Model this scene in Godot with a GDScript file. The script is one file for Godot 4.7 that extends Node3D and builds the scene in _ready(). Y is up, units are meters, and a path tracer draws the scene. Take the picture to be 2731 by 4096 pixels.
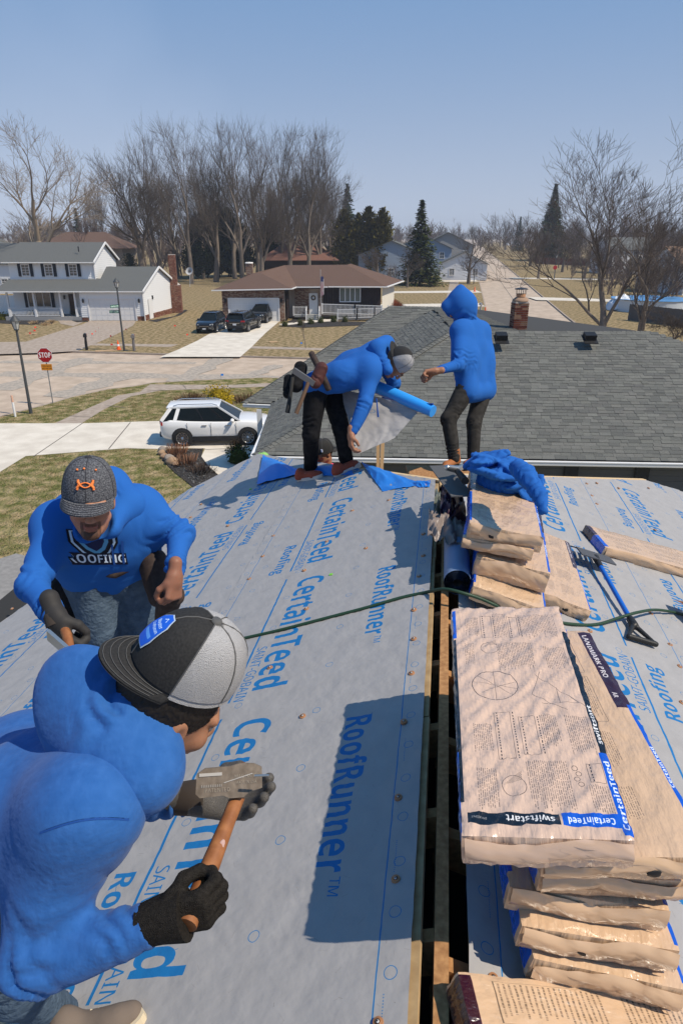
extends Node3D
# Helpers: Buf gathers triangles and becomes one mesh; part() commits it under its thing; thing() is a node at an object's base.
class Buf:
	var v := PackedVector3Array()
	var n := PackedVector3Array()
	var uv := PackedVector2Array()
	var c := PackedColorArray()
	var ix := PackedInt32Array()
	func vert(p: Vector3, nn: Vector3, u := Vector2.ZERO, col := Color.WHITE) -> int:
		v.append(p); n.append(nn); uv.append(u); c.append(col)
		return v.size() - 1
	func face(a: int, b: int, d: int) -> void:
		if (v[d] - v[a]).cross(v[b] - v[a]).dot(n[a] + n[b] + n[d]) < 0.0:
			ix.append(a); ix.append(d); ix.append(b)
		else:
			ix.append(a); ix.append(b); ix.append(d)
	func quad(a: Vector3, b: Vector3, d: Vector3, e: Vector3, col := Color.WHITE, out := Vector3.ZERO, u := Rect2(0, 0, 1, 1)) -> void:
		var nn := (d - a).cross(b - a)
		if nn.length_squared() < 1e-14:
			nn = (e - a).cross(d - a)
		nn = nn.normalized()
		if out != Vector3.ZERO and nn.dot(out) < 0.0:
			nn = -nn
		var i := vert(a, nn, u.position, col)
		vert(b, nn, u.position + Vector2(u.size.x, 0), col); vert(d, nn, u.end, col); vert(e, nn, u.position + Vector2(0, u.size.y), col)
		face(i, i + 1, i + 2); face(i, i + 2, i + 3)
	func tri(a: Vector3, b: Vector3, d: Vector3, col := Color.WHITE, out := Vector3.ZERO) -> void:
		var nn := (d - a).cross(b - a).normalized()
		if out != Vector3.ZERO and nn.dot(out) < 0.0:
			nn = -nn
		var i := vert(a, nn, Vector2.ZERO, col)
		vert(b, nn, Vector2.RIGHT, col); vert(d, nn, Vector2.ONE, col)
		face(i, i + 1, i + 2)
	func box(xf: Transform3D, s: Vector3, col := Color.WHITE) -> Buf:
		var h := s / 2.0
		for ax in 3:
			for sg in [-1.0, 1.0]:
				var o := Vector3.ZERO; o[ax] = sg * h[ax]
				var p := Vector3.ZERO; p[(ax + 1) % 3] = h[(ax + 1) % 3]
				var q := Vector3.ZERO; q[(ax + 2) % 3] = h[(ax + 2) % 3]
				quad(xf * (o - p - q), xf * (o + p - q), xf * (o + p + q), xf * (o - p + q), col, xf.basis * o)
		return self
	func bx(x: float, y: float, z: float, w: float, h: float, d: float, col := Color.WHITE) -> Buf:
		return box(Transform3D(Basis(), Vector3(x, y, z)), Vector3(w, h, d), col)
	func bar(a: Vector3, b: Vector3, w: float, h: float, up := Vector3.UP, col := Color.WHITE) -> Buf:
		var y := (b - a).normalized()
		var x := y.cross(up)
		if x.length() < 0.01:
			x = y.cross(Vector3(0.3, 0.1, 1))
		x = x.normalized()
		return box(Transform3D(Basis(x, y, x.cross(y)), (a + b) / 2.0), Vector3(w, a.distance_to(b), h), col)
	func tube(pts: Array, rad: Array, sides := 8, caps := true, col := Color.WHITE) -> Buf:
		var x := Vector3.ZERO
		var start := v.size()
		for i in pts.size():
			var t: Vector3 = (pts[mini(i + 1, pts.size() - 1)] - pts[maxi(i - 1, 0)]).normalized()
			if i == 0:
				x = t.cross(Vector3(0.13, 0.31, 0.94) if absf(t.z) < 0.8 else Vector3.UP).normalized()
			else:
				x = (x - t * x.dot(t)).normalized()
			var y := t.cross(x)
			for k in sides:
				var a := TAU * k / sides
				var d := x * cos(a) + y * sin(a)
				vert(pts[i] + d * float(rad[i]), d, Vector2(float(k) / sides, i), col)
		for i in pts.size() - 1:
			for k in sides:
				var p := start + i * sides + k
				var q := start + i * sides + (k + 1) % sides
				face(p, q, q + sides); face(p, q + sides, p + sides)
		if caps:
			for e in [0, pts.size() - 1]:
				var nn: Vector3 = (pts[0] - pts[1]).normalized() if e == 0 else (pts[e] - pts[e - 1]).normalized()
				var m := vert(pts[e], nn, Vector2.ZERO, col)
				var r0 := v.size()
				for k in sides:
					vert(v[start + e * sides + k], nn, Vector2.ZERO, col)
				for k in sides:
					face(m, r0 + k, r0 + (k + 1) % sides)
		return self
	func grid(nu: int, nv: int, f: Callable, col = null, loop := false, out := Vector3.ZERO) -> Buf:
		var s := v.size()
		for j in nv + 1:
			for i in nu + 1:
				var u := Vector2(float(i) / nu, float(j) / nv)
				vert(f.call(u.x, u.y), Vector3.ZERO, u, col.call(u.x, u.y) if col is Callable else (col if col is Color else Color.WHITE))
		for j in nv + 1:
			for i in nu + 1:
				var i0 := i - 1 if i > 0 else (nu - 1 if loop else 0)
				var i1 := i + 1 if i < nu else (1 if loop else nu)
				var a := v[s + j * (nu + 1) + i1] - v[s + j * (nu + 1) + i0]
				var b := v[s + mini(j + 1, nv) * (nu + 1) + i] - v[s + maxi(j - 1, 0) * (nu + 1) + i]
				var nn := a.cross(b)
				if nn.length() < 1e-12:
					nn = Vector3.UP
				nn = nn.normalized()
				if out != Vector3.ZERO and nn.dot(out) < 0.0:
					nn = -nn
				n[s + j * (nu + 1) + i] = nn
		for j in nv:
			for i in nu:
				var p := s + j * (nu + 1) + i
				face(p, p + 1, p + nu + 2); face(p, p + nu + 2, p + nu + 1)
		return self
	func lathe(xf: Transform3D, prof: Array, seg := 16, col := Color.WHITE) -> Buf:
		return grid(seg, prof.size() - 1, func(u: float, w: float) -> Vector3:
			var p: Vector2 = prof[roundi(w * (prof.size() - 1))]
			return xf * Vector3(cos(u * TAU) * p.x, p.y, -sin(u * TAU) * p.x), col, true)
	func prism(poly: PackedVector2Array, y0: float, y1: float, xf := Transform3D(), col := Color.WHITE) -> Buf:
		if Geometry2D.is_polygon_clockwise(poly):
			poly = poly.duplicate(); poly.reverse()
		var t := Geometry2D.triangulate_polygon(poly)
		for e in ([y1, y0] if y1 != y0 else [y1]):
			var nn := xf.basis.y * (1.0 if e == y1 else -1.0)
			var s := v.size()
			for p in poly:
				vert(xf * Vector3(p.x, e, p.y), nn, p, col)
			for i in range(0, t.size(), 3):
				face(s + t[i], s + t[i + 1], s + t[i + 2])
		if y1 != y0:
			for i in poly.size():
				var a := poly[i]
				var b := poly[(i + 1) % poly.size()]
				quad(xf * Vector3(a.x, y0, a.y), xf * Vector3(b.x, y0, b.y), xf * Vector3(b.x, y1, b.y), xf * Vector3(a.x, y1, a.y), col, xf.basis * Vector3(b.y - a.y, 0, a.x - b.x) * (1.0))
		return self
	func add(o: Buf, xf := Transform3D(), col := Color(1, 1, 1, 0)) -> Buf:
		var s := v.size()
		for i in o.v.size():
			vert(xf * o.v[i], (xf.basis * o.n[i]).normalized(), o.uv[i], o.c[i] if col.a == 0.0 else col)
		for i in range(0, o.ix.size(), 3):
			face(s + o.ix[i], s + o.ix[i + 1], s + o.ix[i + 2])
		return self
	func smooth() -> Buf:
		for i in n.size():
			n[i] = Vector3.ZERO
		for i in range(0, ix.size(), 3):
			var q := (v[ix[i + 2]] - v[ix[i]]).cross(v[ix[i + 1]] - v[ix[i]])
			n[ix[i]] += q; n[ix[i + 1]] += q; n[ix[i + 2]] += q
		for i in n.size():
			n[i] = n[i].normalized()
		return self
	func mesh() -> ArrayMesh:
		var m := ArrayMesh.new()
		var a := []
		a.resize(Mesh.ARRAY_MAX)
		a[Mesh.ARRAY_VERTEX] = v; a[Mesh.ARRAY_NORMAL] = n; a[Mesh.ARRAY_TEX_UV] = uv; a[Mesh.ARRAY_COLOR] = c; a[Mesh.ARRAY_INDEX] = ix
		m.add_surface_from_arrays(Mesh.PRIMITIVE_TRIANGLES, a)
		return m

var mats := {}
var texs := {}
var used := {}
var rng := RandomNumberGenerator.new()
var fold_noise := FastNoiseLite.new()
var soft_noise := FastNoiseLite.new()

func numbered(called: String, parent: Node) -> String:
	var k := "%d/%s" % [parent.get_instance_id(), called]
	used[k] = used.get(k, -1) + 1
	return called if used[k] == 0 else "%s_%03d" % [called, used[k]]

func tag(o: Node3D, label: String, category := "", group := "") -> Node3D:
	o.set_meta("label", label)
	if category: o.set_meta("category", category)
	if group: o.set_meta("group", group)
	return o

func thing(called: String, label: String, category: String, at := Vector3.ZERO, turn := 0.0, group := "") -> Node3D:
	var o := Node3D.new()
	o.name = numbered(called, self)
	add_child(o, true)
	o.position = at; o.rotation.y = turn
	return tag(o, label, category, group)

func world_of(o: Node) -> Transform3D:
	return (world_of(o.get_parent()) * o.transform) if o != self and o is Node3D else Transform3D()

func part(b, called: String, m: Material, parent: Node3D = self, in_world := false) -> MeshInstance3D:
	var o := MeshInstance3D.new()
	o.name = numbered(called, parent)
	o.mesh = b.mesh() if b is Buf else b
	o.material_override = m
	parent.add_child(o, true)
	if in_world and parent != self:
		o.transform = world_of(parent).affine_inverse()
	return o

func stuff(o: Node3D) -> Node3D:
	o.set_meta("kind", "stuff")
	return o

func struct(b: Buf, called: String, m: Material, label := "", category := "") -> MeshInstance3D:
	var o := part(b, called, m)
	o.set_meta("kind", "structure")
	if label: tag(o, label, category)
	return o

func dup(o: Node3D, at: Vector3, turn: float, label: String, scale_to := Vector3.ONE) -> Node3D:
	var r: Node3D = o.duplicate()
	r.name = numbered(str(o.name).split("_0")[0], self)
	add_child(r, true)
	r.position = at; r.rotation.y = turn; r.scale = scale_to
	r.set_meta("label", label)
	return r

func lin(r: float, g: float, b: float) -> Color:
	return Color(r, g, b).linear_to_srgb()

func noise_tex(key: String, freq: float, lo: Color, hi: Color, oct := 4, size := 512, kind := FastNoiseLite.TYPE_SIMPLEX_SMOOTH, contrast := 1.0) -> ImageTexture:
	if texs.has(key):
		return texs[key]
	var f := FastNoiseLite.new()
	f.seed = key.hash() % 9999; f.frequency = freq; f.fractal_octaves = oct; f.noise_type = kind
	var im := f.get_seamless_image(size, size)
	im.convert(Image.FORMAT_RGB8)
	var lut := []
	for i in 256:
		lut.append(lo.lerp(hi, clampf((i / 255.0 - 0.5) * contrast + 0.5, 0, 1)))
	var d := im.get_data()
	for i in range(0, d.size(), 3):
		var q: Color = lut[d[i]]
		d[i] = int(q.r * 255); d[i + 1] = int(q.g * 255); d[i + 2] = int(q.b * 255)
	texs[key] = ImageTexture.create_from_image(Image.create_from_data(size, size, false, Image.FORMAT_RGB8, d))
	return texs[key]

func bump_tex(key: String, freq: float, strength: float, oct := 4, size := 512, kind := FastNoiseLite.TYPE_SIMPLEX_SMOOTH) -> ImageTexture:
	if texs.has(key):
		return texs[key]
	var f := FastNoiseLite.new()
	f.seed = key.hash() % 9999; f.frequency = freq; f.fractal_octaves = oct; f.noise_type = kind
	var im := f.get_seamless_image(size, size)
	im.convert(Image.FORMAT_RGB8)
	im.bump_map_to_normal_map(strength)
	texs[key] = ImageTexture.create_from_image(im)
	return texs[key]

# a material: linear base colour, roughness, and options: tex, bump (textures laid by world position), scale, metal, vc (vertex colours), spec, coat, uvmap
func mat(key: String, col: Color, rough := 0.8, o := {}) -> StandardMaterial3D:
	if mats.has(key):
		return mats[key]
	var m := StandardMaterial3D.new()
	m.resource_name = key
	m.albedo_color = col.linear_to_srgb() if not o.has("raw") else col
	m.roughness = rough
	m.metallic = o.get("metal", 0.0)
	m.metallic_specular = o.get("spec", 0.4)
	m.vertex_color_use_as_albedo = o.has("vc")
	if o.has("tex"):
		m.albedo_texture = o.tex
	if o.has("bump"):
		m.normal_enabled = true; m.normal_texture = o.bump; m.normal_scale = o.get("depth", 1.0)
	if (o.has("tex") or o.has("bump")) and not o.has("uvmap"):
		m.uv1_triplanar = true; m.uv1_world_triplanar = not o.has("own")
	m.uv1_scale = Vector3.ONE * float(o.get("scale", 1.0))
	if o.has("coat"):
		m.clearcoat_enabled = true; m.clearcoat = o.coat; m.clearcoat_roughness = 0.08
	if o.has("rim"):
		m.rim_enabled = true; m.rim = o.rim; m.rim_tint = 0.6
	m.cull_mode = BaseMaterial3D.CULL_DISABLED
	mats[key] = m
	return m

func xf(at: Vector3, turn := 0.0) -> Transform3D:
	return Transform3D(Basis(Vector3.UP, turn), at)

# fills the triangles of a lettering mesh into an image; place maps letter coordinates (x right, y up, metres) to pixels
func letter(img: Image, text: String, place: Transform2D, height: float, width: float, col: Color, bold := false, mono := false, serif := false) -> void:
	var key := "%s%s%s" % [text, bold, serif]
	if not texs.has(key):
		var f := SystemFont.new()
		f.font_names = PackedStringArray(["Droid Serif" if serif else "Droid Sans"])
		f.font_weight = 700 if bold else 400
		var tm := TextMesh.new()
		tm.font = f; tm.text = text; tm.depth = 0.0; tm.font_size = 64; tm.pixel_size = 0.01; tm.curve_step = 2.0
		var ar := tm.get_mesh_arrays()
		texs[key] = [ar[Mesh.ARRAY_VERTEX], ar[Mesh.ARRAY_INDEX]]
	var vs: PackedVector3Array = texs[key][0]
	var ids = texs[key][1]
	if vs.is_empty():
		return
	var box := Rect2(vs[0].x, vs[0].y, 0, 0)
	for p in vs:
		box = box.expand(Vector2(p.x, p.y))
	# the scale is set by a capital's height; the left end is at 0
	var sy := height / 0.457
	var sx := width / box.size.x if width > 0.0 else sy
	var px := PackedVector2Array()
	for p in vs:
		px.append(place * Vector2((p.x - box.position.x) * sx, (p.y + 0.222) * sy))
	for i in range(0, ids.size(), 3):
		fill_tri(img, px[ids[i]], px[ids[i + 1]], px[ids[i + 2]], col)

func fill_tri(img: Image, a: Vector2, b: Vector2, c: Vector2, col: Color) -> void:
	var y0 := maxi(0, ceili(minf(a.y, minf(b.y, c.y)) - 0.5))
	var y1 := mini(img.get_height() - 1, floori(maxf(a.y, maxf(b.y, c.y)) - 0.5))
	for y in range(y0, y1 + 1):
		var lo := 1e9
		var hi := -1e9
		for e in [[a, b], [b, c], [c, a]]:
			var p: Vector2 = e[0]
			var q: Vector2 = e[1]
			var yy := y + 0.5
			if (p.y <= yy) != (q.y <= yy):
				var x := p.x + (q.x - p.x) * (yy - p.y) / (q.y - p.y)
				lo = minf(lo, x); hi = maxf(hi, x)
		var x0 := maxi(0, roundi(lo))
		var x1 := mini(img.get_width(), roundi(hi))
		if x1 > x0:
			img.fill_rect(Rect2i(x0, y, x1 - x0, 1), col)

func ring_px(img: Image, at: Vector2, r: float, w: float, col: Color, squash := 1.0) -> void:
	for k in 40:
		var a0 := TAU * k / 40.0
		var a1 := TAU * (k + 1) / 40.0
		var d0 := Vector2(cos(a0), sin(a0) * squash)
		var d1 := Vector2(cos(a1), sin(a1) * squash)
		fill_tri(img, at + d0 * (r + w), at + d1 * (r + w), at + d0 * (r - w), col)
		fill_tri(img, at + d1 * (r + w), at + d1 * (r - w), at + d0 * (r - w), col)

func line_px(img: Image, a: Vector2, b: Vector2, w: float, col: Color) -> void:
	var s := (b - a).orthogonal().normalized() * w / 2.0
	fill_tri(img, a + s, b + s, b - s, col); fill_tri(img, a + s, b - s, a - s, col)

const SUN_FROM := 113.0  # degrees clockwise from the way the camera looks
const SUN_HIGH := 53.0

func _ready() -> void:
	rng.seed = 11
	var cam := Camera3D.new()
	cam.name = "camera"; cam.fov = 73.74; cam.near = 0.05; cam.far = 3000.0
	add_child(cam)
	cam.position = Vector3(0, 8.2, 0); cam.rotation_degrees.x = -22.078
	var env := Environment.new()
	var sm := ProceduralSkyMaterial.new()
	sm.sky_top_color = lin(0.075, 0.25, 0.55); sm.sky_horizon_color = lin(0.54, 0.605, 0.72); sm.sky_curve = 0.15
	sm.ground_bottom_color = lin(0.2, 0.18, 0.15); sm.ground_horizon_color = lin(0.42, 0.46, 0.52)
	sm.sun_angle_max = 12.0; sm.sun_curve = 0.1
	var wisps := FastNoiseLite.new()
	wisps.seed = 4; wisps.frequency = 0.006; wisps.fractal_octaves = 5
	var cover := wisps.get_seamless_image(1024, 512)
	cover.convert(Image.FORMAT_RGBA8)
	var cd := cover.get_data()
	for i in range(0, cd.size(), 4):
		cd[i + 3] = int(clampf((cd[i] - 120) * 0.35, 0, 40)); cd[i] = 255; cd[i + 1] = 255; cd[i + 2] = 255
	sm.sky_cover = ImageTexture.create_from_image(Image.create_from_data(1024, 512, false, Image.FORMAT_RGBA8, cd))
	sm.sky_cover_modulate = Color(1, 1, 1, 0.5)
	env.background_mode = Environment.BG_SKY
	env.sky = Sky.new(); env.sky.sky_material = sm
	env.tonemap_mode = Environment.TONE_MAPPER_LINEAR
	env.tonemap_exposure = 1.0
	env.sdfgi_enabled = true; env.ssao_enabled = true; env.ssil_enabled = true
	env.fog_enabled = true; env.fog_density = 0.0004; env.fog_light_color = lin(0.48, 0.53, 0.62)
	var we := WorldEnvironment.new()
	we.name = "sky"; we.environment = env
	add_child(we)
	var sun := DirectionalLight3D.new()
	sun.name = "sun"; sun.light_energy = 1.6; sun.light_color = Color(1.0, 0.95, 0.87); sun.light_angular_distance = 0.5; sun.shadow_enabled = true
	var az := deg_to_rad(SUN_FROM)
	var el := deg_to_rad(SUN_HIGH)
	sun.basis = Basis.looking_at(-Vector3(sin(az) * cos(el), sin(el), -cos(az) * cos(el)))
	add_child(sun)
	fold_noise.seed = 5; fold_noise.frequency = 1.0; fold_noise.fractal_octaves = 3; fold_noise.fractal_type = FastNoiseLite.FRACTAL_RIDGED
	soft_noise.seed = 9; soft_noise.frequency = 1.0; soft_noise.fractal_octaves = 2; soft_noise.fractal_gain = 0.35
	setting()
	gray_house()
	our_roof()
	houses()
	street_things()
	cars()
	trees()
	bundles()
	people()
	tools()


func grass_mat() -> StandardMaterial3D:
	var m := mat("grass", Color(1, 1, 1), 0.95, {"tex": noise_tex("grass", 0.013, lin(0.16, 0.13, 0.06), lin(0.42, 0.31, 0.19), 6, 1024, FastNoiseLite.TYPE_SIMPLEX_SMOOTH, 1.5), "bump": bump_tex("grassb", 0.11, 6.0), "scale": 0.16, "spec": 0.1})
	return m

func setting() -> void:
	# the road is the base sheet; lawns are slabs a kerb's height above it
	var road_col := mat("road concrete", Color(1, 1, 1), 0.85, {"tex": noise_tex("road", 0.012, lin(0.40, 0.32, 0.25), lin(0.50, 0.405, 0.32), 6, 512, FastNoiseLite.TYPE_SIMPLEX_SMOOTH, 1.6), "scale": 0.12, "spec": 0.2})
	var pale := mat("pale concrete", Color(1, 1, 1), 0.85, {"tex": noise_tex("pale", 0.01, lin(0.55, 0.50, 0.43), lin(0.66, 0.61, 0.53), 5, 512, FastNoiseLite.TYPE_SIMPLEX_SMOOTH, 1.6), "scale": 0.15, "spec": 0.2})
	var walk := mat("sidewalk concrete", Color(1, 1, 1), 0.9, {"tex": noise_tex("walk", 0.02, lin(0.30, 0.245, 0.20), lin(0.40, 0.335, 0.28), 5, 512, FastNoiseLite.TYPE_SIMPLEX_SMOOTH, 1.6), "scale": 0.2, "spec": 0.2})
	var tar := mat("road repair", Color(1, 1, 1), 0.9, {"tex": noise_tex("tar", 0.02, lin(0.28, 0.255, 0.225), lin(0.42, 0.36, 0.30), 5, 512, FastNoiseLite.TYPE_SIMPLEX_SMOOTH, 1.8), "scale": 0.3, "spec": 0.2})
	var joint := mat("road joint", Color(0.14, 0.125, 0.11), 0.95)
	var g := grass_mat()
	var b := Buf.new()
	b.prism(PackedVector2Array([Vector2(-1500, 400), Vector2(1500, 400), Vector2(1500, -1500), Vector2(-1500, -1500)]), -0.12, -0.12)
	struct(b, "road", road_col, "tan concrete streets meeting at the corner", "road")
	var lawns := [
		PackedVector2Array([Vector2(-500, -66), Vector2(-40, -55), Vector2(-27, -53.6), Vector2(-22.3, -53.2), Vector2(-4.2, -50.15), Vector2(6, -48.4), Vector2(9.8, -48.9), Vector2(11.3, -52), Vector2(16.2, -78.5), Vector2(33.8, -181.5), Vector2(80, -452), Vector2(160, -920), Vector2(-1400, -1400)]),
		PackedVector2Array([Vector2(19.5, -44), Vector2(20.5, -52), Vector2(24.7, -78), Vector2(42.5, -181), Vector2(89, -452), Vector2(170, -920), Vector2(1400, -1400), Vector2(1400, -15), Vector2(24, -42)]),
		PackedVector2Array([Vector2(-17.4, 60), Vector2(-17.4, -31.6), Vector2(-16.637, -32.58), Vector2(-15.977, -34.013), Vector2(-15.209, -35.666), Vector2(-14.803, -36.816), Vector2(-13.386, -39.09), Vector2(-12.307, -39.7), Vector2(-11.329, -40.842), Vector2(-8.103, -41.773), Vector2(-4.709, -42.463), Vector2(8, -40.2), Vector2(14, -38.5), Vector2(15.5, -34), Vector2(15.5, 60)])]
	for k in 3:
		b = Buf.new()
		b.prism(lawns[k], -0.3, 0.0)
		struct(b, "lawn", g if k < 2 else mat("near grass", Color(1, 1, 1), 0.95, {"tex": noise_tex("grass near", 0.011, lin(0.105, 0.115, 0.035), lin(0.37, 0.285, 0.165), 6, 1024, FastNoiseLite.TYPE_SIMPLEX_SMOOTH, 1.6), "bump": bump_tex("grassb", 0.11, 6.0), "scale": 0.13, "spec": 0.1}), ["dry lawn across the street in front of the houses", "dry lawns on the right of the far road", "patchy lawn at the near corner"][k], "lawn")
		# the kerb: a pale concrete edge along the lawn's street side
		b = Buf.new()
		var run: PackedVector2Array = lawns[k]
		var ends = [[0, 10], [0, 5], [1, 13]][k]
		for i in range(ends[0], ends[1]):
			b.bar(Vector3(run[i].x, -0.09, run[i].y), Vector3(run[i + 1].x, -0.09, run[i + 1].y), 0.17, 0.196)
		struct(b, "kerb", walk, ["kerb along the far lawns", "kerb right of the far road", "kerb round the near corner"][k], "kerb")
	var flat := func(polys: Array, y: float, called: String, m: Material, label: String, cat: String) -> void:
		var f := Buf.new()
		for p in polys:
			f.prism(p, y, y)
		struct(f, called, m, label, cat)
	flat.call([PackedVector2Array([Vector2(-25.873, -72.679), Vector2(-21.156, -72.679), Vector2(-20.335, -68.659), Vector2(-19.986, -61.213), Vector2(-20.093, -52.963), Vector2(-21.762, -52.129), Vector2(-26.514, -51.121), Vector2(-28.594, -55.391), Vector2(-26.149, -57.788), Vector2(-25.903, -64.733), Vector2(-25.64, -69.713)])], 0.012, "driveway", walk, "long tan driveway up to the white two storey house", "driveway")
	flat.call([PackedVector2Array([Vector2(-11.307, -72.295), Vector2(-6.346, -72.295), Vector2(-6.843, -63.22), Vector2(-7.113, -54.262), Vector2(-7.332, -50.149), Vector2(-13.147, -50.149), Vector2(-12.584, -53.605), Vector2(-12.03, -58.546)])], 0.012, "driveway", pale, "pale driveway under three black cars", "driveway")
	flat.call([PackedVector2Array([Vector2(-17.248, -31.254), Vector2(-11.949, -31.294), Vector2(-8.414, -31.739), Vector2(-3.02, -32.155), Vector2(-1.67, -30.321), Vector2(-1.502, -26.922), Vector2(-6.393, -27.231), Vector2(-7.634, -27.138), Vector2(-8.921, -27.231), Vector2(-12.611, -26.148), Vector2(-12.729, -24.147), Vector2(-13.259, -20.441)])], 0.012, "driveway", pale, "wide pale concrete driveway under the white SUV", "driveway")
	flat.call([PackedVector2Array([Vector2(-29.28, -57.54), Vector2(-23.355, -58.039), Vector2(-22.704, -56.327), Vector2(-28.47, -55.856)]), PackedVector2Array([Vector2(-20.221, -56.806), Vector2(-13.185, -56.327), Vector2(-13.497, -54.934), Vector2(-20.776, -55.856)]), PackedVector2Array([Vector2(-7.496, -55.391), Vector2(-0.817, -54.262), Vector2(-0.801, -53.176), Vector2(-7.624, -54.262)])], 0.006, "sidewalk", walk, "narrow sidewalk along the far side of the street", "sidewalk")
	flat.call([PackedVector2Array([Vector2(-13.463, -31.294), Vector2(-12.194, -31.294), Vector2(-12.034, -34.106), Vector2(-11.544, -37.032), Vector2(-10.262, -38.615), Vector2(-7.621, -39.09), Vector2(-2.155, -40.074), Vector2(-2.212, -41.236), Vector2(-6.277, -40.2), Vector2(-9.363, -40.2), Vector2(-11.326, -40.327), Vector2(-11.356, -38.266), Vector2(-12.326, -37.251), Vector2(-12.906, -34.389)])], 0.008, "sidewalk", walk, "curved sidewalk crossing the near corner lawn", "sidewalk")
	flat.call([PackedVector2Array([Vector2(9.3, -60), Vector2(10.7, -60), Vector2(14.9, -92), Vector2(29.5, -181), Vector2(57.9, -371), Vector2(100, -620), Vector2(98, -620), Vector2(55.8, -371), Vector2(27.7, -181), Vector2(13.4, -92)])], 0.006, "sidewalk", walk, "straight sidewalk on the left of the far road", "sidewalk")
	var drives := []
	for z in [-88.0, -110.0, -137.0, -160.0, -200.0, -250.0]:
		var x: float = 16.2 - (z + 78.5) * 0.171
		drives.append(PackedVector2Array([Vector2(x, z), Vector2(x, z - 4.5), Vector2(x - 14, z - 2.5), Vector2(x - 14, z + 1)]))
		if z == -88.0 or z == -137.0: drives.append(PackedVector2Array([Vector2(x + 8.7, z - 9), Vector2(x + 8.7, z - 14), Vector2(x + 27, z - 8), Vector2(x + 27, z - 4)]))
	flat.call(drives, 0.010, "driveway", pale, "row of pale driveways crossing the verges of the far road", "driveway")
	flat.call([PackedVector2Array([Vector2(-5.623, -27.169), Vector2(-4.062, -27.356), Vector2(-2.548, -26.62), Vector2(-2.382, -24.661), Vector2(-3.856, -23.411), Vector2(-4.448, -23.652), Vector2(-5.09, -24.819), Vector2(-5.587, -26.033)])], 0.020, "path", pale, "curved concrete walk beside the mulch bed", "path")
	flat.call([PackedVector2Array([Vector2(-30.141, -74.658), Vector2(-28.782, -75.479), Vector2(-26.278, -72.295), Vector2(-25.872, -67.974), Vector2(-27.935, -70.071)])], 0.022, "path", walk, "short curved front walk at the white house", "path")
	flat.call([PackedVector2Array([Vector2(-6.216, -69.713), Vector2(-3.754, -72.295), Vector2(-2.017, -74.254), Vector2(-0.367, -74.254), Vector2(-0.358, -72.295), Vector2(-4.058, -69.713), Vector2(-5.673, -68.315)])], 0.022, "path", pale, "front walk of the brown roofed house", "path")
	b = Buf.new()
	b.prism(PackedVector2Array([Vector2(-5.579, -7.507), Vector2(-4.555, -8.208), Vector2(-4.405, -8.369), Vector2(-3.822, -8.116), Vector2(-2.81, -5.538), Vector2(-4.376, -5.538)]), 0.0, 4.2)
	tag(part(b, "flat_roof", mat("asphalt", Color(1, 1, 1), 0.9, {"tex": noise_tex("asph", 0.05, lin(0.19, 0.185, 0.18), lin(0.28, 0.27, 0.26), 5), "scale": 0.4})), "flat gray roof of a lower wing beside the unfinished roof's left eave", "flat roof")
	# repairs: grey strips over the joints of the road
	b = Buf.new()
	for s in [[Vector3(-22.125, -0.116, -44.378), Vector3(-3.94, -0.116, -42.922), 0.8], [Vector3(-24.166, -0.112, -48.785), Vector3(-10.19, -0.112, -48.253), 0.45], [Vector3(-19.744, -0.108, -39.243), Vector3(-18.567, -0.108, -50.425), 0.8], [Vector3(-15.754, -0.104, -37.392), Vector3(-13.639, -0.104, -44.314), 0.9], [Vector3(-10.103, -0.1, -41.739), Vector3(-8.445, -0.1, -50.76), 0.7], [Vector3(-6.313, -0.1, -42.283), Vector3(-4.328, -0.1, -47.491), 0.5]]:
		var a: Vector3 = s[0]
		var e: Vector3 = s[1]
		var w: Vector3 = (e - a).cross(Vector3.UP).normalized() * float(s[2])
		for k in 8:
			var p := a.lerp(e, k / 8.0)
			var q := a.lerp(e, (k + 1) / 8.0)
			var i := 1.0 + 0.35 * sin(k * 2.1)
			var j := 1.0 + 0.35 * sin((k + 1) * 2.1)
			b.quad(p - w * i, q - w * j, q + w * j, p + w * i, Color.WHITE, Vector3.UP)
	struct(b, "road_repair", tar, "gray repair strips crossing the tan road", "road repair")
	b = Buf.new()
	for z in [-52.0, -57.0, -62.0, -67.0, -72.0, -78.0, -84.0, -92.0, -104.0, -120.0, -150.0]:
		var x: float = 16.2 - (z + 78.5) * 0.171
		b.quad(Vector3(x, -0.115, z), Vector3(x + 8.6, -0.115, z + 1.4), Vector3(x + 8.6, -0.115, z + 1.48), Vector3(x, -0.115, z + 0.08), Color.WHITE, Vector3.UP)
	b.quad(Vector3(15.4, -0.113, -50), Vector3(15.5, -0.113, -50), Vector3(59.0, -0.113, -304), Vector3(58.9, -0.113, -304), Color.WHITE, Vector3.UP)
	for s in [[Vector3(-12.274, 0.016, -26.097), Vector3(-12.143, 0.016, -31.272)], [Vector3(-9.605, 0.016, -27.116), Vector3(-9.941, 0.016, -31.433)], [Vector3(-5.591, 0.03, -27.008), Vector3(-4.039, 0.03, -27.194)], [Vector3(-9.345, 0.016, -40.122), Vector3(-8.907, 0.016, -39.014)], [Vector3(-11.002, 0.016, -38.423), Vector3(-10.051, 0.016, -38.775)], [Vector3(-12.319, 0.016, -34.998), Vector3(-10.989, 0.016, -34.322)], [Vector3(-13.279, 0.016, -32.689), Vector3(-12.128, 0.016, -32.431)]]:
		var w: Vector3 = (s[1] - s[0]).cross(Vector3.UP).normalized() * 0.025
		b.quad(s[0] - w, s[1] - w, s[1] + w, s[0] + w, Color.WHITE, Vector3.UP)
	struct(b, "pavement_joint", joint, "dark joints across roads and drives", "joint")
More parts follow.
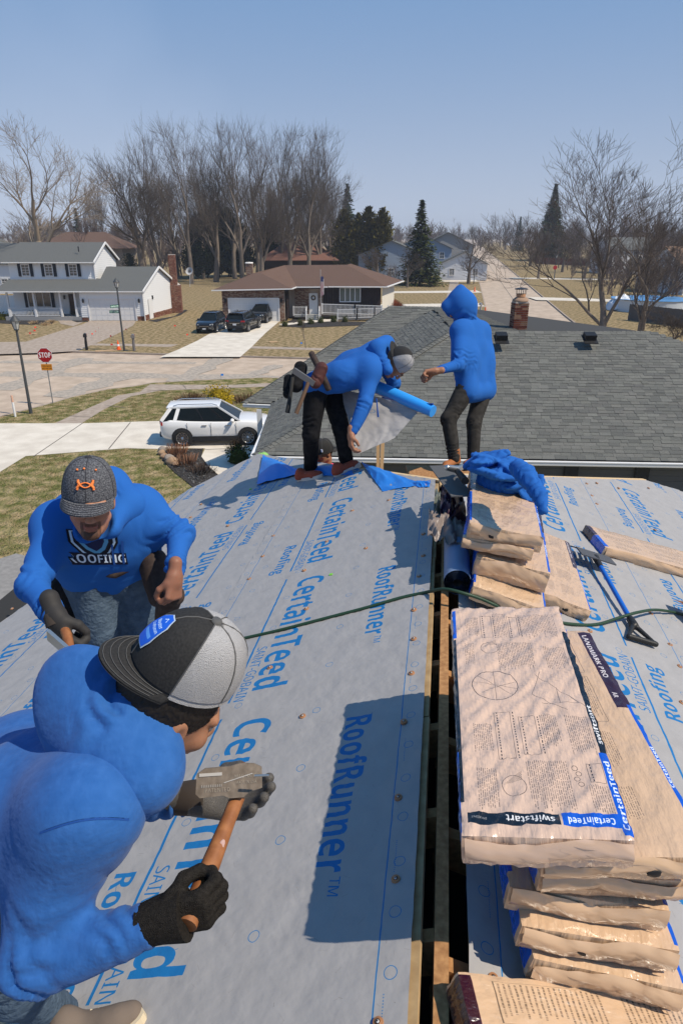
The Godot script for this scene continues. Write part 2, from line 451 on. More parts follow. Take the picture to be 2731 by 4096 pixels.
	# beds of dark mulch
	var mulch := mat("mulch", Color(1, 1, 1), 0.95, {"tex": noise_tex("mulch", 0.09, lin(0.015, 0.013, 0.012), lin(0.10, 0.09, 0.085), 4, 512, FastNoiseLite.TYPE_CELLULAR, 1.8), "bump": bump_tex("mulchb", 0.12, 10.0, 3, 512, FastNoiseLite.TYPE_CELLULAR), "scale": 0.6})
	flat.call([PackedVector2Array([Vector2(-7.475, -26.861), Vector2(-5.695, -27.169), Vector2(-5.57, -26.033), Vector2(-5.047, -24.766), Vector2(-4.448, -23.652), Vector2(-4.098, -22.942), Vector2(-4.224, -21.839), Vector2(-5.052, -22.269), Vector2(-6.235, -24.147), Vector2(-7.113, -25.748)])], 0.03, "mulch_bed", mulch, "dark mulch bed with dry ornamental grass beside the curved walk", "mulch bed")
	flat.call([PackedVector2Array([Vector2(-37.704, -78.049), Vector2(-34.078, -76.317), Vector2(-30.552, -75.479), Vector2(-28.662, -69.713), Vector2(-31.1, -69.358), Vector2(-34.175, -70.432)]), PackedVector2Array([Vector2(-29.22, -74.658), Vector2(-27.1, -74.658), Vector2(-25.791, -71.915), Vector2(-26.679, -71.166)])], 0.03, "mulch_bed", mulch, "mulch bed before the white porch", "mulch bed")
	flat.call([PackedVector2Array([Vector2(-6.068, -67.974), Vector2(-3.68, -70.797), Vector2(-0.626, -72.295), Vector2(3.363, -71.539), Vector2(2.821, -69.007), Vector2(-3.49, -66.97)]), PackedVector2Array([Vector2(-5.575, -71.539), Vector2(-4.424, -76.317), Vector2(-3.812, -73.458), Vector2(-4.775, -70.797)])], 0.03, "mulch_bed", mulch, "mulch bed along the white ramp", "mulch bed")
	flat.call([PackedVector2Array([Vector2(-19.944, -72.679), Vector2(-18.171, -76.743), Vector2(-18.521, -83.726), Vector2(-18.005, -83.223), Vector2(-17.746, -78.049), Vector2(-18.76, -71.539)])], 0.03, "mulch_bed", mulch, "narrow mulch bed at the side of the white house", "mulch bed")
	# loose mulch chips and blades of grass in the near lawn: too many to count
	b = Buf.new()
	var bed: PackedVector2Array = PackedVector2Array([Vector2(-7.291, -26.62), Vector2(-5.732, -26.984), Vector2(-5.622, -26.033), Vector2(-5.052, -24.609), Vector2(-4.191, -23.035), Vector2(-4.289, -22.052), Vector2(-5.065, -22.489), Vector2(-6.225, -24.248), Vector2(-7.079, -25.748)])
	for k in 1500:
		var p := Vector2(rng.randf_range(-9, -4), rng.randf_range(-28, -21))
		if Geometry2D.is_point_in_polygon(p, bed):
			b.box(Transform3D(Basis.from_euler(Vector3(rng.randf_range(-0.5, 0.5), rng.randf() * TAU, rng.randf_range(-0.5, 0.5))), Vector3(p.x, 0.045, p.y)), Vector3(rng.randf_range(0.03, 0.1), 0.02, 0.04), Color(1, 1, 1) * rng.randf_range(0.02, 0.14))
	tag(stuff(part(b, "mulch_chips", mat("chips", Color(1, 1, 1), 0.9, {"vc": 1}))), "loose dark mulch chips heaped over the bed", "mulch")
	var blades := Buf.new()
	for k in 26:
		var p := Vector3(rng.randf_range(-0.12, 0.12), 0, rng.randf_range(-0.12, 0.12))
		var w := Vector3(rng.randf_range(-1, 1), 0, rng.randf_range(-1, 1)).normalized() * 0.006
		var t := p + Vector3(rng.randf_range(-0.04, 0.04), rng.randf_range(0.025, 0.06), rng.randf_range(-0.04, 0.04))
		var cc: Color = [Color(0.095, 0.115, 0.035), Color(0.40, 0.30, 0.18), Color(0.28, 0.22, 0.12)][rng.randi() % 3]
		blades.tri(p - w, p + w, t, cc, Vector3(w.z, 0.01, -w.x))
	var lawn_near: PackedVector2Array = PackedVector2Array([Vector2(-12.527, -26.033), Vector2(-8.867, -27.045), Vector2(-7.559, -26.984), Vector2(-7.1, -25.691), Vector2(-6.201, -23.997), Vector2(-5.026, -22.138), Vector2(-4.188, -21.629), Vector2(-4.122, -16.375), Vector2(-9.25, -16.638), Vector2(-12.66, -23.997)])
	var corner: PackedVector2Array = PackedVector2Array([Vector2(-16.597, -32.494), Vector2(-15.091, -35.364), Vector2(-13.311, -38.851), Vector2(-12.237, -39.454), Vector2(-11.518, -38.498), Vector2(-12.36, -37.361), Vector2(-12.938, -34.484), Vector2(-13.541, -31.495), Vector2(-16.209, -31.658)])
	var strip: PackedVector2Array = PackedVector2Array([Vector2(-12.093, -31.414), Vector2(-11.482, -36.816), Vector2(-10.155, -38.381), Vector2(-7.578, -38.851), Vector2(-3.641, -39.454), Vector2(-3.31, -35.565), Vector2(-7.976, -31.822)])
	var mm := MultiMesh.new()
	mm.transform_format = MultiMesh.TRANSFORM_3D
	mm.mesh = blades.mesh()
	var at := []
	for pl in [lawn_near, corner, strip]:
		var r := Rect2(pl[0], Vector2.ZERO)
		for p in pl: r = r.expand(p)
		for k in int(r.get_area() * 14):
			var p := r.position + Vector2(rng.randf(), rng.randf()) * r.size
			if Geometry2D.is_point_in_polygon(p, pl):
				at.append(Transform3D(Basis(Vector3.UP, rng.randf() * TAU).scaled(Vector3.ONE * rng.randf_range(0.7, 1.4)), Vector3(p.x, 0, p.y)))
	mm.instance_count = at.size()
	for k in at.size():
		mm.set_instance_transform(k, at[k])
	var gi := MultiMeshInstance3D.new()
	gi.name = "grass_blades"; gi.multimesh = mm; gi.material_override = mat("blades", Color(1, 1, 1), 0.9, {"vc": 1, "spec": 0.1})
	add_child(gi)
	tag(stuff(gi), "short dry grass blades of the near corner lawn", "grass")


# overlapping shingles on a sloping face: corners in order, the first edge is the eave
func shingle_face(owner: Node3D, corners: Array, own_rows: int, tones: Array, m: Material, loose: Buf, expose := 0.146, wide := Vector2(0.19, 0.36)) -> void:
	var o: Vector3 = corners[0]
	var e: Vector3 = (corners[1] - corners[0]).normalized()
	var nn := Vector3.ZERO
	for i in range(1, corners.size() - 1):
		nn += (corners[i] - o).cross(corners[i + 1] - o)
	nn = nn.normalized()
	if nn.y < 0.0: nn = -nn
	var s := nn.cross(e).normalized()
	if s.y < 0.0: s = -s
	var poly := PackedVector2Array()
	for q in corners:
		poly.append(Vector2((q - o).dot(e), (q - o).dot(s)))
	var top := 0.0
	for q in poly: top = maxf(top, q.y)
	for row in int(top / expose):
		var y := row * expose + 0.01
		var lo := 1e9
		var hi := -1e9
		for i in poly.size():
			var p := poly[i]
			var q := poly[(i + 1) % poly.size()]
			if (p.y <= y + 0.07) != (q.y <= y + 0.07):
				var x := p.x + (q.x - p.x) * (y + 0.07 - p.y) / (q.y - p.y)
				lo = minf(lo, x); hi = maxf(hi, x)
		var x := lo + rng.randf_range(0, 0.1)
		while x < hi - 0.08:
			var w := minf(rng.randf_range(wide.x, wide.y), hi - x)
			var lift := rng.randf_range(0.006, 0.017)
			var tilt := Basis(e, s, nn) * Basis(Vector3.RIGHT, -0.05)
			var t := Transform3D(tilt, o + e * (x + w / 2.0) + s * (y + 0.085 + rng.randf_range(-0.006, 0.006)) + nn * lift)
			var k := rng.randi() % tones.size()
			if row < own_rows:
				var mi := MeshInstance3D.new()
				mi.name = numbered("shingle", owner)
				mi.mesh = shingle_mesh(k, tones[k]); mi.material_override = m
				mi.transform = world_of(owner).affine_inverse() * t * Transform3D(Basis.from_scale(Vector3(w - 0.006, 1, 1)), Vector3.ZERO)
				owner.add_child(mi, true)
			else:
				loose.box(t, Vector3(w - 0.006, 0.19, 0.014), tones[k] * rng.randf_range(0.93, 1.07))
			x += w

var shingle_meshes := {}
func shingle_mesh(k: int, tone: Color) -> ArrayMesh:
	if not shingle_meshes.has(k):
		shingle_meshes[k] = Buf.new().box(Transform3D(), Vector3(1, 0.19, 0.014), tone).mesh()
	return shingle_meshes[k]

func caps_along(owner: Node3D, a: Vector3, b: Vector3, na: Vector3, nb: Vector3, tones: Array, m: Material, called := "ridge_cap") -> void:
	var l := a.distance_to(b)
	var d := (b - a) / l
	var k := 0.0
	while k < l - 0.1:
		var c := Buf.new()
		var p := a + d * k
		var q := a + d * (k + 0.2)
		var tone: Color = tones[rng.randi() % tones.size()]
		for side in [na, nb]:
			var w: Vector3 = d.cross(side).normalized()
			if w.y > 0.0: w = -w
			c.quad(p + side * 0.035, q + side * 0.02, q + w * 0.15 + side * 0.02, p + w * 0.15 + side * 0.035, tone, side)
			c.quad(p + side * 0.035, p + w * 0.15 + side * 0.035, p + w * 0.15 + side * 0.0, p, tone, -d)
			c.quad(p + w * 0.15 + side * 0.035, q + w * 0.15 + side * 0.02, q + w * 0.15 - side * 0.01, p + w * 0.15 - side * 0.01, tone, w)
		part(c, called, m, owner, true)
		k += 0.15

func brick_stack(owner: Node3D, at: Vector3, turn: float, w: float, d: float, h: float, tones: Array, m: Material, single := false) -> void:
	var bb := Buf.new()
	var x := xf(at, turn)
	var course := 0.075
	for row in int(h / course):
		for side in 4:
			var len: float = w if side % 2 == 0 else d
			var off: float = d if side % 2 == 0 else w
			var n := maxi(2, roundi(len / 0.2))
			var bw := len / n
			for k in n:
				var sx := -len / 2 + bw * (k + 0.5) + (bw * 0.25 if row % 2 else -bw * 0.25) * (0.0 if n < 2 else 1.0)
				var cw := bw - 0.012
				sx = clampf(sx, -len / 2 + cw / 2, len / 2 - cw / 2 - 0.0)
				var t := x * xf(Vector3.ZERO, side * PI / 2) * Transform3D(Basis(), Vector3(sx, course * (row + 0.5), off / 2 - 0.03 + rng.randf_range(0, 0.005)))
				var tone: Color = tones[rng.randi() % tones.size()] * rng.randf_range(0.85, 1.12)
				if single and side != 2:
					part(Buf.new().box(t, Vector3(cw, course - 0.012, 0.06), tone), "brick", m, owner, true)
				else:
					bb.box(t, Vector3(cw, course - 0.012, 0.06), tone)
	if bb.v.size():
		stuff(part(bb, "brickwork", m, owner, true))
	part(Buf.new().box(x * Transform3D(Basis(), Vector3(0, h / 2, 0)), Vector3(w - 0.03, h, d - 0.03)), "mortar", mat("mortar", Color(0.42, 0.38, 0.34), 0.95), owner, true)

func gray_house() -> void:
	var gr := mat("gray shingles", Color(1, 1, 1), 0.95, {"vc": 1, "tex": noise_tex("grit", 0.35, Color(0.62, 0.62, 0.62), Color(1, 1, 1), 2, 256), "bump": bump_tex("gritb", 0.35, 5.0, 2, 256), "scale": 1.3, "spec": 0.25})
	var tones := [Color(0.225, 0.228, 0.214), Color(0.245, 0.248, 0.23), Color(0.275, 0.277, 0.255), Color(0.205, 0.208, 0.197), Color(0.26, 0.262, 0.242)]
	var t := thing("gray_roofed_house", "low house with gray shingled hip roof and white gutter beyond the unfinished roof", "house", Vector3(6, 0, -22))
	var A := Vector3(-2.38, 2.6, -17.98)
	var B := Vector3(18.2, 2.6, -16.85)
	var RL := Vector3(3.7, 5.22, -23.5)
	var RR := Vector3(10.227, 5.22, -23.302)
	var V0 := Vector3(-2.5, 2.6, -24.1)
	var V1 := Vector3(3.772, 5.300, -29.482)
	var W0 := Vector3(-3.52, 2.6, -24.29)
	var K0 := Vector3(2.082, 5.4, -30.039)
	var K1 := Vector3(5.301, 5.4, -29.479)
	var E1 := Vector3(6.034, 5.18, -23.615)
	var base := mat("roof felt", Color(0.05, 0.05, 0.05), 0.95)
	var fl := Buf.new()
	for f in [[A, B, RR, RL], [A, RL, V1, V0], [W0, V0, V1, K0], [V1, K1, E1, RL], [K0, V1, K1, K1], [B, Vector3(20, 2.6, -30), RR, RR], [K1, Vector3(12, 3.4, -34), RR, E1]]:
		var dn := Vector3(0, -0.02, 0)
		fl.quad(f[0] + dn, f[1] + dn, f[2] + dn, f[3] + dn, Color.WHITE, Vector3.UP)
	part(fl, "roof_deck", base, t, true)
	var loose := Buf.new()
	shingle_face(t, [A, B, RR, RL], 5, tones, gr, loose)
	shingle_face(t, [V0, A, RL, V1], 1, tones, gr, loose)
	shingle_face(t, [W0, V0, V1, K1, K0], 0, tones, gr, loose)
	shingle_face(t, [RL, E1, K1, V1], 0, tones, gr, loose)
	stuff(part(loose, "shingles", gr, t, true))
	var n1 := (B - A).cross(RL - A).normalized()
	var n2 := (RL - A).cross(V0 - A).normalized()
	var n3 := (V0 - W0).cross(K0 - W0).normalized()
	for q in [n1, n2, n3]:
		if q.y < 0: push_warning("down")
	caps_along(t, A, RL, n1 * signf(n1.y), n2 * signf(n2.y), tones, gr)
	caps_along(t, W0, K0, n3 * signf(n3.y), Vector3(-0.45, 0.9, 0), tones, gr)
	caps_along(t, E1, RR, n1 * signf(n1.y), Vector3(0, 0.9, -0.45), tones, gr)
	caps_along(t, RR + Vector3(4.2, -1.5, 3.2), RR, n1 * signf(n1.y), Vector3(0.45, 0.9, 0), tones, gr)
	caps_along(t, K0, K1, n3 * signf(n3.y), Vector3(0, 0.9, -0.45), tones, gr)
	var white := mat("white trim", Color(0.72, 0.72, 0.72), 0.45)
	for seg in [[A, B], [A, V0 + Vector3(0.15, 0, 0)], [W0, V0]]:
		var g := Buf.new()
		var o: Vector3 = (seg[1] - seg[0]).normalized().cross(Vector3.UP)
		if o.dot(Vector3(-0.7, 0, 1)) < 0: o = -o
		var d := Vector3(0, -0.075, 0)
		g.bar(seg[0] + o * 0.06 + d, seg[1] + o * 0.06 + d, 0.11, 0.1)
		g.bar(seg[0] + o * 0.115 + d * 0.45, seg[1] + o * 0.115 + d * 0.45, 0.02, 0.025)
		part(g, "gutter", white, t, true)
		g = Buf.new()
		g.bar(seg[0] - o * 0.25 + d * 2.2, seg[1] - o * 0.25 + d * 2.2, 0.5, 0.02)
		part(g, "soffit", white, t, true)
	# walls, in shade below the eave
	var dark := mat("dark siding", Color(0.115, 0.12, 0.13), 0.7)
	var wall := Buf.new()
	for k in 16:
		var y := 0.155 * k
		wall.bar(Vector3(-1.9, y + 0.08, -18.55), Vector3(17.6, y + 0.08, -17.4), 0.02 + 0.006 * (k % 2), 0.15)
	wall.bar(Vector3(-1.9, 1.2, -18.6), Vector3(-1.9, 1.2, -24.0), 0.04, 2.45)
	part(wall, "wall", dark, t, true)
	var win := part(Buf.new(), "window", white, t, true) if false else Node3D.new()
	win.name = "window"; t.add_child(win)
	var wa := Vector3(6.602, 2.06, -18.35)
	var wb := Vector3(8.065, 2.035, -18.27)
	var f := Buf.new()
	var wy := 0.95
	f.bar(Vector3(wa.x + 0.06, wy, wa.z), Vector3(wa.x + 0.06, 2.42, wa.z), 0.12, 0.06); f.bar(Vector3(wb.x - 0.06, wy, wb.z), Vector3(wb.x - 0.06, 2.42, wb.z), 0.12, 0.06)
	f.bar(Vector3(wa.x + 0.121, 2.36, wa.z), Vector3(wb.x - 0.121, 2.36, wb.z), 0.055, 0.1); f.bar(Vector3(wa.x + 0.121, wy + 0.05, wa.z), Vector3(wb.x - 0.121, wy + 0.05, wb.z), 0.055, 0.1)
	f.bar(Vector3((wa.x + wb.x) / 2, wy + 0.101, (wa.z + wb.z) / 2), Vector3((wa.x + wb.x) / 2, 2.309, (wa.z + wb.z) / 2), 0.07, 0.05)
	part(f, "window_frame", white, win, true)
	f = Buf.new()
	f.quad(Vector3(wa.x + 0.1, wy + 0.08, wa.z - 0.01), Vector3(wb.x - 0.1, wy + 0.08, wb.z - 0.01), Vector3(wb.x - 0.1, 2.33, wb.z - 0.01), Vector3(wa.x + 0.1, 2.33, wa.z - 0.01))
	part(f, "pane", mat("dark glass", Color(0.02, 0.03, 0.03), 0.08, {"spec": 0.6}), win, true)
	f = Buf.new()
	for k in 24:
		f.bar(Vector3(wa.x + 0.13, wy + 0.14 + k * 0.05, wa.z + 0.002), Vector3(wb.x - 0.13, wy + 0.14 + k * 0.05, wb.z + 0.002), 0.008, 0.025)
	part(f, "blind", mat("blind", Color(0.12, 0.15, 0.14), 0.6), win, true)
	var sh := mat("dark shutter", Color(0.035, 0.037, 0.042), 0.7)
	for px in [[wa.x - 0.42, wa.x - 0.04, 0], [wb.x + 0.04, wb.x + 0.42, 0], [-1.532, -1.038, 1], [2.484, 2.793, 1]]:
		part(Buf.new().bx((px[0] + px[1]) / 2, 1.65, lerpf(-18.5, -17.35, (px[0] + 1.9) / 19.5) + 0.02, px[1] - px[0], 1.5, 0.05), "shutter", sh, t, true)
	# porch post by the drive
	part(Buf.new().bx(-2.95, 1.2, -24.1, 0.17, 2.4, 0.17).bx(-2.95, 0.1, -24.1, 0.24, 0.2, 0.24), "porch_post", white, t, true)
	part(Buf.new().bx(-1.2, 1.2, -24.6, 0.17, 2.4, 0.17), "porch_post", white, t, true)
	for px in [1150, 1353]:
		var p: Vector3 = Vector3(5.133, 5.12, -22.481) if px == 1150 else Vector3(7.98, 5.12, -22.481)
		var v := Buf.new()
		v.box(Transform3D(Basis(Vector3.RIGHT, 0.3), p + Vector3(0, 0.07, 0)), Vector3(0.36, 0.17, 0.3))
		v.box(Transform3D(Basis(Vector3.RIGHT, 0.44), p + Vector3(0, -0.03, 0.03)), Vector3(0.44, 0.02, 0.5))
		part(v, "roof_vent", mat("black plastic", Color(0.012, 0.012, 0.013), 0.5), t, true)
	# chimney behind the ridge
	var c := Vector3(6.121, 5.153, -24.4)
	var ch := Node3D.new()
	ch.name = "chimney"; t.add_child(ch)
	var bm := mat("brick", Color(1, 1, 1), 0.9, {"vc": 1, "tex": texs["grit"], "scale": 3.0})
	brick_stack(ch, c - Vector3(0, 0.6, 0), 0.1, 0.48, 0.45, 1.544, [Color(0.17, 0.045, 0.03), Color(0.14, 0.035, 0.022), Color(0.22, 0.07, 0.045), Color(0.30, 0.17, 0.11)], bm, true)
	var ty: float = 6.126
	part(Buf.new().lathe(xf(Vector3(c.x, ty - 0.02, c.z)), [Vector2(0.28, 0), Vector2(0.28, 0.05), Vector2(0.19, 0.12), Vector2(0, 0.14)], 8), "crown", mat("crown mortar", Color(0.3, 0.2, 0.14), 0.95), ch, true)
	part(Buf.new().lathe(xf(Vector3(c.x, ty + 0.12, c.z)), [Vector2(0.16, 0), Vector2(0.16, 0.1), Vector2(0.13, 0.1), Vector2(0.13, 0.0)], 12), "flue", mat("clay flue", Color(0.42, 0.22, 0.12), 0.9), ch, true)
	var cp := Buf.new()
	for k in 14:
		var a := TAU * k / 14
		cp.bar(Vector3(c.x + cos(a) * 0.17, ty + 0.2, c.z + sin(a) * 0.17), Vector3(c.x + cos(a) * 0.17, ty + 0.36, c.z + sin(a) * 0.17), 0.008, 0.008)
	cp.lathe(xf(Vector3(c.x, ty + 0.36, c.z)), [Vector2(0.23, 0), Vector2(0.23, 0.02), Vector2(0.17, 0.04), Vector2(0, 0.07)], 12)
	part(cp, "chimney_cap", mat("dark tin", Color(0.05, 0.05, 0.055), 0.5, {"metal": 0.6}), ch, true)

# ---- the roof being covered -------------------------------------------------
const OL := Vector3(0.01, 6.35, 0.002)
const OR := Vector3(0.156, 6.35, 0.023)
const UD := Vector3(0.143, 0, -0.99)
const LS := Vector3(-0.939, -0.316, -0.136)
const RS := Vector3(0.939, -0.316, 0.136)
const LN := Vector3(-0.313, 0.949, -0.045)
const RN := Vector3(0.313, 0.949, 0.045)

func on_left(u: float, s: float, off := 0.0) -> Vector3:
	return OL + UD * u + LS * s + LN * off

func on_right(u: float, s: float, off := 0.0) -> Vector3:
	return OR + UD * u + RS * s + RN * off

func wrapper_print() -> ImageTexture:
	var w := 2048
	var img := Image.create(w, w, false, Image.FORMAT_RGB8)
	var base := FastNoiseLite.new()
	base.seed = 31; base.frequency = 0.02; base.fractal_octaves = 5
	var tone := base.get_seamless_image(512, 512)
	tone.resize(w, w, Image.INTERPOLATE_CUBIC)
	tone.convert(Image.FORMAT_RGB8)
	var d := tone.get_data()
	var lut := PackedByteArray()
	for i in 256:
		lut.append(clampi(181 + int((i - 128) * 0.045), 0, 255))
	for i in range(0, d.size(), 3):
		var q := lut[d[i]]
		d[i] = q + 2; d[i + 1] = q; d[i + 2] = q + 2
	img = Image.create_from_data(w, w, false, Image.FORMAT_RGB8, d)
	var blue := Color(0.13, 0.50, 0.78)
	var kx := w / 1.448
	var ky := w / 1.42
	var place := func(x: float, y: float) -> Transform2D: return Transform2D(Vector2(kx, 0), Vector2(0, -ky), Vector2(x * kx, y * ky))
	letter(img, "CertainTeed", place.call(0.05, 0.905), 0.180, 1.21, blue, true)
	letter(img, "SAINT-GOBAIN", place.call(0.84, 0.985), 0.058, 0.49, blue)
	letter(img, "Roofing", place.call(0.85, 1.155), 0.088, 0.47, blue, true)
	letter(img, "RoofRunner", place.call(0.166, 0.345), 0.115, 0.79, blue, true)
	letter(img, "TM", place.call(0.975, 0.285), 0.035, 0.07, blue)
	img.fill_rect(Rect2i(0, int(1.003 * ky), int(1.33 * kx), int(0.013 * ky)), blue)
	for t in [0.095, 1.345]:
		img.fill_rect(Rect2i(0, int((t - 0.002) * ky), w, int(0.0045 * ky)), blue)
	for r in [[0.055, 0.181, 0.037], [0.505, 0.362, 0.07], [0.944, 0.362, 0.278], [1.385, 0.181, 0.1], [1.25, 0.362, 0.05]]:
		for k in int(1.46 / r[1]):
			ring_px(img, Vector2((r[2] + k * r[1]) * kx, r[0] * ky), 0.0185 * kx, 1.6, blue)
	for k in 3:
		for i in 16:
			img.fill_rect(Rect2i(int((0.36 + k * 0.5 + i * 0.008) * kx), int(0.068 * ky), 5, 4), blue)
	# scuffs and boot dirt
	for k in 260:
		var p := Vector2(rng.randf() * w, rng.randf() * w)
		var q := p + Vector2.from_angle(rng.randf() * TAU) * rng.randf_range(6, 46)
		line_px(img, p, q, rng.randf_range(1.0, 2.6), img.get_pixel(int(p.x), int(p.y)).lerp(Color(0.42, 0.39, 0.36), rng.randf_range(0.08, 0.35)))
	return ImageTexture.create_from_image(img)

func sheet(owner: Node3D, left: bool, s0: float, s1: float, flip: bool, u0: float, edge: float, m: Material, lift: float, end_at: Callable, near := -0.7) -> MeshInstance3D:
	var b := Buf.new()
	var nu := 170
	var nv := int((s1 - s0) / 0.028)
	var start := b.v.size()
	b.grid(nu, nv, func(x: float, y: float) -> Vector3:
		var s := lerpf(s0, s1, y)
		var u := lerpf(near, end_at.call(s), x)
		if left: s = minf(s, 4.9 - 0.25 * u)
		var w := fold_noise.get_noise_2d((u * 1.1 + s * 0.9) * 5.0, (s - u * 0.35) * 2.2) * 0.0048 + fold_noise.get_noise_2d(u * 4.0 + 30.0, s * 4.0) * 0.0022
		w += sin((u * 0.8 + s * 1.5) * 34.0 + 5.0 * fold_noise.get_noise_2d(u * 1.5, s)) * 0.0016 * clampf(1.3 - s, 0.2, 1.0)
		# laps ripple where the edge is loose
		if y > 0.93: w += 0.004 * maxf(0.0, sin(u * 9.0)) * (y - 0.93) / 0.07
		return on_left(u, s, lift + w) if left else on_right(u, s, lift + w), null, false, LN if left else RN)
	var sp := Vector3.ZERO
	for i in b.v.size():
		sp = b.v[i] - (OL if left else OR)
		var u := sp.dot(UD)
		var s := sp.dot(LS if left else RS)
		var q := (u0 - u) / 1.448 if left != flip else (u - u0) / 1.448
		b.uv[i] = Vector2(q, ((edge - s) if flip else (s - edge)) / 1.42)
	return part(b, "underlayment_sheet", m, owner, true)

func our_roof() -> void:
	var t := thing("unfinished_roof", "house roof under repair covered in pale blue printed underlayment with an open ridge", "roof", OL + UD * 2.5)
	var m := mat("underlayment", Color(0.84, 0.84, 0.83), 0.62, {"raw": 1, "uvmap": 1, "tex": wrapper_print(), "spec": 0.35})
	m.normal_enabled = true; m.normal_texture = bump_tex("sheetb", 0.05, 2.5, 5, 512); m.normal_scale = 0.22
	var end_l := func(s: float) -> float: return 5.28 + 1.2 * s if s < 2.38 else 8.13 - (s - 2.38) * 1.2
	var end_r := func(s: float) -> float: return 5.42 + 1.0 * s if s < 2.3 else 7.72 + (s - 2.3) * 0.25
	sheet(t, true, 0.0, 1.42, false, 2.556, 0.0, m, 0.014, end_l)
	sheet(t, true, 1.30, 2.74, true, 4.07, 2.733, m, 0.008, end_l)
	sheet(t, true, 2.62, 4.06, true, 4.6, 4.05, m, 0.003, end_l)
	sheet(t, true, 3.95, 5.3, true, 4.3, 5.36, m, -0.002, end_l)
	sheet(t, false, 0.0, 1.42, false, 3.494, 0.0, m, 0.014, end_r)
	sheet(t, false, 1.31, 2.76, true, 7.07, 2.75, m, 0.008, end_r)
	sheet(t, false, 2.64, 4.1, true, 6.2, 4.08, m, 0.003, end_r)
	# deck boards under the sheets, a little longer at the ridge
	var osb := mat("deck board", Color(1, 1, 1), 0.9, {"tex": noise_tex("osb", 0.03, lin(0.30, 0.19, 0.09), lin(0.55, 0.40, 0.22), 4, 256, FastNoiseLite.TYPE_CELLULAR), "scale": 2.0})
	for k in 4:
		var b := Buf.new()
		var ua := -0.7 + k * 1.52
		var ub := minf(ua + 1.512, 5.28)
		b.box(Transform3D(Basis(UD, LS, LN), on_left((ua + ub) / 2, 1.735, -0.014)), Vector3(ub - ua, 3.5 + 0.008 * (k % 2), 0.016))
		part(b, "deck_board", osb, t, true)
		b = Buf.new()
		ub = minf(ua + 1.512, 5.42)
		b.box(Transform3D(Basis(UD, RS, RN), on_right((ua + ub) / 2, 2.03, -0.014)), Vector3(ub - ua, 4.02 + 0.008 * (k % 2), 0.016))
		part(b, "deck_board", osb, t, true)
	var pine := mat("pine lumber", Color(1, 1, 1), 0.85, {"tex": noise_tex("pine", 0.02, lin(0.24, 0.115, 0.045), lin(0.46, 0.25, 0.105), 5), "scale": 3.0})
	var mid := Vector3(0.088, 6.35, 0.013)
	part(Buf.new().box(Transform3D(Basis(UD, Vector3.UP, UD.cross(Vector3.UP)), mid + UD * 2.35 + Vector3(0, -0.09, 0)), Vector3(6.3, 0.19, 0.04)), "ridge_board", pine, t, true)
	var ur := -0.5
	while ur < 5.2:
		for q in [[LS, LN, OL, 0.06], [RS, RN, OR, -0.02]]:
			var a: Vector3 = mid + UD * (ur + float(q[3])) - q[1] * 0.095 + q[0] * 0.028
			part(Buf.new().box(Transform3D(Basis(q[0], q[1], q[0].cross(q[1])), a + q[0] * 1.5), Vector3(3.0, 0.14, 0.042)), "rafter", pine, t, true)
		ur += 0.46
	# raw edge boards at the far end
	part(Buf.new().bar(on_right(5.40, -0.05, -0.02), on_right(7.75, 2.32, -0.02), 0.05, 0.06), "rake_board", mat("new pine", Color(0.62, 0.45, 0.26), 0.85), t, true)
	part(Buf.new().bar(on_left(5.24, -0.05, -0.02), on_left(6.2, 0.75, -0.02), 0.05, 0.06), "rake_board", mats["new pine"], t, true)
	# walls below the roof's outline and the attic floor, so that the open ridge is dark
	var wall := Buf.new()
	var rim := [on_left(-1.5, 5.2, -0.05), on_left(4.55, 3.74, -0.05), on_left(7.05, 3.12, -0.05), on_left(7.0, 2.65, -0.05), on_left(8.05, 2.36, -0.05), on_left(5.28, 0.0, -0.05), on_right(5.42, 0.0, -0.05), on_right(7.7, 2.3, -0.05), on_right(7.95, 3.3, -0.05), on_right(7.9, 4.3, -0.05), on_right(-1.5, 4.3, -0.05), on_right(-1.5, 0.0, -0.05)]
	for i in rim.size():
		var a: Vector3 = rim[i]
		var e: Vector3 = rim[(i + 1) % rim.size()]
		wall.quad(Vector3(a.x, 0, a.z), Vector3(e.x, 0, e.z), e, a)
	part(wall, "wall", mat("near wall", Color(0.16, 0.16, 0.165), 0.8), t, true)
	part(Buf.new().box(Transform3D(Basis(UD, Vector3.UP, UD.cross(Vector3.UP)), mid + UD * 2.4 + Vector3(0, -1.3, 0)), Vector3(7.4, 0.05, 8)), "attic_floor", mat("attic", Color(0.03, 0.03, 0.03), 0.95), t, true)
	# orange cap nails
	var cap := Buf.new()
	cap.lathe(Transform3D(), [Vector2(0, 0.004), Vector2(0.014, 0.004), Vector2(0.015, 0.0), Vector2(0.015, -0.004)], 12, Color(0.36, 0.17, 0.08))
	cap.lathe(Transform3D(), [Vector2(0, 0.008), Vector2(0.004, 0.007), Vector2(0.0045, 0.004)], 8, Color(0.5, 0.5, 0.5))
	var cm := cap.mesh()
	var nm := mat("cap nail", Color(1, 1, 1), 0.5, {"vc": 1})
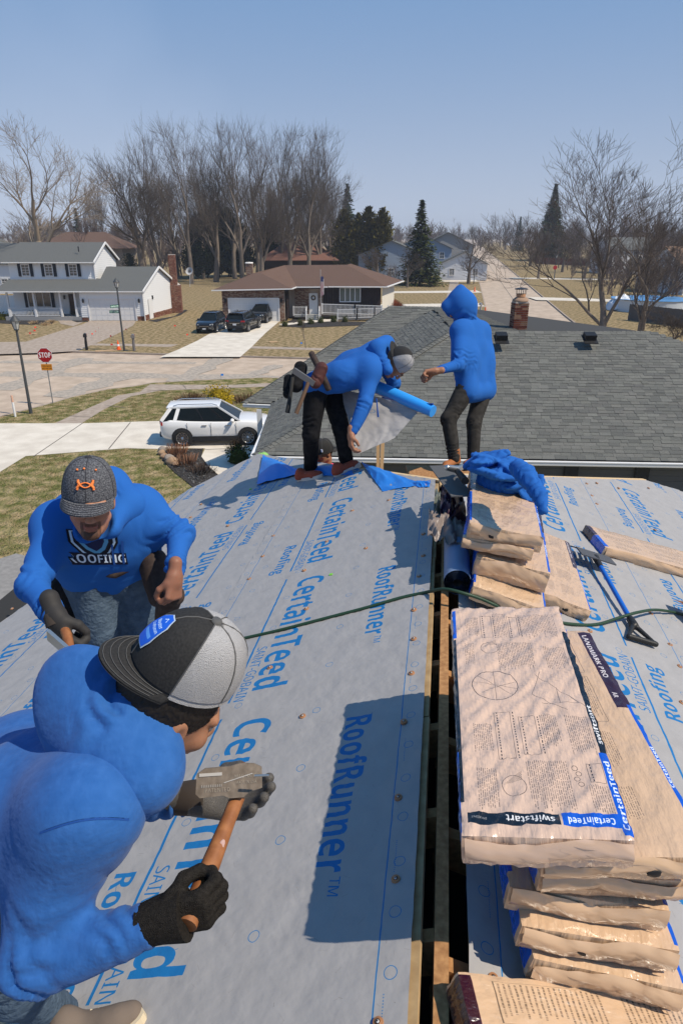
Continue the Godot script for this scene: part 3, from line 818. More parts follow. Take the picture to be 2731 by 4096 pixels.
	for q in [Vector3(0.387, 6.342, -3.192), Vector3(0.358, 6.346, -2.899), Vector3(0.319, 6.347, -2.611), Vector3(0.256, 6.342, -2.283), Vector3(0.202, 6.344, -1.871), Vector3(0.168, 6.349, -1.534), Vector3(-0.175, 6.189, -2.508), Vector3(-0.374, 6.099, -3.011), Vector3(-0.209, 6.127, -3.572), Vector3(0.093, 6.344, -1.121), Vector3(0.547, 6.347, -4.18), Vector3(0.508, 6.351, -3.835), Vector3(0.454, 6.346, -3.569), Vector3(0.386, 6.342, -3.188), Vector3(0.166, 6.219, -4.227), Vector3(0.376, 6.248, -5.067), Vector3(-0.107, 6.113, -4.572), Vector3(0.086, 6.152, -5.082), Vector3(-0.255, 6.084, -4.162), Vector3(-0.211, 6.127, -3.57), Vector3(-0.552, 5.943, -5.054), Vector3(-0.596, 5.947, -4.667), Vector3(-0.652, 5.946, -4.299), Vector3(-1.034, 5.753, -5.706), Vector3(-1.493, 5.551, -6.758), Vector3(-1.525, 5.559, -6.374), Vector3(0.669, 6.341, -5.146), Vector3(-2.454, 5.315, -5.064), Vector3(-1.971, 5.501, -4.519), Vector3(-2.886, 5.165, -5.229)]:
		var o := part(cm, "cap_nail", nm, t)
		o.transform = world_of(t).affine_inverse() * Transform3D(Basis(UD, LN, UD.cross(LN)), q)
	for q in [Vector3(2.348, 5.935, -5.998), Vector3(2.323, 5.933, -5.79), Vector3(2.835, 5.801, -6.571), Vector3(1.985, 5.95, -3.819), Vector3(1.951, 5.945, -3.464), Vector3(1.903, 5.949, -3.238), Vector3(1.409, 6.117, -3.338), Vector3(2.419, 5.928, -6.352), Vector3(2.573, 5.884, -6.492), Vector3(2.788, 5.769, -5.573), Vector3(3.33, 5.657, -6.967), Vector3(1.738, 5.986, -2.868), Vector3(0.408, 6.347, -1.231)]:
		var o := part(cm, "cap_nail", nm, t)
		o.transform = world_of(t).affine_inverse() * Transform3D(Basis(UD, RN, UD.cross(RN)), q)
	# the blue underside of the sheet ends, folded back over the far edge
	var blue := mat("blue underside", Color(0.02, 0.19, 0.62), 0.5, {"spec": 0.4})
	var flap := func(a: Vector3, b: Vector3, c: Vector3, d: Vector3, bulge: float) -> void:
		var f := Buf.new()
		f.grid(18, 12, func(x: float, y: float) -> Vector3:
			var p := a.lerp(b, x).lerp(d.lerp(c, x), y)
			return p + Vector3(0, 1, 0) * (bulge * sin(PI * y) * sin(PI * minf(x * 1.3, 1.0)) + fold_noise.get_noise_2d(x * 2.0, y * 2.0) * 0.012), null, false, Vector3.UP)
		part(f, "folded_end", blue, t, true)
	flap.call(Vector3(-0.971, 5.671, -8.101), Vector3(-0.38, 5.921, -6.725), Vector3(-0.395, 5.929, -6.674), Vector3(-0.894, 5.758, -6.804), 0.07)
	flap.call(Vector3(-0.432, 5.898, -6.851), Vector3(0.07, 6.079, -6.532), Vector3(0.115, 6.115, -6.076), Vector3(-0.369, 5.934, -6.522), 0.05)
	flap.call(Vector3(0.192, 6.137, -6.381), Vector3(0.669, 6.341, -5.169), Vector3(0.341, 6.225, -5.331), Vector3(0.245, 6.174, -5.967), 0.03)
	flap.call(Vector3(0.567, 6.287, -5.373), Vector3(0.72, 6.356, -5.223), Vector3(0.696, 6.354, -5.082), Vector3(0.599, 6.313, -5.164), 0.02)


# rows of lapped boards clipped to a wall outline drawn in (along, up)
func boards(b: Buf, poly: PackedVector2Array, x: Transform3D, step := 0.2, tone := Color.WHITE) -> void:
	var r := Rect2(poly[0], Vector2.ZERO)
	for p in poly: r = r.expand(p)
	var y := r.position.y
	while y < r.end.y - 0.01:
		for c in Geometry2D.intersect_polygons(poly, PackedVector2Array([Vector2(r.position.x - 1, y), Vector2(r.end.x + 1, y), Vector2(r.end.x + 1, y + step), Vector2(r.position.x - 1, y + step)])):
			var lo := 1e9
			for p in c: lo = minf(lo, p.y)
			var s := b.v.size()
			var nn := (x.basis * Vector3(0, 0.12, 1)).normalized()
			for p in c:
				b.vert(x * Vector3(p.x, p.y, 0.028 * (1.0 - (p.y - y) / step)), nn, Vector2.ZERO, tone)
			var t := Geometry2D.triangulate_polygon(c)
			for i in range(0, t.size(), 3):
				b.face(s + t[i], s + t[i + 1], s + t[i + 2])
			var e0 := 1e9
			var e1 := -1e9
			for p in c:
				if absf(p.y - y) < 0.002:
					e0 = minf(e0, p.x); e1 = maxf(e1, p.x)
			if e1 > e0:
				b.quad(x * Vector3(e0, y, 0), x * Vector3(e1, y, 0), x * Vector3(e1, y, 0.028), x * Vector3(e0, y, 0.028), tone, Vector3.DOWN)
		y += step

func rect(x0: float, y0: float, x1: float, y1: float) -> PackedVector2Array:
	return PackedVector2Array([Vector2(x0, y0), Vector2(x1, y0), Vector2(x1, y1), Vector2(x0, y1)])

func brick_face(b: Buf, x: Transform3D, x0: float, y0: float, x1: float, y1: float, tones: Array) -> void:
	var row := 0
	var y := y0
	while y < y1 - 0.03:
		var k := x0 - (0.1 if row % 2 else 0.0)
		while k < x1 - 0.02:
			var a := maxf(k, x0)
			var e := minf(k + 0.2, x1)
			if e - a > 0.03:
				b.box(x * Transform3D(Basis(), Vector3((a + e) / 2, y + 0.034, 0.02)), Vector3(e - a - 0.01, 0.068, 0.04 + rng.randf() * 0.006), tones[rng.randi() % tones.size()])
			k += 0.21
		y += 0.078
		row += 1

func window_at(owner: Node3D, x: Transform3D, cx: float, y0: float, w: float, h: float, cols: int, rows: int, trim: Material, glass: Material, shutter: Material = null) -> void:
	var o := Node3D.new()
	o.name = numbered("window", owner)
	owner.add_child(o, true)
	var f := Buf.new()
	var t := 0.09
	for s in [[-w / 2 - t / 2, h / 2, t, h + 2 * t], [w / 2 + t / 2, h / 2, t, h + 2 * t]]:
		f.box(x * Transform3D(Basis(), Vector3(cx + s[0], y0 + s[1], 0.045)), Vector3(s[2], s[3], 0.09))
	for s in [-t / 2, h + t / 2]:
		f.box(x * Transform3D(Basis(), Vector3(cx, y0 + s, 0.045)), Vector3(w - 0.004, t, 0.088))
	for i in range(1, cols):
		f.box(x * Transform3D(Basis(), Vector3(cx - w / 2 + w * i / cols, y0 + h / 2, 0.035)), Vector3(0.035 if rows > 1 else 0.1, h, 0.05))
	for i in range(1, rows):
		f.box(x * Transform3D(Basis(), Vector3(cx, y0 + h * i / rows, 0.033)), Vector3(w, 0.035, 0.046))
	part(f, "frame", trim, o, true)
	part(Buf.new().box(x * Transform3D(Basis(), Vector3(cx, y0 + h / 2, 0.012)), Vector3(w, h, 0.02)), "pane", glass, o, true)
	if shutter:
		for s in [-1, 1]:
			var sb := Buf.new()
			sb.box(x * Transform3D(Basis(), Vector3(cx + s * (w / 2 + t + 0.17), y0 + h / 2, 0.05)), Vector3(0.32, h + 0.2, 0.04))
			part(sb, "shutter", shutter, owner, true)

func roof_slab(owner: Node3D, pts: Array, m: Material, called := "roof", th := 0.12) -> void:
	var b := Buf.new()
	var dn := Vector3(0, -th, 0)
	if pts.size() == 3:
		b.tri(pts[0], pts[1], pts[2], Color.WHITE, Vector3.UP)
	else:
		b.quad(pts[0], pts[1], pts[2], pts[3], Color.WHITE, Vector3.UP)
	for i in pts.size():
		var p: Vector3 = pts[i]
		var q: Vector3 = pts[(i + 1) % pts.size()]
		b.quad(p, q, q + dn, p + dn)
	part(b, called, m, owner, true)

func railing(owner: Node3D, a: Vector3, b: Vector3, h: float, m: Material, gap := 0.13) -> void:
	var r := Buf.new()
	r.bar(a + Vector3(0, h, 0), b + Vector3(0, h, 0), 0.07, 0.06); r.bar(a + Vector3(0, 0.1, 0), b + Vector3(0, 0.1, 0), 0.05, 0.05)
	part(r, "rail", m, owner, true)
	for k in [0, 1]:
		var p: Vector3 = [a, b][k]
		part(Buf.new().bx(p.x, p.y + h / 2 + 0.03, p.z, 0.11, h + 0.14, 0.11), "rail_post", m, owner, true)
	var n := int(a.distance_to(b) / gap)
	for k in range(1, n):
		var p := a.lerp(b, float(k) / n)
		part(Buf.new().bx(p.x, p.y + h / 2 + 0.05, p.z, 0.035, h - 0.16, 0.035), "baluster", m, owner, true)

func wall_lamp(owner: Node3D, p: Vector3) -> void:
	var b := Buf.new()
	b.box(xf(p), Vector3(0.16, 0.3, 0.14)); b.lathe(xf(p + Vector3(0, 0.15, 0)), [Vector2(0.12, 0), Vector2(0.0, 0.12)], 6)
	part(b, "wall_lamp", mat("lamp black", Color(0.02, 0.02, 0.02), 0.5), owner, true)

func hip_roof(owner: Node3D, x0: float, x1: float, z0: float, z1: float, y: float, rise: float, m: Material, x := Transform3D()) -> void:
	var d := absf(z1 - z0) / 2
	var zm := (z0 + z1) / 2
	var a := [x * Vector3(x0, y, z0), x * Vector3(x1, y, z0), x * Vector3(x1, y, z1), x * Vector3(x0, y, z1), x * Vector3(x0 + d, y + rise, zm), x * Vector3(x1 - d, y + rise, zm)]
	roof_slab(owner, [a[0], a[1], a[5], a[4]], m); roof_slab(owner, [a[3], a[2], a[5], a[4]], m)
	roof_slab(owner, [a[0], a[4], a[3]], m); roof_slab(owner, [a[1], a[5], a[2]], m)

func gable_house(called_label: String, x: Transform3D, w: float, d: float, eave: float, rise: float, wall_m: Material, roof_m: Material, trim: Material, glass: Material, ridge_along := true, wins := 3, group := "") -> Node3D:
	var t := thing("house", called_label, "house", x.origin, 0.0, group)
	var b := Buf.new()
	for s in 4:
		var len := w if s % 2 == 0 else d
		var off := d if s % 2 == 0 else w
		var fx := x * xf(Vector3.ZERO, s * PI / 2) * xf(Vector3(0, 0, off / 2))
		var po := rect(-len / 2, 0, len / 2, eave)
		if (s % 2 == 1) == ridge_along:
			po = PackedVector2Array([Vector2(-len / 2, 0), Vector2(len / 2, 0), Vector2(len / 2, eave), Vector2(0, eave + rise), Vector2(-len / 2, eave)])
		boards(b, po, fx, 0.25)
		if s != 2:
			for k in wins:
				for fl in int(eave / 2.6):
					window_at(t, fx, len * ((k + 0.5) / wins - 0.5), 0.9 + fl * 2.7, 0.9, 1.2, 2, 2, trim, glass)
	stuff(part(b, "siding", wall_m, t, true))
	var o := 0.4
	if ridge_along:
		for s in [-1, 1]:
			roof_slab(t, [x * Vector3(-w / 2 - o, eave - 0.1, s * (d / 2 + o)), x * Vector3(w / 2 + o, eave - 0.1, s * (d / 2 + o)), x * Vector3(w / 2 + o, eave + rise + 0.05, 0), x * Vector3(-w / 2 - o, eave + rise + 0.05, 0)], roof_m)
	else:
		for s in [-1, 1]:
			roof_slab(t, [x * Vector3(s * (w / 2 + o), eave - 0.1, -d / 2 - o), x * Vector3(s * (w / 2 + o), eave - 0.1, d / 2 + o), x * Vector3(0, eave + rise + 0.05, d / 2 + o), x * Vector3(0, eave + rise + 0.05, -d / 2 - o)], roof_m)
	return t

func shingle_roof_mat(key: String, a: Color, b: Color) -> StandardMaterial3D:
	return mat(key, Color(1, 1, 1), 0.95, {"tex": noise_tex(key, 0.06, a, b, 5, 512), "bump": bump_tex("roofb", 0.2, 5.0, 3, 256), "scale": 0.5, "spec": 0.2})

func houses() -> void:
	var white: StandardMaterial3D = mats["white trim"]
	var siding := mat("white siding", Color(0.74, 0.75, 0.76), 0.55)
	var groof := shingle_roof_mat("gray roof", lin(0.085, 0.09, 0.09), lin(0.19, 0.195, 0.19))
	var glass := mat("window glass", Color(0.035, 0.04, 0.045), 0.1, {"spec": 0.7})
	var navy := mat("navy shutter", Color(0.012, 0.014, 0.022), 0.6)
	var t := thing("house", "white two storey house with dark shutters, long front porch and two car garage", "house", Vector3(-27, 0, -76))
	# upper storey, porch and garage walls
	var b := Buf.new()
	boards(b, rect(-34.5, 0.45, -25.7, 5.7), xf(Vector3(0, 0, -75.2)))
	boards(b, PackedVector2Array([Vector2(0, 0), Vector2(7.6, 0), Vector2(7.6, 5.65), Vector2(3.8, 7.45), Vector2(0, 5.65)]), xf(Vector3(-25.7, 0, -75.2), PI / 2))
	boards(b, rect(-26.7, 2.25, -20.3, 3.0), xf(Vector3(0, 0, -72.8)))
	boards(b, rect(-26.7, 0.35, -25.95, 2.25), xf(Vector3(0, 0, -72.8)))
	boards(b, rect(-21.0, 0.45, -20.3, 2.25), xf(Vector3(0, 0, -72.8)))
	boards(b, rect(0, 0, 2.4, 3.0), xf(Vector3(-26.7, 0, -75.2), -PI / 2))
	boards(b, PackedVector2Array([Vector2(0, 0.5), Vector2(9.6, 0.5), Vector2(9.6, 2.9), Vector2(4.8, 5.05), Vector2(0, 2.9)]), xf(Vector3(-20.3, 0, -72.8), PI / 2 - 0.14))
	boards(b, rect(-34.5, 0.45, -34.2, 5.7), xf(Vector3(0, 0, -75.25)))
	stuff(part(b, "siding", siding, t, true))
	part(Buf.new().bx(-30.1, 2.9, -79.0, 8.7, 5.6, 7.4), "wall", siding, t, true)
	part(Buf.new().bx(-23.4, 1.5, -77.0, 5.6, 3.0, 8.0), "wall", siding, t, true)
	var bt := [Color(0.28, 0.10, 0.06), Color(0.36, 0.15, 0.09), Color(0.22, 0.075, 0.05), Color(0.42, 0.25, 0.17)]
	var bm: StandardMaterial3D = mats["brick"]
	b = Buf.new()
	brick_face(b, xf(Vector3(-20.3, 0, -72.8), PI / 2 - 0.14), 0, 0, 9.6, 0.5, bt)
	brick_face(b, xf(Vector3(0, 0, -72.79)), -21.0, 0, -20.3, 0.45, bt)
	brick_face(b, xf(Vector3(0, 0, -72.79)), -26.7, 0, -25.95, 0.33, bt)
	stuff(part(b, "brick_base", bm, t, true))
	roof_slab(t, [Vector3(-34.95, 5.65, -74.7), Vector3(-25.48, 5.65, -74.7), Vector3(-25.45, 7.5, -79.0), Vector3(-34.6, 7.5, -79.0)], groof)
	roof_slab(t, [Vector3(-34.6, 5.65, -83.2), Vector3(-25.45, 5.65, -83.2), Vector3(-25.45, 7.48, -79.02), Vector3(-34.6, 7.48, -79.02)], groof)
	roof_slab(t, [Vector3(-35.2, 2.95, -72.5), Vector3(-24.9, 2.95, -72.5), Vector3(-24.9, 4.0, -75.16), Vector3(-34.7, 3.95, -75.16)], groof)
	roof_slab(t, [Vector3(-25.0, 2.95, -72.5), Vector3(-20.15, 2.95, -72.5), Vector3(-19.48, 5.1, -77.2), Vector3(-25.0, 5.1, -77.2)], groof)
	roof_slab(t, [Vector3(-25.0, 2.95, -82.5), Vector3(-18.75, 2.95, -82.5), Vector3(-19.48, 5.1, -77.22), Vector3(-25.0, 5.1, -77.22)], groof)
	b = Buf.new()
	for e in [[Vector3(-35.2, 2.88, -72.44), Vector3(-20.0, 2.88, -72.44)], [Vector3(-34.95, 5.58, -74.62), Vector3(-25.3, 5.58, -74.62)]]:
		b.bar(e[0], e[1], 0.13, 0.1)
	part(b, "gutter", white, t, true)
	for e in [[Vector3(-25.4, 5.6, -74.6), Vector3(-25.38, 7.46, -79.0)], [Vector3(-25.38, 7.46, -79.0), Vector3(-25.38, 5.6, -83.2)], [Vector3(-20.08, 2.9, -72.5), Vector3(-19.4, 5.06, -77.2)], [Vector3(-19.4, 5.06, -77.2), Vector3(-18.65, 2.9, -82.5)], [Vector3(-25.6, 0.3, -75.12), Vector3(-25.6, 5.5, -75.12)], [Vector3(-20.2, 0.0, -72.7), Vector3(-20.2, 2.85, -72.7)], [Vector3(-34.5, 3.92, -75.1), Vector3(-25.6, 3.92, -75.1)]]:
		part(Buf.new().bar(e[0], e[1], 0.09, 0.2), "trim", white, t, true)
	for cx in [-32.77, -30.35, -27.83]:
		window_at(t, xf(Vector3(0, 0, -75.17)), cx, 4.3, 0.72, 1.05, 2, 4, white, glass, navy)
	# porch
	part(Buf.new().bx(-30.6, 0.2, -74.0, 8.0, 0.4, 2.4), "porch_floor", mat("porch grey", Color(0.3, 0.3, 0.3), 0.9), t, true)
	for px in [-34.15, -31.45, -28.75, -27.25]:
		part(Buf.new().bx(px, 1.65, -72.95, 0.17, 2.5, 0.17), "porch_post", white, t, true)
	railing(t, Vector3(-34.0, 0.4, -72.95), Vector3(-31.55, 0.4, -72.95), 0.85, white)
	railing(t, Vector3(-31.35, 0.4, -72.95), Vector3(-28.85, 0.4, -72.95), 0.85, white)
	railing(t, Vector3(-27.15, 0.4, -72.95), Vector3(-26.75, 0.4, -72.95), 0.85, white)
	window_at(t, xf(Vector3(0, 0, -75.17)), -31.8, 1.2, 2.3, 1.4, 3, 1, white, glass, navy)
	var dm := mat("front door", Color(0.06, 0.03, 0.02), 0.5)
	part(Buf.new().bx(-28.4, 1.45, -75.1, 0.5, 2.05, 0.08), "door", dm, t, true)
	part(Buf.new().bx(-28.4, 2.53, -75.1, 0.75, 0.1, 0.12).bx(-28.75, 1.45, -75.1, 0.1, 2.1, 0.12).bx(-28.05, 1.45, -75.1, 0.1, 2.1, 0.12), "door_frame", white, t, true)
	wall_lamp(t, Vector3(-29.1, 2.1, -75.0)); wall_lamp(t, Vector3(-26.35, 1.95, -72.65)); wall_lamp(t, Vector3(-20.65, 1.95, -72.65)); wall_lamp(t, Vector3(-19.9, 2.1, -75.2))
	garage_door(t, xf(Vector3(-23.5, 0, -72.85)), 4.7, 2.15, white)
	part(Buf.new().box(xf(Vector3(-19.98, 1.05, -74.4), PI / 2 - 0.14), Vector3(0.9, 2.0, 0.08)), "side_door", white, t, true)
	var ch := Node3D.new()
	ch.name = "chimney"; t.add_child(ch)
	brick_stack(ch, Vector3(-18.75, 0, -81.3), 0.14, 1.05, 1.7, 3.0, bt, bm); brick_stack(ch, Vector3(-18.85, 3.01, -81.0), 0.14, 0.75, 0.9, 3.2, bt, bm)
	var dish := part(Buf.new().lathe(Transform3D(Basis(Vector3(1, 0, 0.3).normalized(), 1.2), Vector3(-17.6, 4.3, -84)), [Vector2(0, 0), Vector2(0.3, 0.05), Vector2(0.45, 0.13)], 16).bar(Vector3(-17.7, 2.6, -84), Vector3(-17.6, 4.2, -84.05), 0.05, 0.05), "satellite_dish", mat("dish grey", Color(0.5, 0.5, 0.5), 0.5), t, true)
	dish.name = "satellite_dish"
	part(Buf.new().tube([Vector3(-27.4, 6.6, -76.3), Vector3(-27.4, 7.1, -76.3)], [0.06, 0.06]), "vent_pipe", navy, t, true)

	# the low house with the brown hip roof
	t = thing("house", "low brick house with brown hip roof, white ramp and garage behind black cars", "house", Vector3(-3, 0, -75))
	var broof := shingle_roof_mat("brown roof", lin(0.10, 0.065, 0.052), lin(0.19, 0.125, 0.10))
	var tb := [Color(0.42, 0.26, 0.18), Color(0.34, 0.18, 0.12), Color(0.50, 0.36, 0.27), Color(0.24, 0.12, 0.085), Color(0.55, 0.43, 0.34)]
	b = Buf.new()
	var zx := xf(Vector3(0, 0, -72.3))
	brick_face(b, zx, -12.1, 0, -11.45, 3.0, tb); brick_face(b, zx, -6.35, 0, -5.8, 3.0, tb); brick_face(b, zx, -11.45, 2.3, -6.35, 3.0, tb)
	brick_face(b, xf(Vector3(0, 0, -75.0)), -4.9, 0.3, -3.3, 3.0, tb); brick_face(b, xf(Vector3(0, 0, -74.7)), -2.35, 0.3, -1.95, 3.0, tb)
	brick_face(b, xf(Vector3(0, 0, -72.6)), -12.7, 0, -12.1, 0.9, tb)
	stuff(part(b, "brickwork", bm, t, true))
	part(Buf.new().bx(-8.9, 1.5, -76.4, 6.3, 3.0, 8.1).bx(-3.3, 1.55, -79.2, 5.0, 2.9, 8.3), "wall", mat("mortar wall", Color(0.36, 0.30, 0.25), 0.95), t, true)
	b = Buf.new()
	var brown := mat("dark brown boards", Color(0.022, 0.012, 0.011), 0.7)
	for k in 22:
		b.bx(-1.85 + k * 0.278, 1.75, -75.0 - 0.02 * (k % 2), 0.27, 2.6, 0.1)
	for k in 8:
		b.box(xf(Vector3(-5.55, 1.6, -72.6 - k * 0.3)), Vector3(0.1, 2.8, 0.29))
	part(b, "board_wall", brown, t, true)
	b = Buf.new()
	boards(b, rect(0, 0.3, 7.5, 3.1), xf(Vector3(4.25, 0, -75.05), PI / 2 - 0.24), 0.2)
	stuff(part(b, "siding", mat("cream siding", Color(0.66, 0.63, 0.56), 0.6), t, true))
	part(Buf.new().bx(1.1, 1.55, -79.2, 6.0, 2.9, 8.1), "wall", brown, t, true)
	roof_slab(t, [Vector3(-12.9, 3.1, -71.8), Vector3(-5.0, 3.25, -71.8), Vector3(-8.5, 4.5, -76.2), Vector3(-9.2, 4.5, -76.2)], broof)
	roof_slab(t, [Vector3(-12.9, 3.1, -71.8), Vector3(-9.2, 4.5, -76.2), Vector3(-6.2, 5.15, -79.4), Vector3(-12.9, 3.1, -82.5)], broof)
	roof_slab(t, [Vector3(-5.0, 3.25, -71.8), Vector3(-4.6, 3.25, -74.5), Vector3(-6.2, 5.15, -79.4), Vector3(-8.5, 4.5, -76.2)], broof)
	roof_slab(t, [Vector3(-4.8, 3.24, -74.3), Vector3(4.6, 3.28, -74.3), Vector3(0.6, 5.2, -79.4), Vector3(-6.2, 5.15, -79.4)], broof)
	roof_slab(t, [Vector3(4.6, 3.28, -74.3), Vector3(7.2, 3.25, -84.5), Vector3(1.0, 5.3, -79.6), Vector3(0.6, 5.2, -79.4)], broof)
	roof_slab(t, [Vector3(-4.5, 3.3, -74.0), Vector3(-1.5, 3.3, -74.0), Vector3(-3.0, 4.0, -75.6)], broof)
	b = Buf.new()
	for e in [[Vector3(-13.0, 3.05, -71.72), Vector3(-5.0, 3.2, -71.72)], [Vector3(-5.0, 3.2, -71.72), Vector3(-4.7, 3.22, -73.9)], [Vector3(-4.7, 3.22, -73.92), Vector3(-1.4, 3.24, -73.92)], [Vector3(-1.35, 3.24, -74.2), Vector3(4.6, 3.22, -74.22)], [Vector3(4.68, 3.22, -74.22), Vector3(7.28, 3.2, -84.5)]]:
		b.bar(e[0], e[1], 0.16, 0.1)
	part(b, "gutter", white, t, true)
	garage_door(t, xf(Vector3(-8.9, 0, -72.3)), 4.95, 2.2, white)
	window_at(t, xf(Vector3(0, 0, -74.93)), 0.9, 1.75, 2.05, 1.3, 4, 1, white, mat("pale glass", Color(0.10, 0.14, 0.14), 0.12, {"spec": 0.7}))
	part(Buf.new().bx(-2.95, 1.5, -75.0, 0.9, 2.1, 0.1), "door", white, t, true)
	var wr := Buf.new()
	for k in 16:
		var a := TAU * k / 16
		wr.tube([Vector3(-2.95 + cos(a) * 0.2, 2.1 + sin(a) * 0.2, -74.9), Vector3(-2.95 + cos(a + 0.45) * 0.2, 2.1 + sin(a + 0.45) * 0.2, -74.88)], [0.07, 0.06], 6)
	part(wr, "wreath", mat("dry wreath", Color(0.12, 0.09, 0.06), 0.95), t, true)
	wall_lamp(t, Vector3(-11.75, 2.0, -72.15)); wall_lamp(t, Vector3(-6.1, 2.0, -72.15))
	for k in 3:
		part(Buf.new().bx(-3.0, 0.08 + 0.15 * k, -73.4 - 0.3 * k, 1.2, 0.15, 0.3), "step", mat("step grey", Color(0.28, 0.29, 0.29), 0.9), t, true)
	part(Buf.new().bx(-3.6, 0.35, -74.4, 2.6, 0.2, 1.2), "porch_floor", mats["step grey"], t, true)
	railing(t, Vector3(-5.0, 0.4, -74.0), Vector3(-3.7, 0.4, -74.0), 0.85, white); railing(t, Vector3(-3.65, 0.0, -73.0), Vector3(-3.65, 0.4, -74.0), 0.85, white); railing(t, Vector3(-2.3, 0.0, -73.0), Vector3(-2.3, 0.4, -74.0), 0.85, white)
	var rp := Node3D.new()
	rp.name = "ramp"; t.add_child(rp)
	part(Buf.new().bar(Vector3(-2.0, 0.55, -74.4), Vector3(4.7, 0.28, -74.4), 0.16, 1.0, Vector3(0, 0, 1)).bar(Vector3(-0.4, 0.12, -73.2), Vector3(4.9, 0.3, -73.2), 0.16, 1.0, Vector3(0, 0, 1)), "ramp_deck", mat("ramp deck", Color(0.2, 0.19, 0.18), 0.9), rp, true)
	railing(t, Vector3(-2.0, 0.6, -73.95), Vector3(1.4, 0.5, -73.95), 0.95, white); railing(t, Vector3(1.4, 0.5, -73.95), Vector3(4.2, 0.4, -73.95), 0.95, white)
	railing(t, Vector3(-0.4, 0.15, -72.7), Vector3(1.6, 0.22, -72.7), 0.95, white); railing(t, Vector3(1.6, 0.22, -72.7), Vector3(3.4, 0.28, -72.7), 0.95, white); railing(t, Vector3(3.4, 0.28, -72.7), Vector3(4.9, 0.33, -72.7), 0.95, white); railing(t, Vector3(4.9, 0.33, -72.7), Vector3(4.9, 0.33, -74.8), 0.95, white)
	ch = Node3D.new()
	ch.name = "chimney"; t.add_child(ch)
	brick_stack(ch, Vector3(-10.6, 2.6, -83.5), 0.0, 0.8, 0.7, 2.6, tb, bm)
	part(Buf.new().lathe(xf(Vector3(-10.6, 5.2, -83.5)), [Vector2(0.48, 0), Vector2(0.42, 0.12), Vector2(0, 0.14)], 12), "crown", mat("pale crown", Color(0.6, 0.58, 0.55), 0.9), ch, true)
	var fp := thing("flagpole", "thin flagpole with furled striped flag by the brown roofed house's steps", "flagpole", Vector3(-2.1, 0, -72.4))
	part(Buf.new().tube([Vector3.ZERO, Vector3(0, 4.9, 0)], [0.035, 0.025], 6).lathe(xf(Vector3(0, 4.9, 0)), [Vector2(0, 0), Vector2(0.06, 0.05), Vector2(0, 0.11)], 8), "pole", mat("pale pole", Color(0.4, 0.4, 0.4), 0.4), fp)
	for k in 6:
		var s := Buf.new()
		s.grid(2, 10, func(x: float, y: float) -> Vector3: return Vector3(0.02 + (k + x) * 0.05, 3.9 - y * 1.5 + (k + x) * 0.04, 0.05 * sin(y * 4 + k)))
		part(s, "flag_stripe", mat("flag red", Color(0.35, 0.03, 0.04), 0.8) if k % 2 == 0 else white, fp)
	part(Buf.new().bx(0.16, 4.1, 0.03, 0.24, 0.5, 0.03), "canton", mat("flag navy", Color(0.02, 0.03, 0.12), 0.8), fp)

	# houses behind
	var far_white := mat("far white siding", Color(0.62, 0.64, 0.68), 0.6)
	var tan_w := mat("tan wall", Color(0.30, 0.25, 0.21), 0.8)
	var blue_w := mat("blue gray siding", Color(0.27, 0.33, 0.42), 0.6)
	gable_house("white gabled house at the left edge behind the two storey house", xf(Vector3(-70.26, 0, -146.403), 0.2), 11, 9, 5.4, 2.6, far_white, groof, white, glass, false, 3)
	gable_house("gray roofed house half hidden behind the two storey white house", xf(Vector3(-46, 0, -112), -0.1), 12, 9, 4.4, 2.6, far_white, groof, white, glass)
	t = thing("house", "tan house with brown hip roof among the bare trees far left", "house", Vector3(-52, 0, -150))
	part(Buf.new().bx(-52, 2.9, -150, 17, 5.8, 9), "wall", tan_w, t, true)
	for k in 4:
		window_at(t, xf(Vector3(0, 0, -145.5)), -58 + k * 4, 3.6, 1.3, 1.4, 2, 2, white, glass)
	hip_roof(t, -61.5, -42.5, -155.5, -144.5, 5.8, 3.0, broof)
	t = thing("house", "house with wide brown hip roof under tall trees behind the low brick house", "house", Vector3(-8.5, 0, -150))
	part(Buf.new().bx(-8.5, 1.8, -150, 13.5, 3.6, 9), "wall", brown, t, true)
	hip_roof(t, -16.5, -0.5, -156, -144, 3.6, 3.9, shingle_roof_mat("red brown roof", lin(0.15, 0.075, 0.055), lin(0.24, 0.13, 0.10)))
	var bl := gable_house("blue gray gabled house beyond the conifers in the middle", xf(Vector3(10.5, 0, -150), -0.1), 13, 14, 4.6, 2.6, blue_w, groof, white, glass, false, 3)
	bl = gable_house("second blue gray gabled house, set back behind the first", xf(Vector3(18, 0, -162), -0.1), 12, 12, 5.6, 2.6, blue_w, groof, white, glass, false, 3)
	bl = gable_house("gray house with dark gable nearest the tall spruce", xf(Vector3(25.5, 0, -178), -0.1), 12, 12, 6.0, 2.8, mat("gray siding", Color(0.3, 0.3, 0.3), 0.7), groof, white, glass, false, 3)
	bl = gable_house("low white fronted house beside the tall spruce", xf(Vector3(24.5, 0, -146), -0.15), 9, 9, 3.0, 2.2, far_white, groof, white, glass, false, 2)
	bl = gable_house("small dim house at the far end of the street", xf(Vector3(150, 0, -640), 0.1), 14, 9, 2.8, 2.4, far_white, shingle_roof_mat("dim roof", lin(0.1, 0.09, 0.09), lin(0.15, 0.14, 0.14)), white, glass)
	bl = gable_house("white house behind bare trees right of the far road", xf(Vector3(66, 0, -170), 0.2), 12, 9, 5.2, 2.5, far_white, groof, white, glass, true, 3)
	bl = gable_house("house with light brown roof at the right edge", xf(Vector3(60, 0, -112), 0.15), 22, 11, 3.6, 3.0, far_white, shingle_roof_mat("light brown roof", lin(0.30, 0.19, 0.13), lin(0.42, 0.28, 0.2)), white, glass, true, 4)
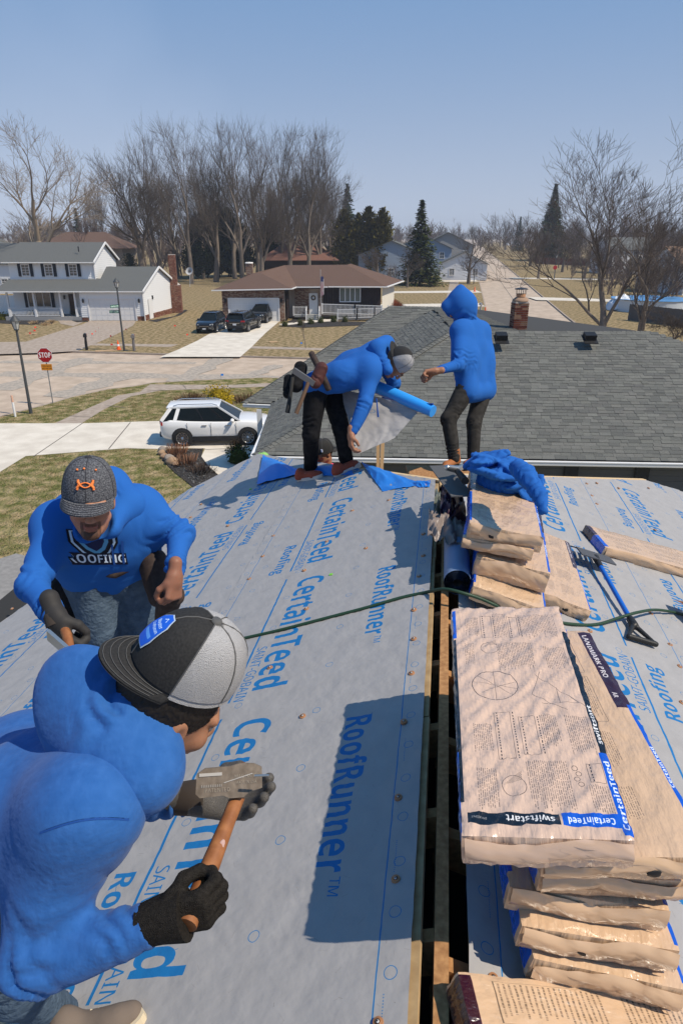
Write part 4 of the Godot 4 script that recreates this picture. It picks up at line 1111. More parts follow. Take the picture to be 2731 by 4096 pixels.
	bl = gable_house("pale house with gray roof cut by the right edge of the view", xf(Vector3(51, 0, -84), 0.1), 12, 10, 4.2, 2.4, far_white, groof, white, glass, true, 3)

func garage_door(owner: Node3D, x: Transform3D, w: float, h: float, m: Material) -> void:
	var g := Node3D.new()
	g.name = "garage_door"; owner.add_child(g)
	for r in 4:
		for c in 8:
			part(Buf.new().box(x * Transform3D(Basis(), Vector3(-w / 2 + w / 8 * (c + 0.5), h / 4 * (r + 0.5), 0.01)), Vector3(w / 8 - 0.06, h / 4 - 0.06, 0.03)), "panel", mat("door panel", Color(0.68, 0.68, 0.68), 0.5), g, true)
	part(Buf.new().box(x * Transform3D(Basis(), Vector3(0, h / 2, -0.02)), Vector3(w, h, 0.04)), "leaf", m, g, true)
	part(Buf.new().box(x * Transform3D(Basis(), Vector3(-w / 2 - 0.07, h / 2 + 0.04, 0.05)), Vector3(0.14, h + 0.1, 0.12)).box(x * Transform3D(Basis(), Vector3(w / 2 + 0.07, h / 2 + 0.04, 0.05)), Vector3(0.14, h + 0.1, 0.12)).box(x * Transform3D(Basis(), Vector3(0, h + 0.05, 0.048)), Vector3(w - 0.004, 0.12, 0.11)), "frame", mats["white trim"], g, true)


func lamp_post(at: Vector3, h: float, label: String) -> Node3D:
	var t := thing("street_lamp", label, "street lamp", at, 0.0, "street lamps")
	var iron := mat("lamp grey", Color(0.055, 0.06, 0.065), 0.5)
	part(Buf.new().tube([Vector3.ZERO, Vector3(0, 0.5, 0), Vector3(0, 0.52, 0), Vector3(0, h - 0.75, 0)], [0.09, 0.085, 0.075, 0.055], 10), "pole", iron, t)
	part(Buf.new().lathe(xf(Vector3(0, h - 0.75, 0)), [Vector2(0.055, 0), Vector2(0.12, 0.04), Vector2(0.12, 0.08), Vector2(0.05, 0.1)], 8), "collar", iron, t)
	part(Buf.new().lathe(xf(Vector3(0, h - 0.67, 0)), [Vector2(0.11, 0), Vector2(0.2, 0.36)], 6), "lamp_glass", mat("frosted glass", Color(0.5, 0.5, 0.48), 0.35), t)
	var f := Buf.new()
	for k in 6:
		var a := TAU * k / 6
		f.bar(Vector3(cos(a) * 0.115, h - 0.67, sin(a) * 0.115), Vector3(cos(a) * 0.205, h - 0.31, sin(a) * 0.205), 0.02, 0.02)
	f.lathe(xf(Vector3(0, h - 0.31, 0)), [Vector2(0.24, 0), Vector2(0.24, 0.03), Vector2(0.1, 0.2), Vector2(0.09, 0.24), Vector2(0.03, 0.26), Vector2(0.03, 0.31), Vector2(0, 0.31)], 12)
	part(f, "lamp_top", iron, t)
	return t

func mailbox(at: Vector3, turn: float, label: String, col: Color) -> void:
	var t := thing("mailbox", label, "mailbox", at, turn, "mailboxes by the kerb")
	var m := mat("mailbox %s" % col, col, 0.45)
	part(Buf.new().tube([Vector3(0, 0, 0), Vector3(0, 0.6, 0), Vector3(0.02, 0.95, 0)], [0.11, 0.1, 0.08], 8), "post", m, t)
	var b := Buf.new()
	b.grid(12, 1, func(x: float, y: float) -> Vector3: return Vector3(0.13 * cos(PI * x), 1.12 + 0.13 * sin(PI * x), -0.27 + y * 0.54), null, false)
	b.bx(0, 1.05, 0, 0.26, 0.14, 0.54)
	for z in [-0.27, 0.27]:
		for k in 8:
			b.tri(Vector3(0, 1.12, z), Vector3(0.13 * cos(PI * k / 8), 1.12 + 0.13 * sin(PI * k / 8), z), Vector3(0.13 * cos(PI * (k + 1) / 8), 1.12 + 0.13 * sin(PI * (k + 1) / 8), z), Color.WHITE, Vector3(0, 0, z))
	part(b, "box", m, t)
	part(Buf.new().bx(0.145, 1.2, 0.05, 0.015, 0.1, 0.04), "flag", mat("signal red", Color(0.5, 0.03, 0.02), 0.5), t)

func cone_at(at: Vector3, label: String, tall := 0.7) -> void:
	var t := thing("traffic_cone", label, "traffic cone", at, 0.3, "orange cones along the streets")
	var o := mat("cone orange", Color(0.85, 0.12, 0.02), 0.5)
	part(Buf.new().bx(0, 0.02, 0, 0.36, 0.04, 0.36), "base", o, t)
	part(Buf.new().lathe(Transform3D(), [Vector2(0.14, 0.04), Vector2(0.03, tall), Vector2(0, tall)], 14), "cone_body", o, t)
	part(Buf.new().lathe(Transform3D(), [Vector2(0.107, 0.27), Vector2(0.083, 0.42)], 14), "white_band", mats["white trim"], t)

func sign_face(w: int, h: int, bg: Color, lines: Array) -> StandardMaterial3D:
	var img := Image.create(w, h, false, Image.FORMAT_RGB8)
	img.fill(bg)
	for l in lines:
		letter(img, l[0], Transform2D(Vector2(1, 0), Vector2(0, -1), Vector2(l[1], l[2])), l[3], l[4], l[5], true)
	return mat("sign %s" % lines[0][0], Color(1, 1, 1), 0.5, {"raw": 1, "uvmap": 1, "tex": ImageTexture.create_from_image(img)})

func street_things() -> void:
	lamp_post(Vector3(-15.367, 0, -33.193), 4.75, "tall gray lantern street lamp at the near corner left of the stop sign")
	var l2 := lamp_post(Vector3(-16.567, 0, -52.963), 5.3, "gray lantern street lamp carrying green street name signs")
	lamp_post(Vector3(23.939, 0, -130.361), 4.4, "street lamp far off beside the sidewalk of the far road")
	lamp_post(Vector3(43.182, 0, -146.403), 4.6, "street lamp on the right of the far road beside a red sign")
	for k in 2:
		var sm := sign_face(256, 64, Color(0.0, 0.33, 0.25), [[["GRAND DR", "Cocos Dr"][k], 14, 48, 32, 228, Color(0.85, 0.92, 0.9)]])
		var a: float = [0.9, 0.1][k]
		var s := Buf.new()
		s.quad(Vector3(-0.75, 0.11, 0.012), Vector3(-0.02, 0.11, 0.012), Vector3(-0.02, -0.09, 0.012), Vector3(-0.75, -0.09, 0.012), Color.WHITE, Vector3(0, 0, 1))
		s.quad(Vector3(-0.75, 0.11, -0.012), Vector3(-0.02, 0.11, -0.012), Vector3(-0.02, -0.09, -0.012), Vector3(-0.75, -0.09, -0.012), Color.WHITE, Vector3(0, 0, -1))
		var p := part(s, "street_name_sign", sm, l2)
		p.position = Vector3(0, 3.3 - k * 0.42, 0); p.rotation.y = a
	# stop sign facing us
	var t := thing("stop_sign", "red octagonal stop sign with a small yellow plate on a thin post", "stop sign", Vector3(-15.176, 0, -35.464))
	part(Buf.new().bar(Vector3.ZERO, Vector3(0, 2.85, 0), 0.05, 0.035), "post", mat("galvanised", Color(0.25, 0.26, 0.27), 0.5, {"metal": 0.5}), t)
	var oct := PackedVector2Array()
	var inn := PackedVector2Array()
	for k in 8:
		var a := TAU * (k + 0.5) / 8
		oct.append(Vector2(cos(a), sin(a)) * 0.40); inn.append(Vector2(cos(a), sin(a)) * 0.375)
	var up := Transform3D(Basis(Vector3.RIGHT, PI / 2), Vector3(0, 2.5, 0.04))
	part(Buf.new().prism(oct, -0.006, 0.0, up), "white_edge", mats["white trim"], t)
	var im := Image.create(256, 256, false, Image.FORMAT_RGB8)
	im.fill(Color(0.62, 0.02, 0.06))
	letter(im, "STOP", Transform2D(Vector2(1, 0), Vector2(0, -1), Vector2(26, 170)), 88, 204, Color(0.93, 0.93, 0.93), true)
	var fb := Buf.new().prism(inn, 0.004, 0.004, up)
	for i in fb.v.size():
		var q := fb.v[i] - up.origin
		fb.uv[i] = Vector2(q.x / 0.75 + 0.5, 0.5 - q.y / 0.75)
	part(fb, "stop_face", mat("stop face", Color(1, 1, 1), 0.45, {"raw": 1, "uvmap": 1, "tex": ImageTexture.create_from_image(im)}), t)
	fb = Buf.new()
	fb.quad(Vector3(-0.28, 2.05, 0.046), Vector3(0.28, 2.05, 0.046), Vector3(0.28, 1.73, 0.046), Vector3(-0.28, 1.73, 0.046), Color.WHITE, Vector3(0, 0, 1))
	part(fb, "cross_traffic_plate", sign_face(256, 144, Color(0.82, 0.52, 0.05), [["CROSS TRAFFIC", 18, 64, 30, 220, Color(0.12, 0.08, 0.02)], ["DOES NOT STOP", 18, 118, 30, 220, Color(0.12, 0.08, 0.02)]]), t)
	mailbox(Vector3(-19.575, 0, -53.39), 0.3, "black mailbox on a thick black post near the kerb, left of the lamp", Color(0.012, 0.012, 0.014))
	mailbox(Vector3(-15.802, 0, -52.963), 0.2, "weathered gray mailbox right of the lamp with street signs", Color(0.16, 0.15, 0.15))
	mailbox(Vector3(51.032, 0, -201.783), 0.1, "dark mailbox at the kerb on the right of the far road", Color(0.02, 0.02, 0.022))
	mailbox(Vector3(28.206, 0, -152.642), 0.1, "small mailbox at the left kerb of the far road", Color(0.03, 0.03, 0.03))
	mailbox(Vector3(15.461, 0, -78.943), 0.1, "pale mailbox seen behind the hooded worker", Color(0.35, 0.36, 0.38))
	cone_at(Vector3(-17.193, 0, -53.605), "orange cone beside the lamp with street signs")
	cone_at(Vector3(20.761, 0, -111.851), "orange cone by the sidewalk of the far road", 0.8)
	cone_at(Vector3(15.822, 0, -78.049), "orange cone at the left kerb just beyond the hooded worker", 0.9)
	var mp := thing("marker_post", "short white marker post with pale orange top at the near corner", "marker post", Vector3(-15.873, 0, -32.58))
	part(Buf.new().tube([Vector3.ZERO, Vector3(0, 0.72, 0)], [0.055, 0.055], 10), "post", mats["white trim"], mp)
	part(Buf.new().tube([Vector3(0, 0.72, 0), Vector3(0, 1.05, 0)], [0.056, 0.05], 10), "top", mat("faded orange", Color(0.62, 0.38, 0.28), 0.6), mp)
	# red sign right of the far road
	t = thing("street_sign", "small red sign on a thin post right of the far road", "sign", Vector3(39.82, 0, -135.312))
	part(Buf.new().bar(Vector3.ZERO, Vector3(0, 2.6, 0), 0.06, 0.06), "post", mats["galvanised"], t)
	part(Buf.new().prism(oct, 0.0, 0.02, Transform3D(Basis(Vector3.RIGHT, PI / 2), Vector3(0, 2.6, 0.05))), "panel", mat("sign red", Color(0.4, 0.02, 0.03), 0.5), t)
	# small marker flags in the lawns
	var reds := mat("flag orange red", Color(0.75, 0.06, 0.03), 0.6)
	var n := 0
	for q in [Vector3(-26.923, 0, -60.389), Vector3(-27.242, 0, -62.058), Vector3(-28.148, 0, -64.425), Vector3(-21.357, 0, -59.851), Vector3(-21.605, 0, -61.492), Vector3(-22.063, 0, -63.817), Vector3(-19.264, 0, -62.926), Vector3(-19.233, 0, -58.546), Vector3(-17.664, 0, -53.823), Vector3(-15.455, 0, -65.674), Vector3(-13.05, 0, -59.586)]:
		var f := thing("marker_flag", "tiny red wire flag, %s from the left of those in the lawns" % ["first", "third", "second", "fourth", "fifth", "sixth", "ninth", "seventh", "eighth", "tenth", "eleventh"][n], "marker flag", q, 0.4 * n, "small red flags in the lawns")
		part(Buf.new().bar(Vector3.ZERO, Vector3(0, 0.4, 0), 0.012, 0.012), "wire", mats["galvanised"], f)
		part(Buf.new().bx(0.09, 0.36, 0, 0.17, 0.12, 0.01), "cloth", reds, f)
		n += 1
	for q in [[Vector3(-7.379, 0, -41.909), "tiny blue flag at the near kerb by the yellow hedge"], [Vector3(-3.249, 0, -55.162), "tiny blue flag beside the walk before the brown roofed house"]]:
		var f := thing("marker_flag", q[1], "marker flag", q[0], 0.4)
		part(Buf.new().bar(Vector3.ZERO, Vector3(0, 0.3, 0), 0.012, 0.012), "wire", mats["galvanised"], f)
		part(Buf.new().bx(0.08, 0.27, 0, 0.16, 0.12, 0.01), "cloth", mats["blue underside"], f)
	for q in [[Vector3(-17.931, 0, -52.963), 1.6, "large flat piece of cardboard on the verge left of the orange cone"], [Vector3(-5.611, 0, -57.54), 0.7, "flat piece of cardboard on the lawn right of the black cars"], [Vector3(-27.633, 0, -62.345), 0.9, "flat scrap of cardboard on the lawn left of the long drive"]]:
		tag(part(Buf.new().box(Transform3D(Basis(Vector3.UP, 0.3), q[0] + Vector3(0, 0.03, 0)), Vector3(q[1], 0.03, 0.5)), "cardboard", mat("cardboard", Color(0.45, 0.30, 0.17), 0.9)), q[2], "cardboard")
	# fences on the right
	var rb := mat("red brown fence", Color(0.16, 0.05, 0.03), 0.85)
	var fence := func(label: String, a: Vector3, b: Vector3, h: float, m: Material, board: float) -> void:
		var f := thing("fence", label, "fence", a)
		var k := int(a.distance_to(b) / board)
		for i in mini(k, 300):
			var p := a.lerp(b, (i + 0.5) / k)
			part(Buf.new().box(xf(p - a + Vector3(0, h / 2 + rng.randf_range(-0.02, 0.02), 0), atan2(-(b - a).z, (b - a).x)), Vector3(board * 0.92, h, 0.03)), "board", m, f)
		for y in [0.3, h - 0.3]:
			part(Buf.new().bar(Vector3(0, y, -0.05), b - a + Vector3(0, y, -0.05), 0.08, 0.04), "fence_rail", m, f)
	fence.call("red brown board fence beyond the lawn right of the far road", Vector3(59.529, 0, -223.537), Vector3(72.266, 0, -204.632), 1.9, rb, 0.22)
	fence.call("gray board fence around the pool yard at the right", Vector3(29.768, 0, -73.458), Vector3(34.43, 0, -64.733), 1.6, mat("gray board", Color(0.11, 0.10, 0.095), 0.9), 0.16)
	fence.call("white board fence at the bend of the far road", Vector3(220.042, 0, -994.871), Vector3(219.14, 0, -877.436), 2.6, mats["white trim"], 0.5)
	fence.call("white fence panel at the left edge beside the white house's porch", Vector3(-39, 0, -80), Vector3(-35.6, 0, -79), 2.0, mats["white trim"], 0.2)
	# covered pool and yard furniture behind the gray fence
	t = thing("pool", "round above ground pool with white wall and blue cover behind the fence", "pool", Vector3(36.322, 0, -83.726))
	part(Buf.new().lathe(Transform3D(), [Vector2(4.4, 0), Vector2(4.4, 1.25), Vector2(4.5, 1.3)], 24), "pool_wall", mat("pool wall", Color(0.55, 0.6, 0.65), 0.5), t)
	part(Buf.new().grid(24, 6, func(x: float, y: float) -> Vector3: return Vector3(cos(x * TAU) * 4.45 * (1 - y), 1.28 - 0.1 * y + fold_noise.get_noise_2d(x * 8, y * 4) * 0.12, sin(x * TAU) * 4.45 * (1 - y)), null, true, Vector3.UP), "pool_cover", mat("pool cover", Color(0.10, 0.26, 0.50), 0.4), t)
	t = thing("tarp_heap", "crumpled white and pale blue plastic sheeting beside the pool", "tarp", Vector3(32.977, 0, -83.726))
	part(Buf.new().grid(18, 10, func(x: float, y: float) -> Vector3: return Vector3(cos(x * TAU) * 1.9 * (1 - y), 1.5 * sqrt(y) + fold_noise.get_noise_2d(x * 9, y * 5) * 0.5, sin(x * TAU) * 1.5 * (1 - y)), null, true, Vector3.UP), "sheet", mat("white plastic", Color(0.6, 0.64, 0.7), 0.35), t)
	t = thing("shed", "low gray shed behind the pool at the right", "shed", Vector3(50.686, 0, -116.458))
	part(Buf.new().bx(0, 1.1, 0, 5, 2.2, 3), "wall", mat("shed wall", Color(0.35, 0.36, 0.38), 0.8), t)
	part(Buf.new().bar(Vector3(-2.8, 2.3, 0), Vector3(2.8, 2.3, 0), 3.6, 0.12, Vector3.UP), "roof", mats["gray roof"], t)
	# near the white SUV: hedge, bushes, stones
	bush("yellow boxy hedge cut in two tiers behind the white SUV", Vector3(-6.526, 0, -35.973), Vector3(0.8, 0.7, 0.6), Color(0.30, 0.21, 0.015), true, "hedge")
	bush("lower yellow hedge in front of the taller clipped one", Vector3(-6.172, 0, -35.066), Vector3(0.65, 0.4, 0.4), Color(0.34, 0.24, 0.015), true, "hedge")
	bush("dark brown leafless shrub left of the yellow hedge", Vector3(-7.969, 0, -35.87), Vector3(0.9, 0.4, 0.5), Color(0.09, 0.05, 0.025), false, "shrub")
	bush("pale dry grass tuft left of the brown shrub by the SUV", Vector3(-8.501, 0, -35.87), Vector3(0.45, 0.4, 0.4), Color(0.35, 0.26, 0.15), false, "grass tuft")
	bush("brown shrub between the hedge and the porch roof", Vector3(-5.189, 0, -35.87), Vector3(0.6, 0.4, 0.5), Color(0.14, 0.09, 0.05), false, "shrub")
	bush("dark shrub before the SUV's front wheel", Vector3(-4.247, 0, -26.74), Vector3(0.4, 0.5, 0.3), Color(0.03, 0.022, 0.014), false, "shrub")
	bush("green shrub beside the curved walk under the gray roof", Vector3(-3.967, 0, -25.358), Vector3(0.5, 0.55, 0.5), Color(0.06, 0.075, 0.015), true, "shrub")
	bush("upper red brown ornamental grass clump in the mulch bed", Vector3(-6.588, 0, -26.323), Vector3(0.75, 0.4, 0.4), Color(0.20, 0.10, 0.06), false, "grass clump")
	bush("lower red brown ornamental grass clump in the mulch bed", Vector3(-5.989, 0, -25.14), Vector3(0.6, 0.35, 0.4), Color(0.20, 0.11, 0.07), false, "grass clump")
	bush("shaded dry shrub at the lower end of the mulch bed", Vector3(-5.228, 0, -24.147), Vector3(0.6, 0.3, 0.4), Color(0.07, 0.05, 0.04), false, "shrub")
	var i := 0
	for q in [Vector3(-7.315, 0, -26.861), Vector3(-7.234, 0, -26.382), Vector3(-7, 0, -25.918), Vector3(-6.748, 0, -25.579), Vector3(-6.527, 0, -25.14), Vector3(-6.344, 0, -24.925)]:
		var s := thing("stone", ["gray stone at the top of the row edging the mulch bed", "second stone of the row edging the mulch bed, dark", "rusty rounded stone, third in the mulch bed's row", "large tan stone amid the mulch bed's row", "large orange tan stone near the grass clump", "small stone at the lower end of the mulch bed's row"][i], "stone", q, i * 1.3, "stones edging the mulch bed")
		var sc: float = [0.16, 0.15, 0.15, 0.2, 0.22, 0.13][i]
		part(rock(sc), "rock", mat("rock%d" % (i % 3), [Color(0.26, 0.22, 0.19), Color(0.33, 0.22, 0.14), Color(0.38, 0.24, 0.15)][i % 3], 0.95), s)
		i += 1
	# shrubs at the houses
	i = 0
	for q in [Vector3(-5.478, 0, -67.974), Vector3(-3.999, 0, -68.659), Vector3(-3.022, 0, -69.713), Vector3(-2.103, 0, -70.797), Vector3(-0.796, 0, -71.539), Vector3(0.354, 0, -71.539)]:
		bush("%s small clipped green shrub of the row before the white ramp" % ["first", "second", "third", "fourth", "fifth", "sixth"][i], q, Vector3(0.35, 0.5, 0.35), Color(0.06, 0.07, 0.02), true, "shrub", "clipped shrubs before the ramp")
		i += 1
	i = 0
	for q in [Vector3(-35.169, 0, -73.458), Vector3(-32.584, 0, -74.658), Vector3(-28.168, 0, -75.066)]:
		bush(["leafy shrub at the left end of the white porch", "small shrub before the middle of the white porch", "round dark shrub beside the white house's garage"][i], q, Vector3(0.6, 0.7, 0.6), [Color(0.13, 0.12, 0.02), Color(0.1, 0.09, 0.02), Color(0.05, 0.06, 0.02)][i], true, "shrub")
		i += 1
	i = 0
	for q in [Vector3(-32.518, 0, -70.432), Vector3(-30.624, 0, -70.071), Vector3(-29.32, 0, -71.166), Vector3(-28.983, 0, -69.007)]:
		bush("dry straw coloured tuft, %s from the left in the porch bed" % ["first", "second", "third", "fourth"][i], q, Vector3(0.5, 0.3, 0.35), Color(0.42, 0.30, 0.17), false, "grass tuft", "straw tufts in the porch bed")
		i += 1
	bush("tall red brown hedge at the right side of the brown roofed house", Vector3(6.071, 0, -83.726), Vector3(0.9, 1.1, 4.2), Color(0.24, 0.07, 0.03), false, "hedge")
	bush("small upright green shrub beside the cream wall", Vector3(6.194, 0, -96.494), Vector3(0.35, 1.0, 0.35), Color(0.08, 0.09, 0.02), true, "shrub")

func rock(r: float) -> Buf:
	return Buf.new().grid(10, 7, func(x: float, y: float) -> Vector3:
		var d := Vector3(cos(x * TAU) * sin(y * PI), cos(y * PI) * 0.7, sin(x * TAU) * sin(y * PI))
		return d * r * (1.0 + 0.35 * fold_noise.get_noise_3dv(d * 0.9)) + Vector3(0, r * 0.5, 0), null, true)

func bush(label: String, at: Vector3, half: Vector3, col: Color, leafy: bool, cat: String, group := "") -> void:
	var t := thing(cat.replace(" ", "_"), label, cat, at, rng.randf() * (0.3 if half.z > 2 else 6.0) if not leafy else 0.1, group)
	var b := Buf.new()
	var n := int(320 * clampf(half.x * half.z * 3.0, 0.6, 8.0))
	for k in n:
		var d := Vector3(rng.randf_range(-1, 1), rng.randf_range(0.0, 1), rng.randf_range(-1, 1))
		var tone := col * rng.randf_range(0.55, 1.5)
		if leafy:
			if d.length() > 1.25 or d.length() < 0.6: continue
			var p := Vector3(d.x * half.x, 0.1 + d.y * half.y * 1.1, d.z * half.z)
			var r := Basis.from_euler(Vector3(rng.randf() * TAU, rng.randf() * TAU, 0))
			b.quad(p + r * Vector3(-0.06, 0, 0), p + r * Vector3(0, 0.035, 0), p + r * Vector3(0.06, 0, 0), p + r * Vector3(0, -0.035, 0), tone)
		else:
			var p := Vector3(d.x * half.x * 0.6, 0, d.z * half.z * 0.85)
			var q := p + Vector3(d.x * half.x * 0.5 + rng.randf_range(-0.1, 0.1), half.y * 1.3 * rng.randf_range(0.5, 1.0) * (1.0 - 0.4 * absf(d.x)), d.z * half.z * 0.25)
			var w := Vector3(rng.randf_range(-1, 1), 0, rng.randf_range(-1, 1)).normalized() * 0.012
			b.quad(p - w, p + w, q + w * 0.4, q - w * 0.4, tone)
	if leafy:
		b.grid(10, 6, func(x: float, y: float) -> Vector3: return Vector3(cos(x * TAU) * sin(y * PI / 2) * half.x * 0.8, 0.05 + cos(y * PI / 2) * half.y * 0.85, sin(x * TAU) * sin(y * PI / 2) * half.z * 0.8), col * 0.6, true)
	part(b, "foliage", mat("foliage", Color(1, 1, 1), 0.9, {"vc": 1, "spec": 0.15}), t)


func make_suv(called: String, label: String, at: Vector3, turn: float, paint: Material, clad: Material, plate: bool) -> Node3D:
	var t := thing(called, label, "car", at, turn)
	var black := mat("car black", Color(0.01, 0.01, 0.011), 0.5)
	var glass := mat("car glass", Color(0.008, 0.011, 0.012), 0.06, {"spec": 0.28})
	var chrome := mat("chrome", Color(0.55, 0.55, 0.56), 0.2, {"metal": 0.9})
	# lower body: sections along x, each a half outline mirrored
	var st := [[-2.30, 0.66, 0.52, 0.92], [-2.27, 0.78, 0.42, 1.02], [-2.15, 0.88, 0.34, 1.10], [-1.8, 0.925, 0.27, 1.11], [-1.0, 0.93, 0.24, 1.07], [0.0, 0.93, 0.24, 1.03], [0.7, 0.93, 0.24, 1.02], [1.0, 0.925, 0.24, 1.05], [1.3, 0.92, 0.25, 1.04], [1.7, 0.905, 0.28, 1.0], [2.05, 0.86, 0.34, 0.93], [2.22, 0.76, 0.42, 0.84], [2.30, 0.6, 0.5, 0.72]]
	var ring := func(s: Array) -> Array:
		var w: float = s[1]
		var y0: float = s[2]
		var y1: float = s[3]
		var h := y1 - y0
		var o := [Vector2(0, y0), Vector2(w * 0.88, y0), Vector2(w * 0.97, y0 + h * 0.12), Vector2(w * 0.985, y0 + h * 0.4), Vector2(w, y0 + h * 0.62), Vector2(w * 0.985, y0 + h * 0.74), Vector2(w * 0.955, y0 + h * 0.93), Vector2(w * 0.88, y1), Vector2(w * 0.5, y1 + 0.025), Vector2(0, y1 + 0.03)]
		return o
	var body := Buf.new()
	for side in [1.0, -1.0]:
		var n := 9
		body.grid(n, (st.size() - 1) * 2, func(x: float, y: float) -> Vector3:
			var f := y * (st.size() - 1)
			var i := mini(int(f), st.size() - 2)
			var a: Vector2 = ring.call(st[i])[roundi(x * n)]
			var b: Vector2 = ring.call(st[i + 1])[roundi(x * n)]
			var p := a.lerp(b, f - i)
			return Vector3(lerpf(st[i][0], st[i + 1][0], f - i), p.y, p.x * side), null, false)
	for i in body.n.size():
		var p := body.v[i]
		if body.n[i].dot(Vector3(p.x * 0.3, p.y - 0.7, p.z)) < 0: body.n[i] = -body.n[i]
	var ib := body.ix.duplicate()
	body.ix.clear()
	for i in range(0, ib.size(), 3): body.face(ib[i], ib[i + 1], ib[i + 2])
	for e in [0, st.size() - 1]:
		var r: Array = ring.call(st[e])
		for i in 9:
			for s in [1.0, -1.0]:
				body.tri(Vector3(st[e][0], 0.7, 0), Vector3(st[e][0], r[i].y, r[i].x * s), Vector3(st[e][0], r[i + 1].y, r[i + 1].x * s), Color.WHITE, Vector3(-1 if e == 0 else 1, 0, 0))
	part(body, "body", paint, t)
	# glass house and roof
	var lo := [Vector3(-2.2, 1.08, 0.82), Vector3(1.02, 1.04, 0.82)]
	var hi := [Vector3(-1.80, 1.58, 0.61), Vector3(0.12, 1.61, 0.61)]
	var g := Buf.new()
	for s in [1.0, -1.0]:
		var m := Vector3(1, 1, s)
		g.quad(lo[0] * m, lo[1] * m, hi[1] * m, hi[0] * m, Color.WHITE, Vector3(0, 0, s))
	part(g, "side_windows", glass, t)
	g = Buf.new()
	g.quad(lo[1], lo[1] * Vector3(1, 1, -1), hi[1] * Vector3(1, 1, -1), hi[1], Color.WHITE, Vector3(1, 0.5, 0))
	part(g, "windscreen", glass, t)
	g = Buf.new()
	g.quad(lo[0], lo[0] * Vector3(1, 1, -1), hi[0] * Vector3(1, 1, -1), hi[0], Color.WHITE, Vector3(-1, 0.2, 0))
	part(g, "rear_window", glass, t)
	g = Buf.new().grid(8, 10, func(x: float, y: float) -> Vector3:
		var z := (x * 2 - 1)
		var l := lerpf(-1.95, 0.2, y)
		return Vector3(l, 1.60 + 0.09 * (1 - pow(absf(z), 3.0)) * (1.0 - pow(absf(y * 2 - 1), 4.0) * 0.5), z * 0.65), null, false, Vector3.UP)
	g.bar(Vector3(-1.93, 1.58, -0.62), Vector3(-1.93, 1.58, 0.62), 0.1, 0.05)
	for s in [1.0, -1.0]:
		var m := Vector3(1, 1, s)
		var cut := func(f: float, w: float) -> void:
			g.bar((lo[0] as Vector3).lerp(lo[1], f) * m, (hi[0] as Vector3).lerp(hi[1], f) * m, w, 0.03, Vector3(0, 0, 1))
		g.bar(lo[1] * m, hi[1] * m, 0.07, 0.06, Vector3(0, 0, 1)); g.bar(lo[0] * m, hi[0] * m, 0.14, 0.06, Vector3(0, 0, 1))
		g.bar(hi[0] * m, hi[1] * m, 0.06, 0.06, Vector3(0, 0, 1))
		cut.call(0.17, 0.14)
	part(g, "roof", paint, t)
	g = Buf.new()
	for s in [1.0, -1.0]:
		var m := Vector3(1, 1, s)
		for f in [0.53, 0.8]:
			g.bar((lo[0] as Vector3).lerp(lo[1], f) * m, (hi[0] as Vector3).lerp(hi[1], f) * m, 0.06, 0.025, Vector3(0, 0, 1))
		g.bar(lo[0] * m, lo[1] * m, 0.03, 0.03, Vector3(0, 0, 1))
	part(g, "window_trim", black, t)
	for s in [1.0, -1.0]:
		var r := Buf.new()
		r.tube([Vector3(-1.7, 1.64, 0.56 * s), Vector3(-1.5, 1.70, 0.56 * s), Vector3(-0.1, 1.71, 0.56 * s), Vector3(0.1, 1.65, 0.56 * s)], [0.018, 0.018, 0.018, 0.018], 6)
		part(r, "roof_rail", chrome, t)
		part(rock(0.12).smooth(), "mirror", paint, t).transform = Transform3D(Basis.from_scale(Vector3(0.7, 0.9, 1.0)), Vector3(0.72, 1.04, 0.99 * s))
		for x in [-0.35, 0.62]:
			part(Buf.new().bx(x - 0.1, 0.89, 0.935 * s, 0.2, 0.03, 0.03), "handle", chrome, t)
		var seam := Buf.new()
		for x in [-1.15, -0.18, 0.86]:
			seam.bx(x, 0.68, 0.932 * s, 0.012, 0.66, 0.012)
		part(seam, "door_seam", black, t)
		var c := Buf.new()
		c.bx(-0.02, 0.33, 0.905 * s, 1.85, 0.2, 0.07)
		for x in [-1.38, 1.33]:
			c.lathe(Transform3D(Basis(Vector3.RIGHT, PI / 2 * s), Vector3(x, 0.37, 0.90 * s)), [Vector2(0, 0.0), Vector2(0.42, 0.0), Vector2(0.44, 0.035), Vector2(0, 0.036)], 20)
		part(c, "cladding", clad, t)
	for x in [-1.38, 1.33]:
		for s in [1.0, -1.0]:
			var w := Node3D.new()
			w.name = numbered("wheel", t); t.add_child(w)
			var ax := Transform3D(Basis(Vector3.RIGHT, PI / 2 * s), Vector3(x, 0.36, 0.80 * s))
			part(Buf.new().lathe(ax, [Vector2(0.2, -0.1), Vector2(0.34, -0.1), Vector2(0.365, -0.06), Vector2(0.365, 0.1), Vector2(0.34, 0.15), Vector2(0.255, 0.155), Vector2(0.245, 0.13)], 24), "tyre", mat("tyre", Color(0.018, 0.018, 0.018), 0.9), w)
			var rim := Buf.new().lathe(ax, [Vector2(0.25, 0.15), Vector2(0.235, 0.15), Vector2(0.225, 0.1)], 24)
			for k in 10:
				var a := TAU * k / 10
				rim.bar(ax * Vector3(0, 0.125, 0), ax * Vector3(cos(a) * 0.24, 0.135, sin(a) * 0.24), 0.035, 0.02, Vector3(0, 0, 1))
			rim.lathe(ax, [Vector2(0.06, 0.13), Vector2(0.05, 0.145), Vector2(0, 0.146)], 10)
			part(rim, "rim", chrome, w)
			part(Buf.new().lathe(ax, [Vector2(0.24, 0.07), Vector2(0, 0.07)], 16), "brake", black, w)
	var red := mat("tail red", Color(0.30, 0.01, 0.012), 0.2)
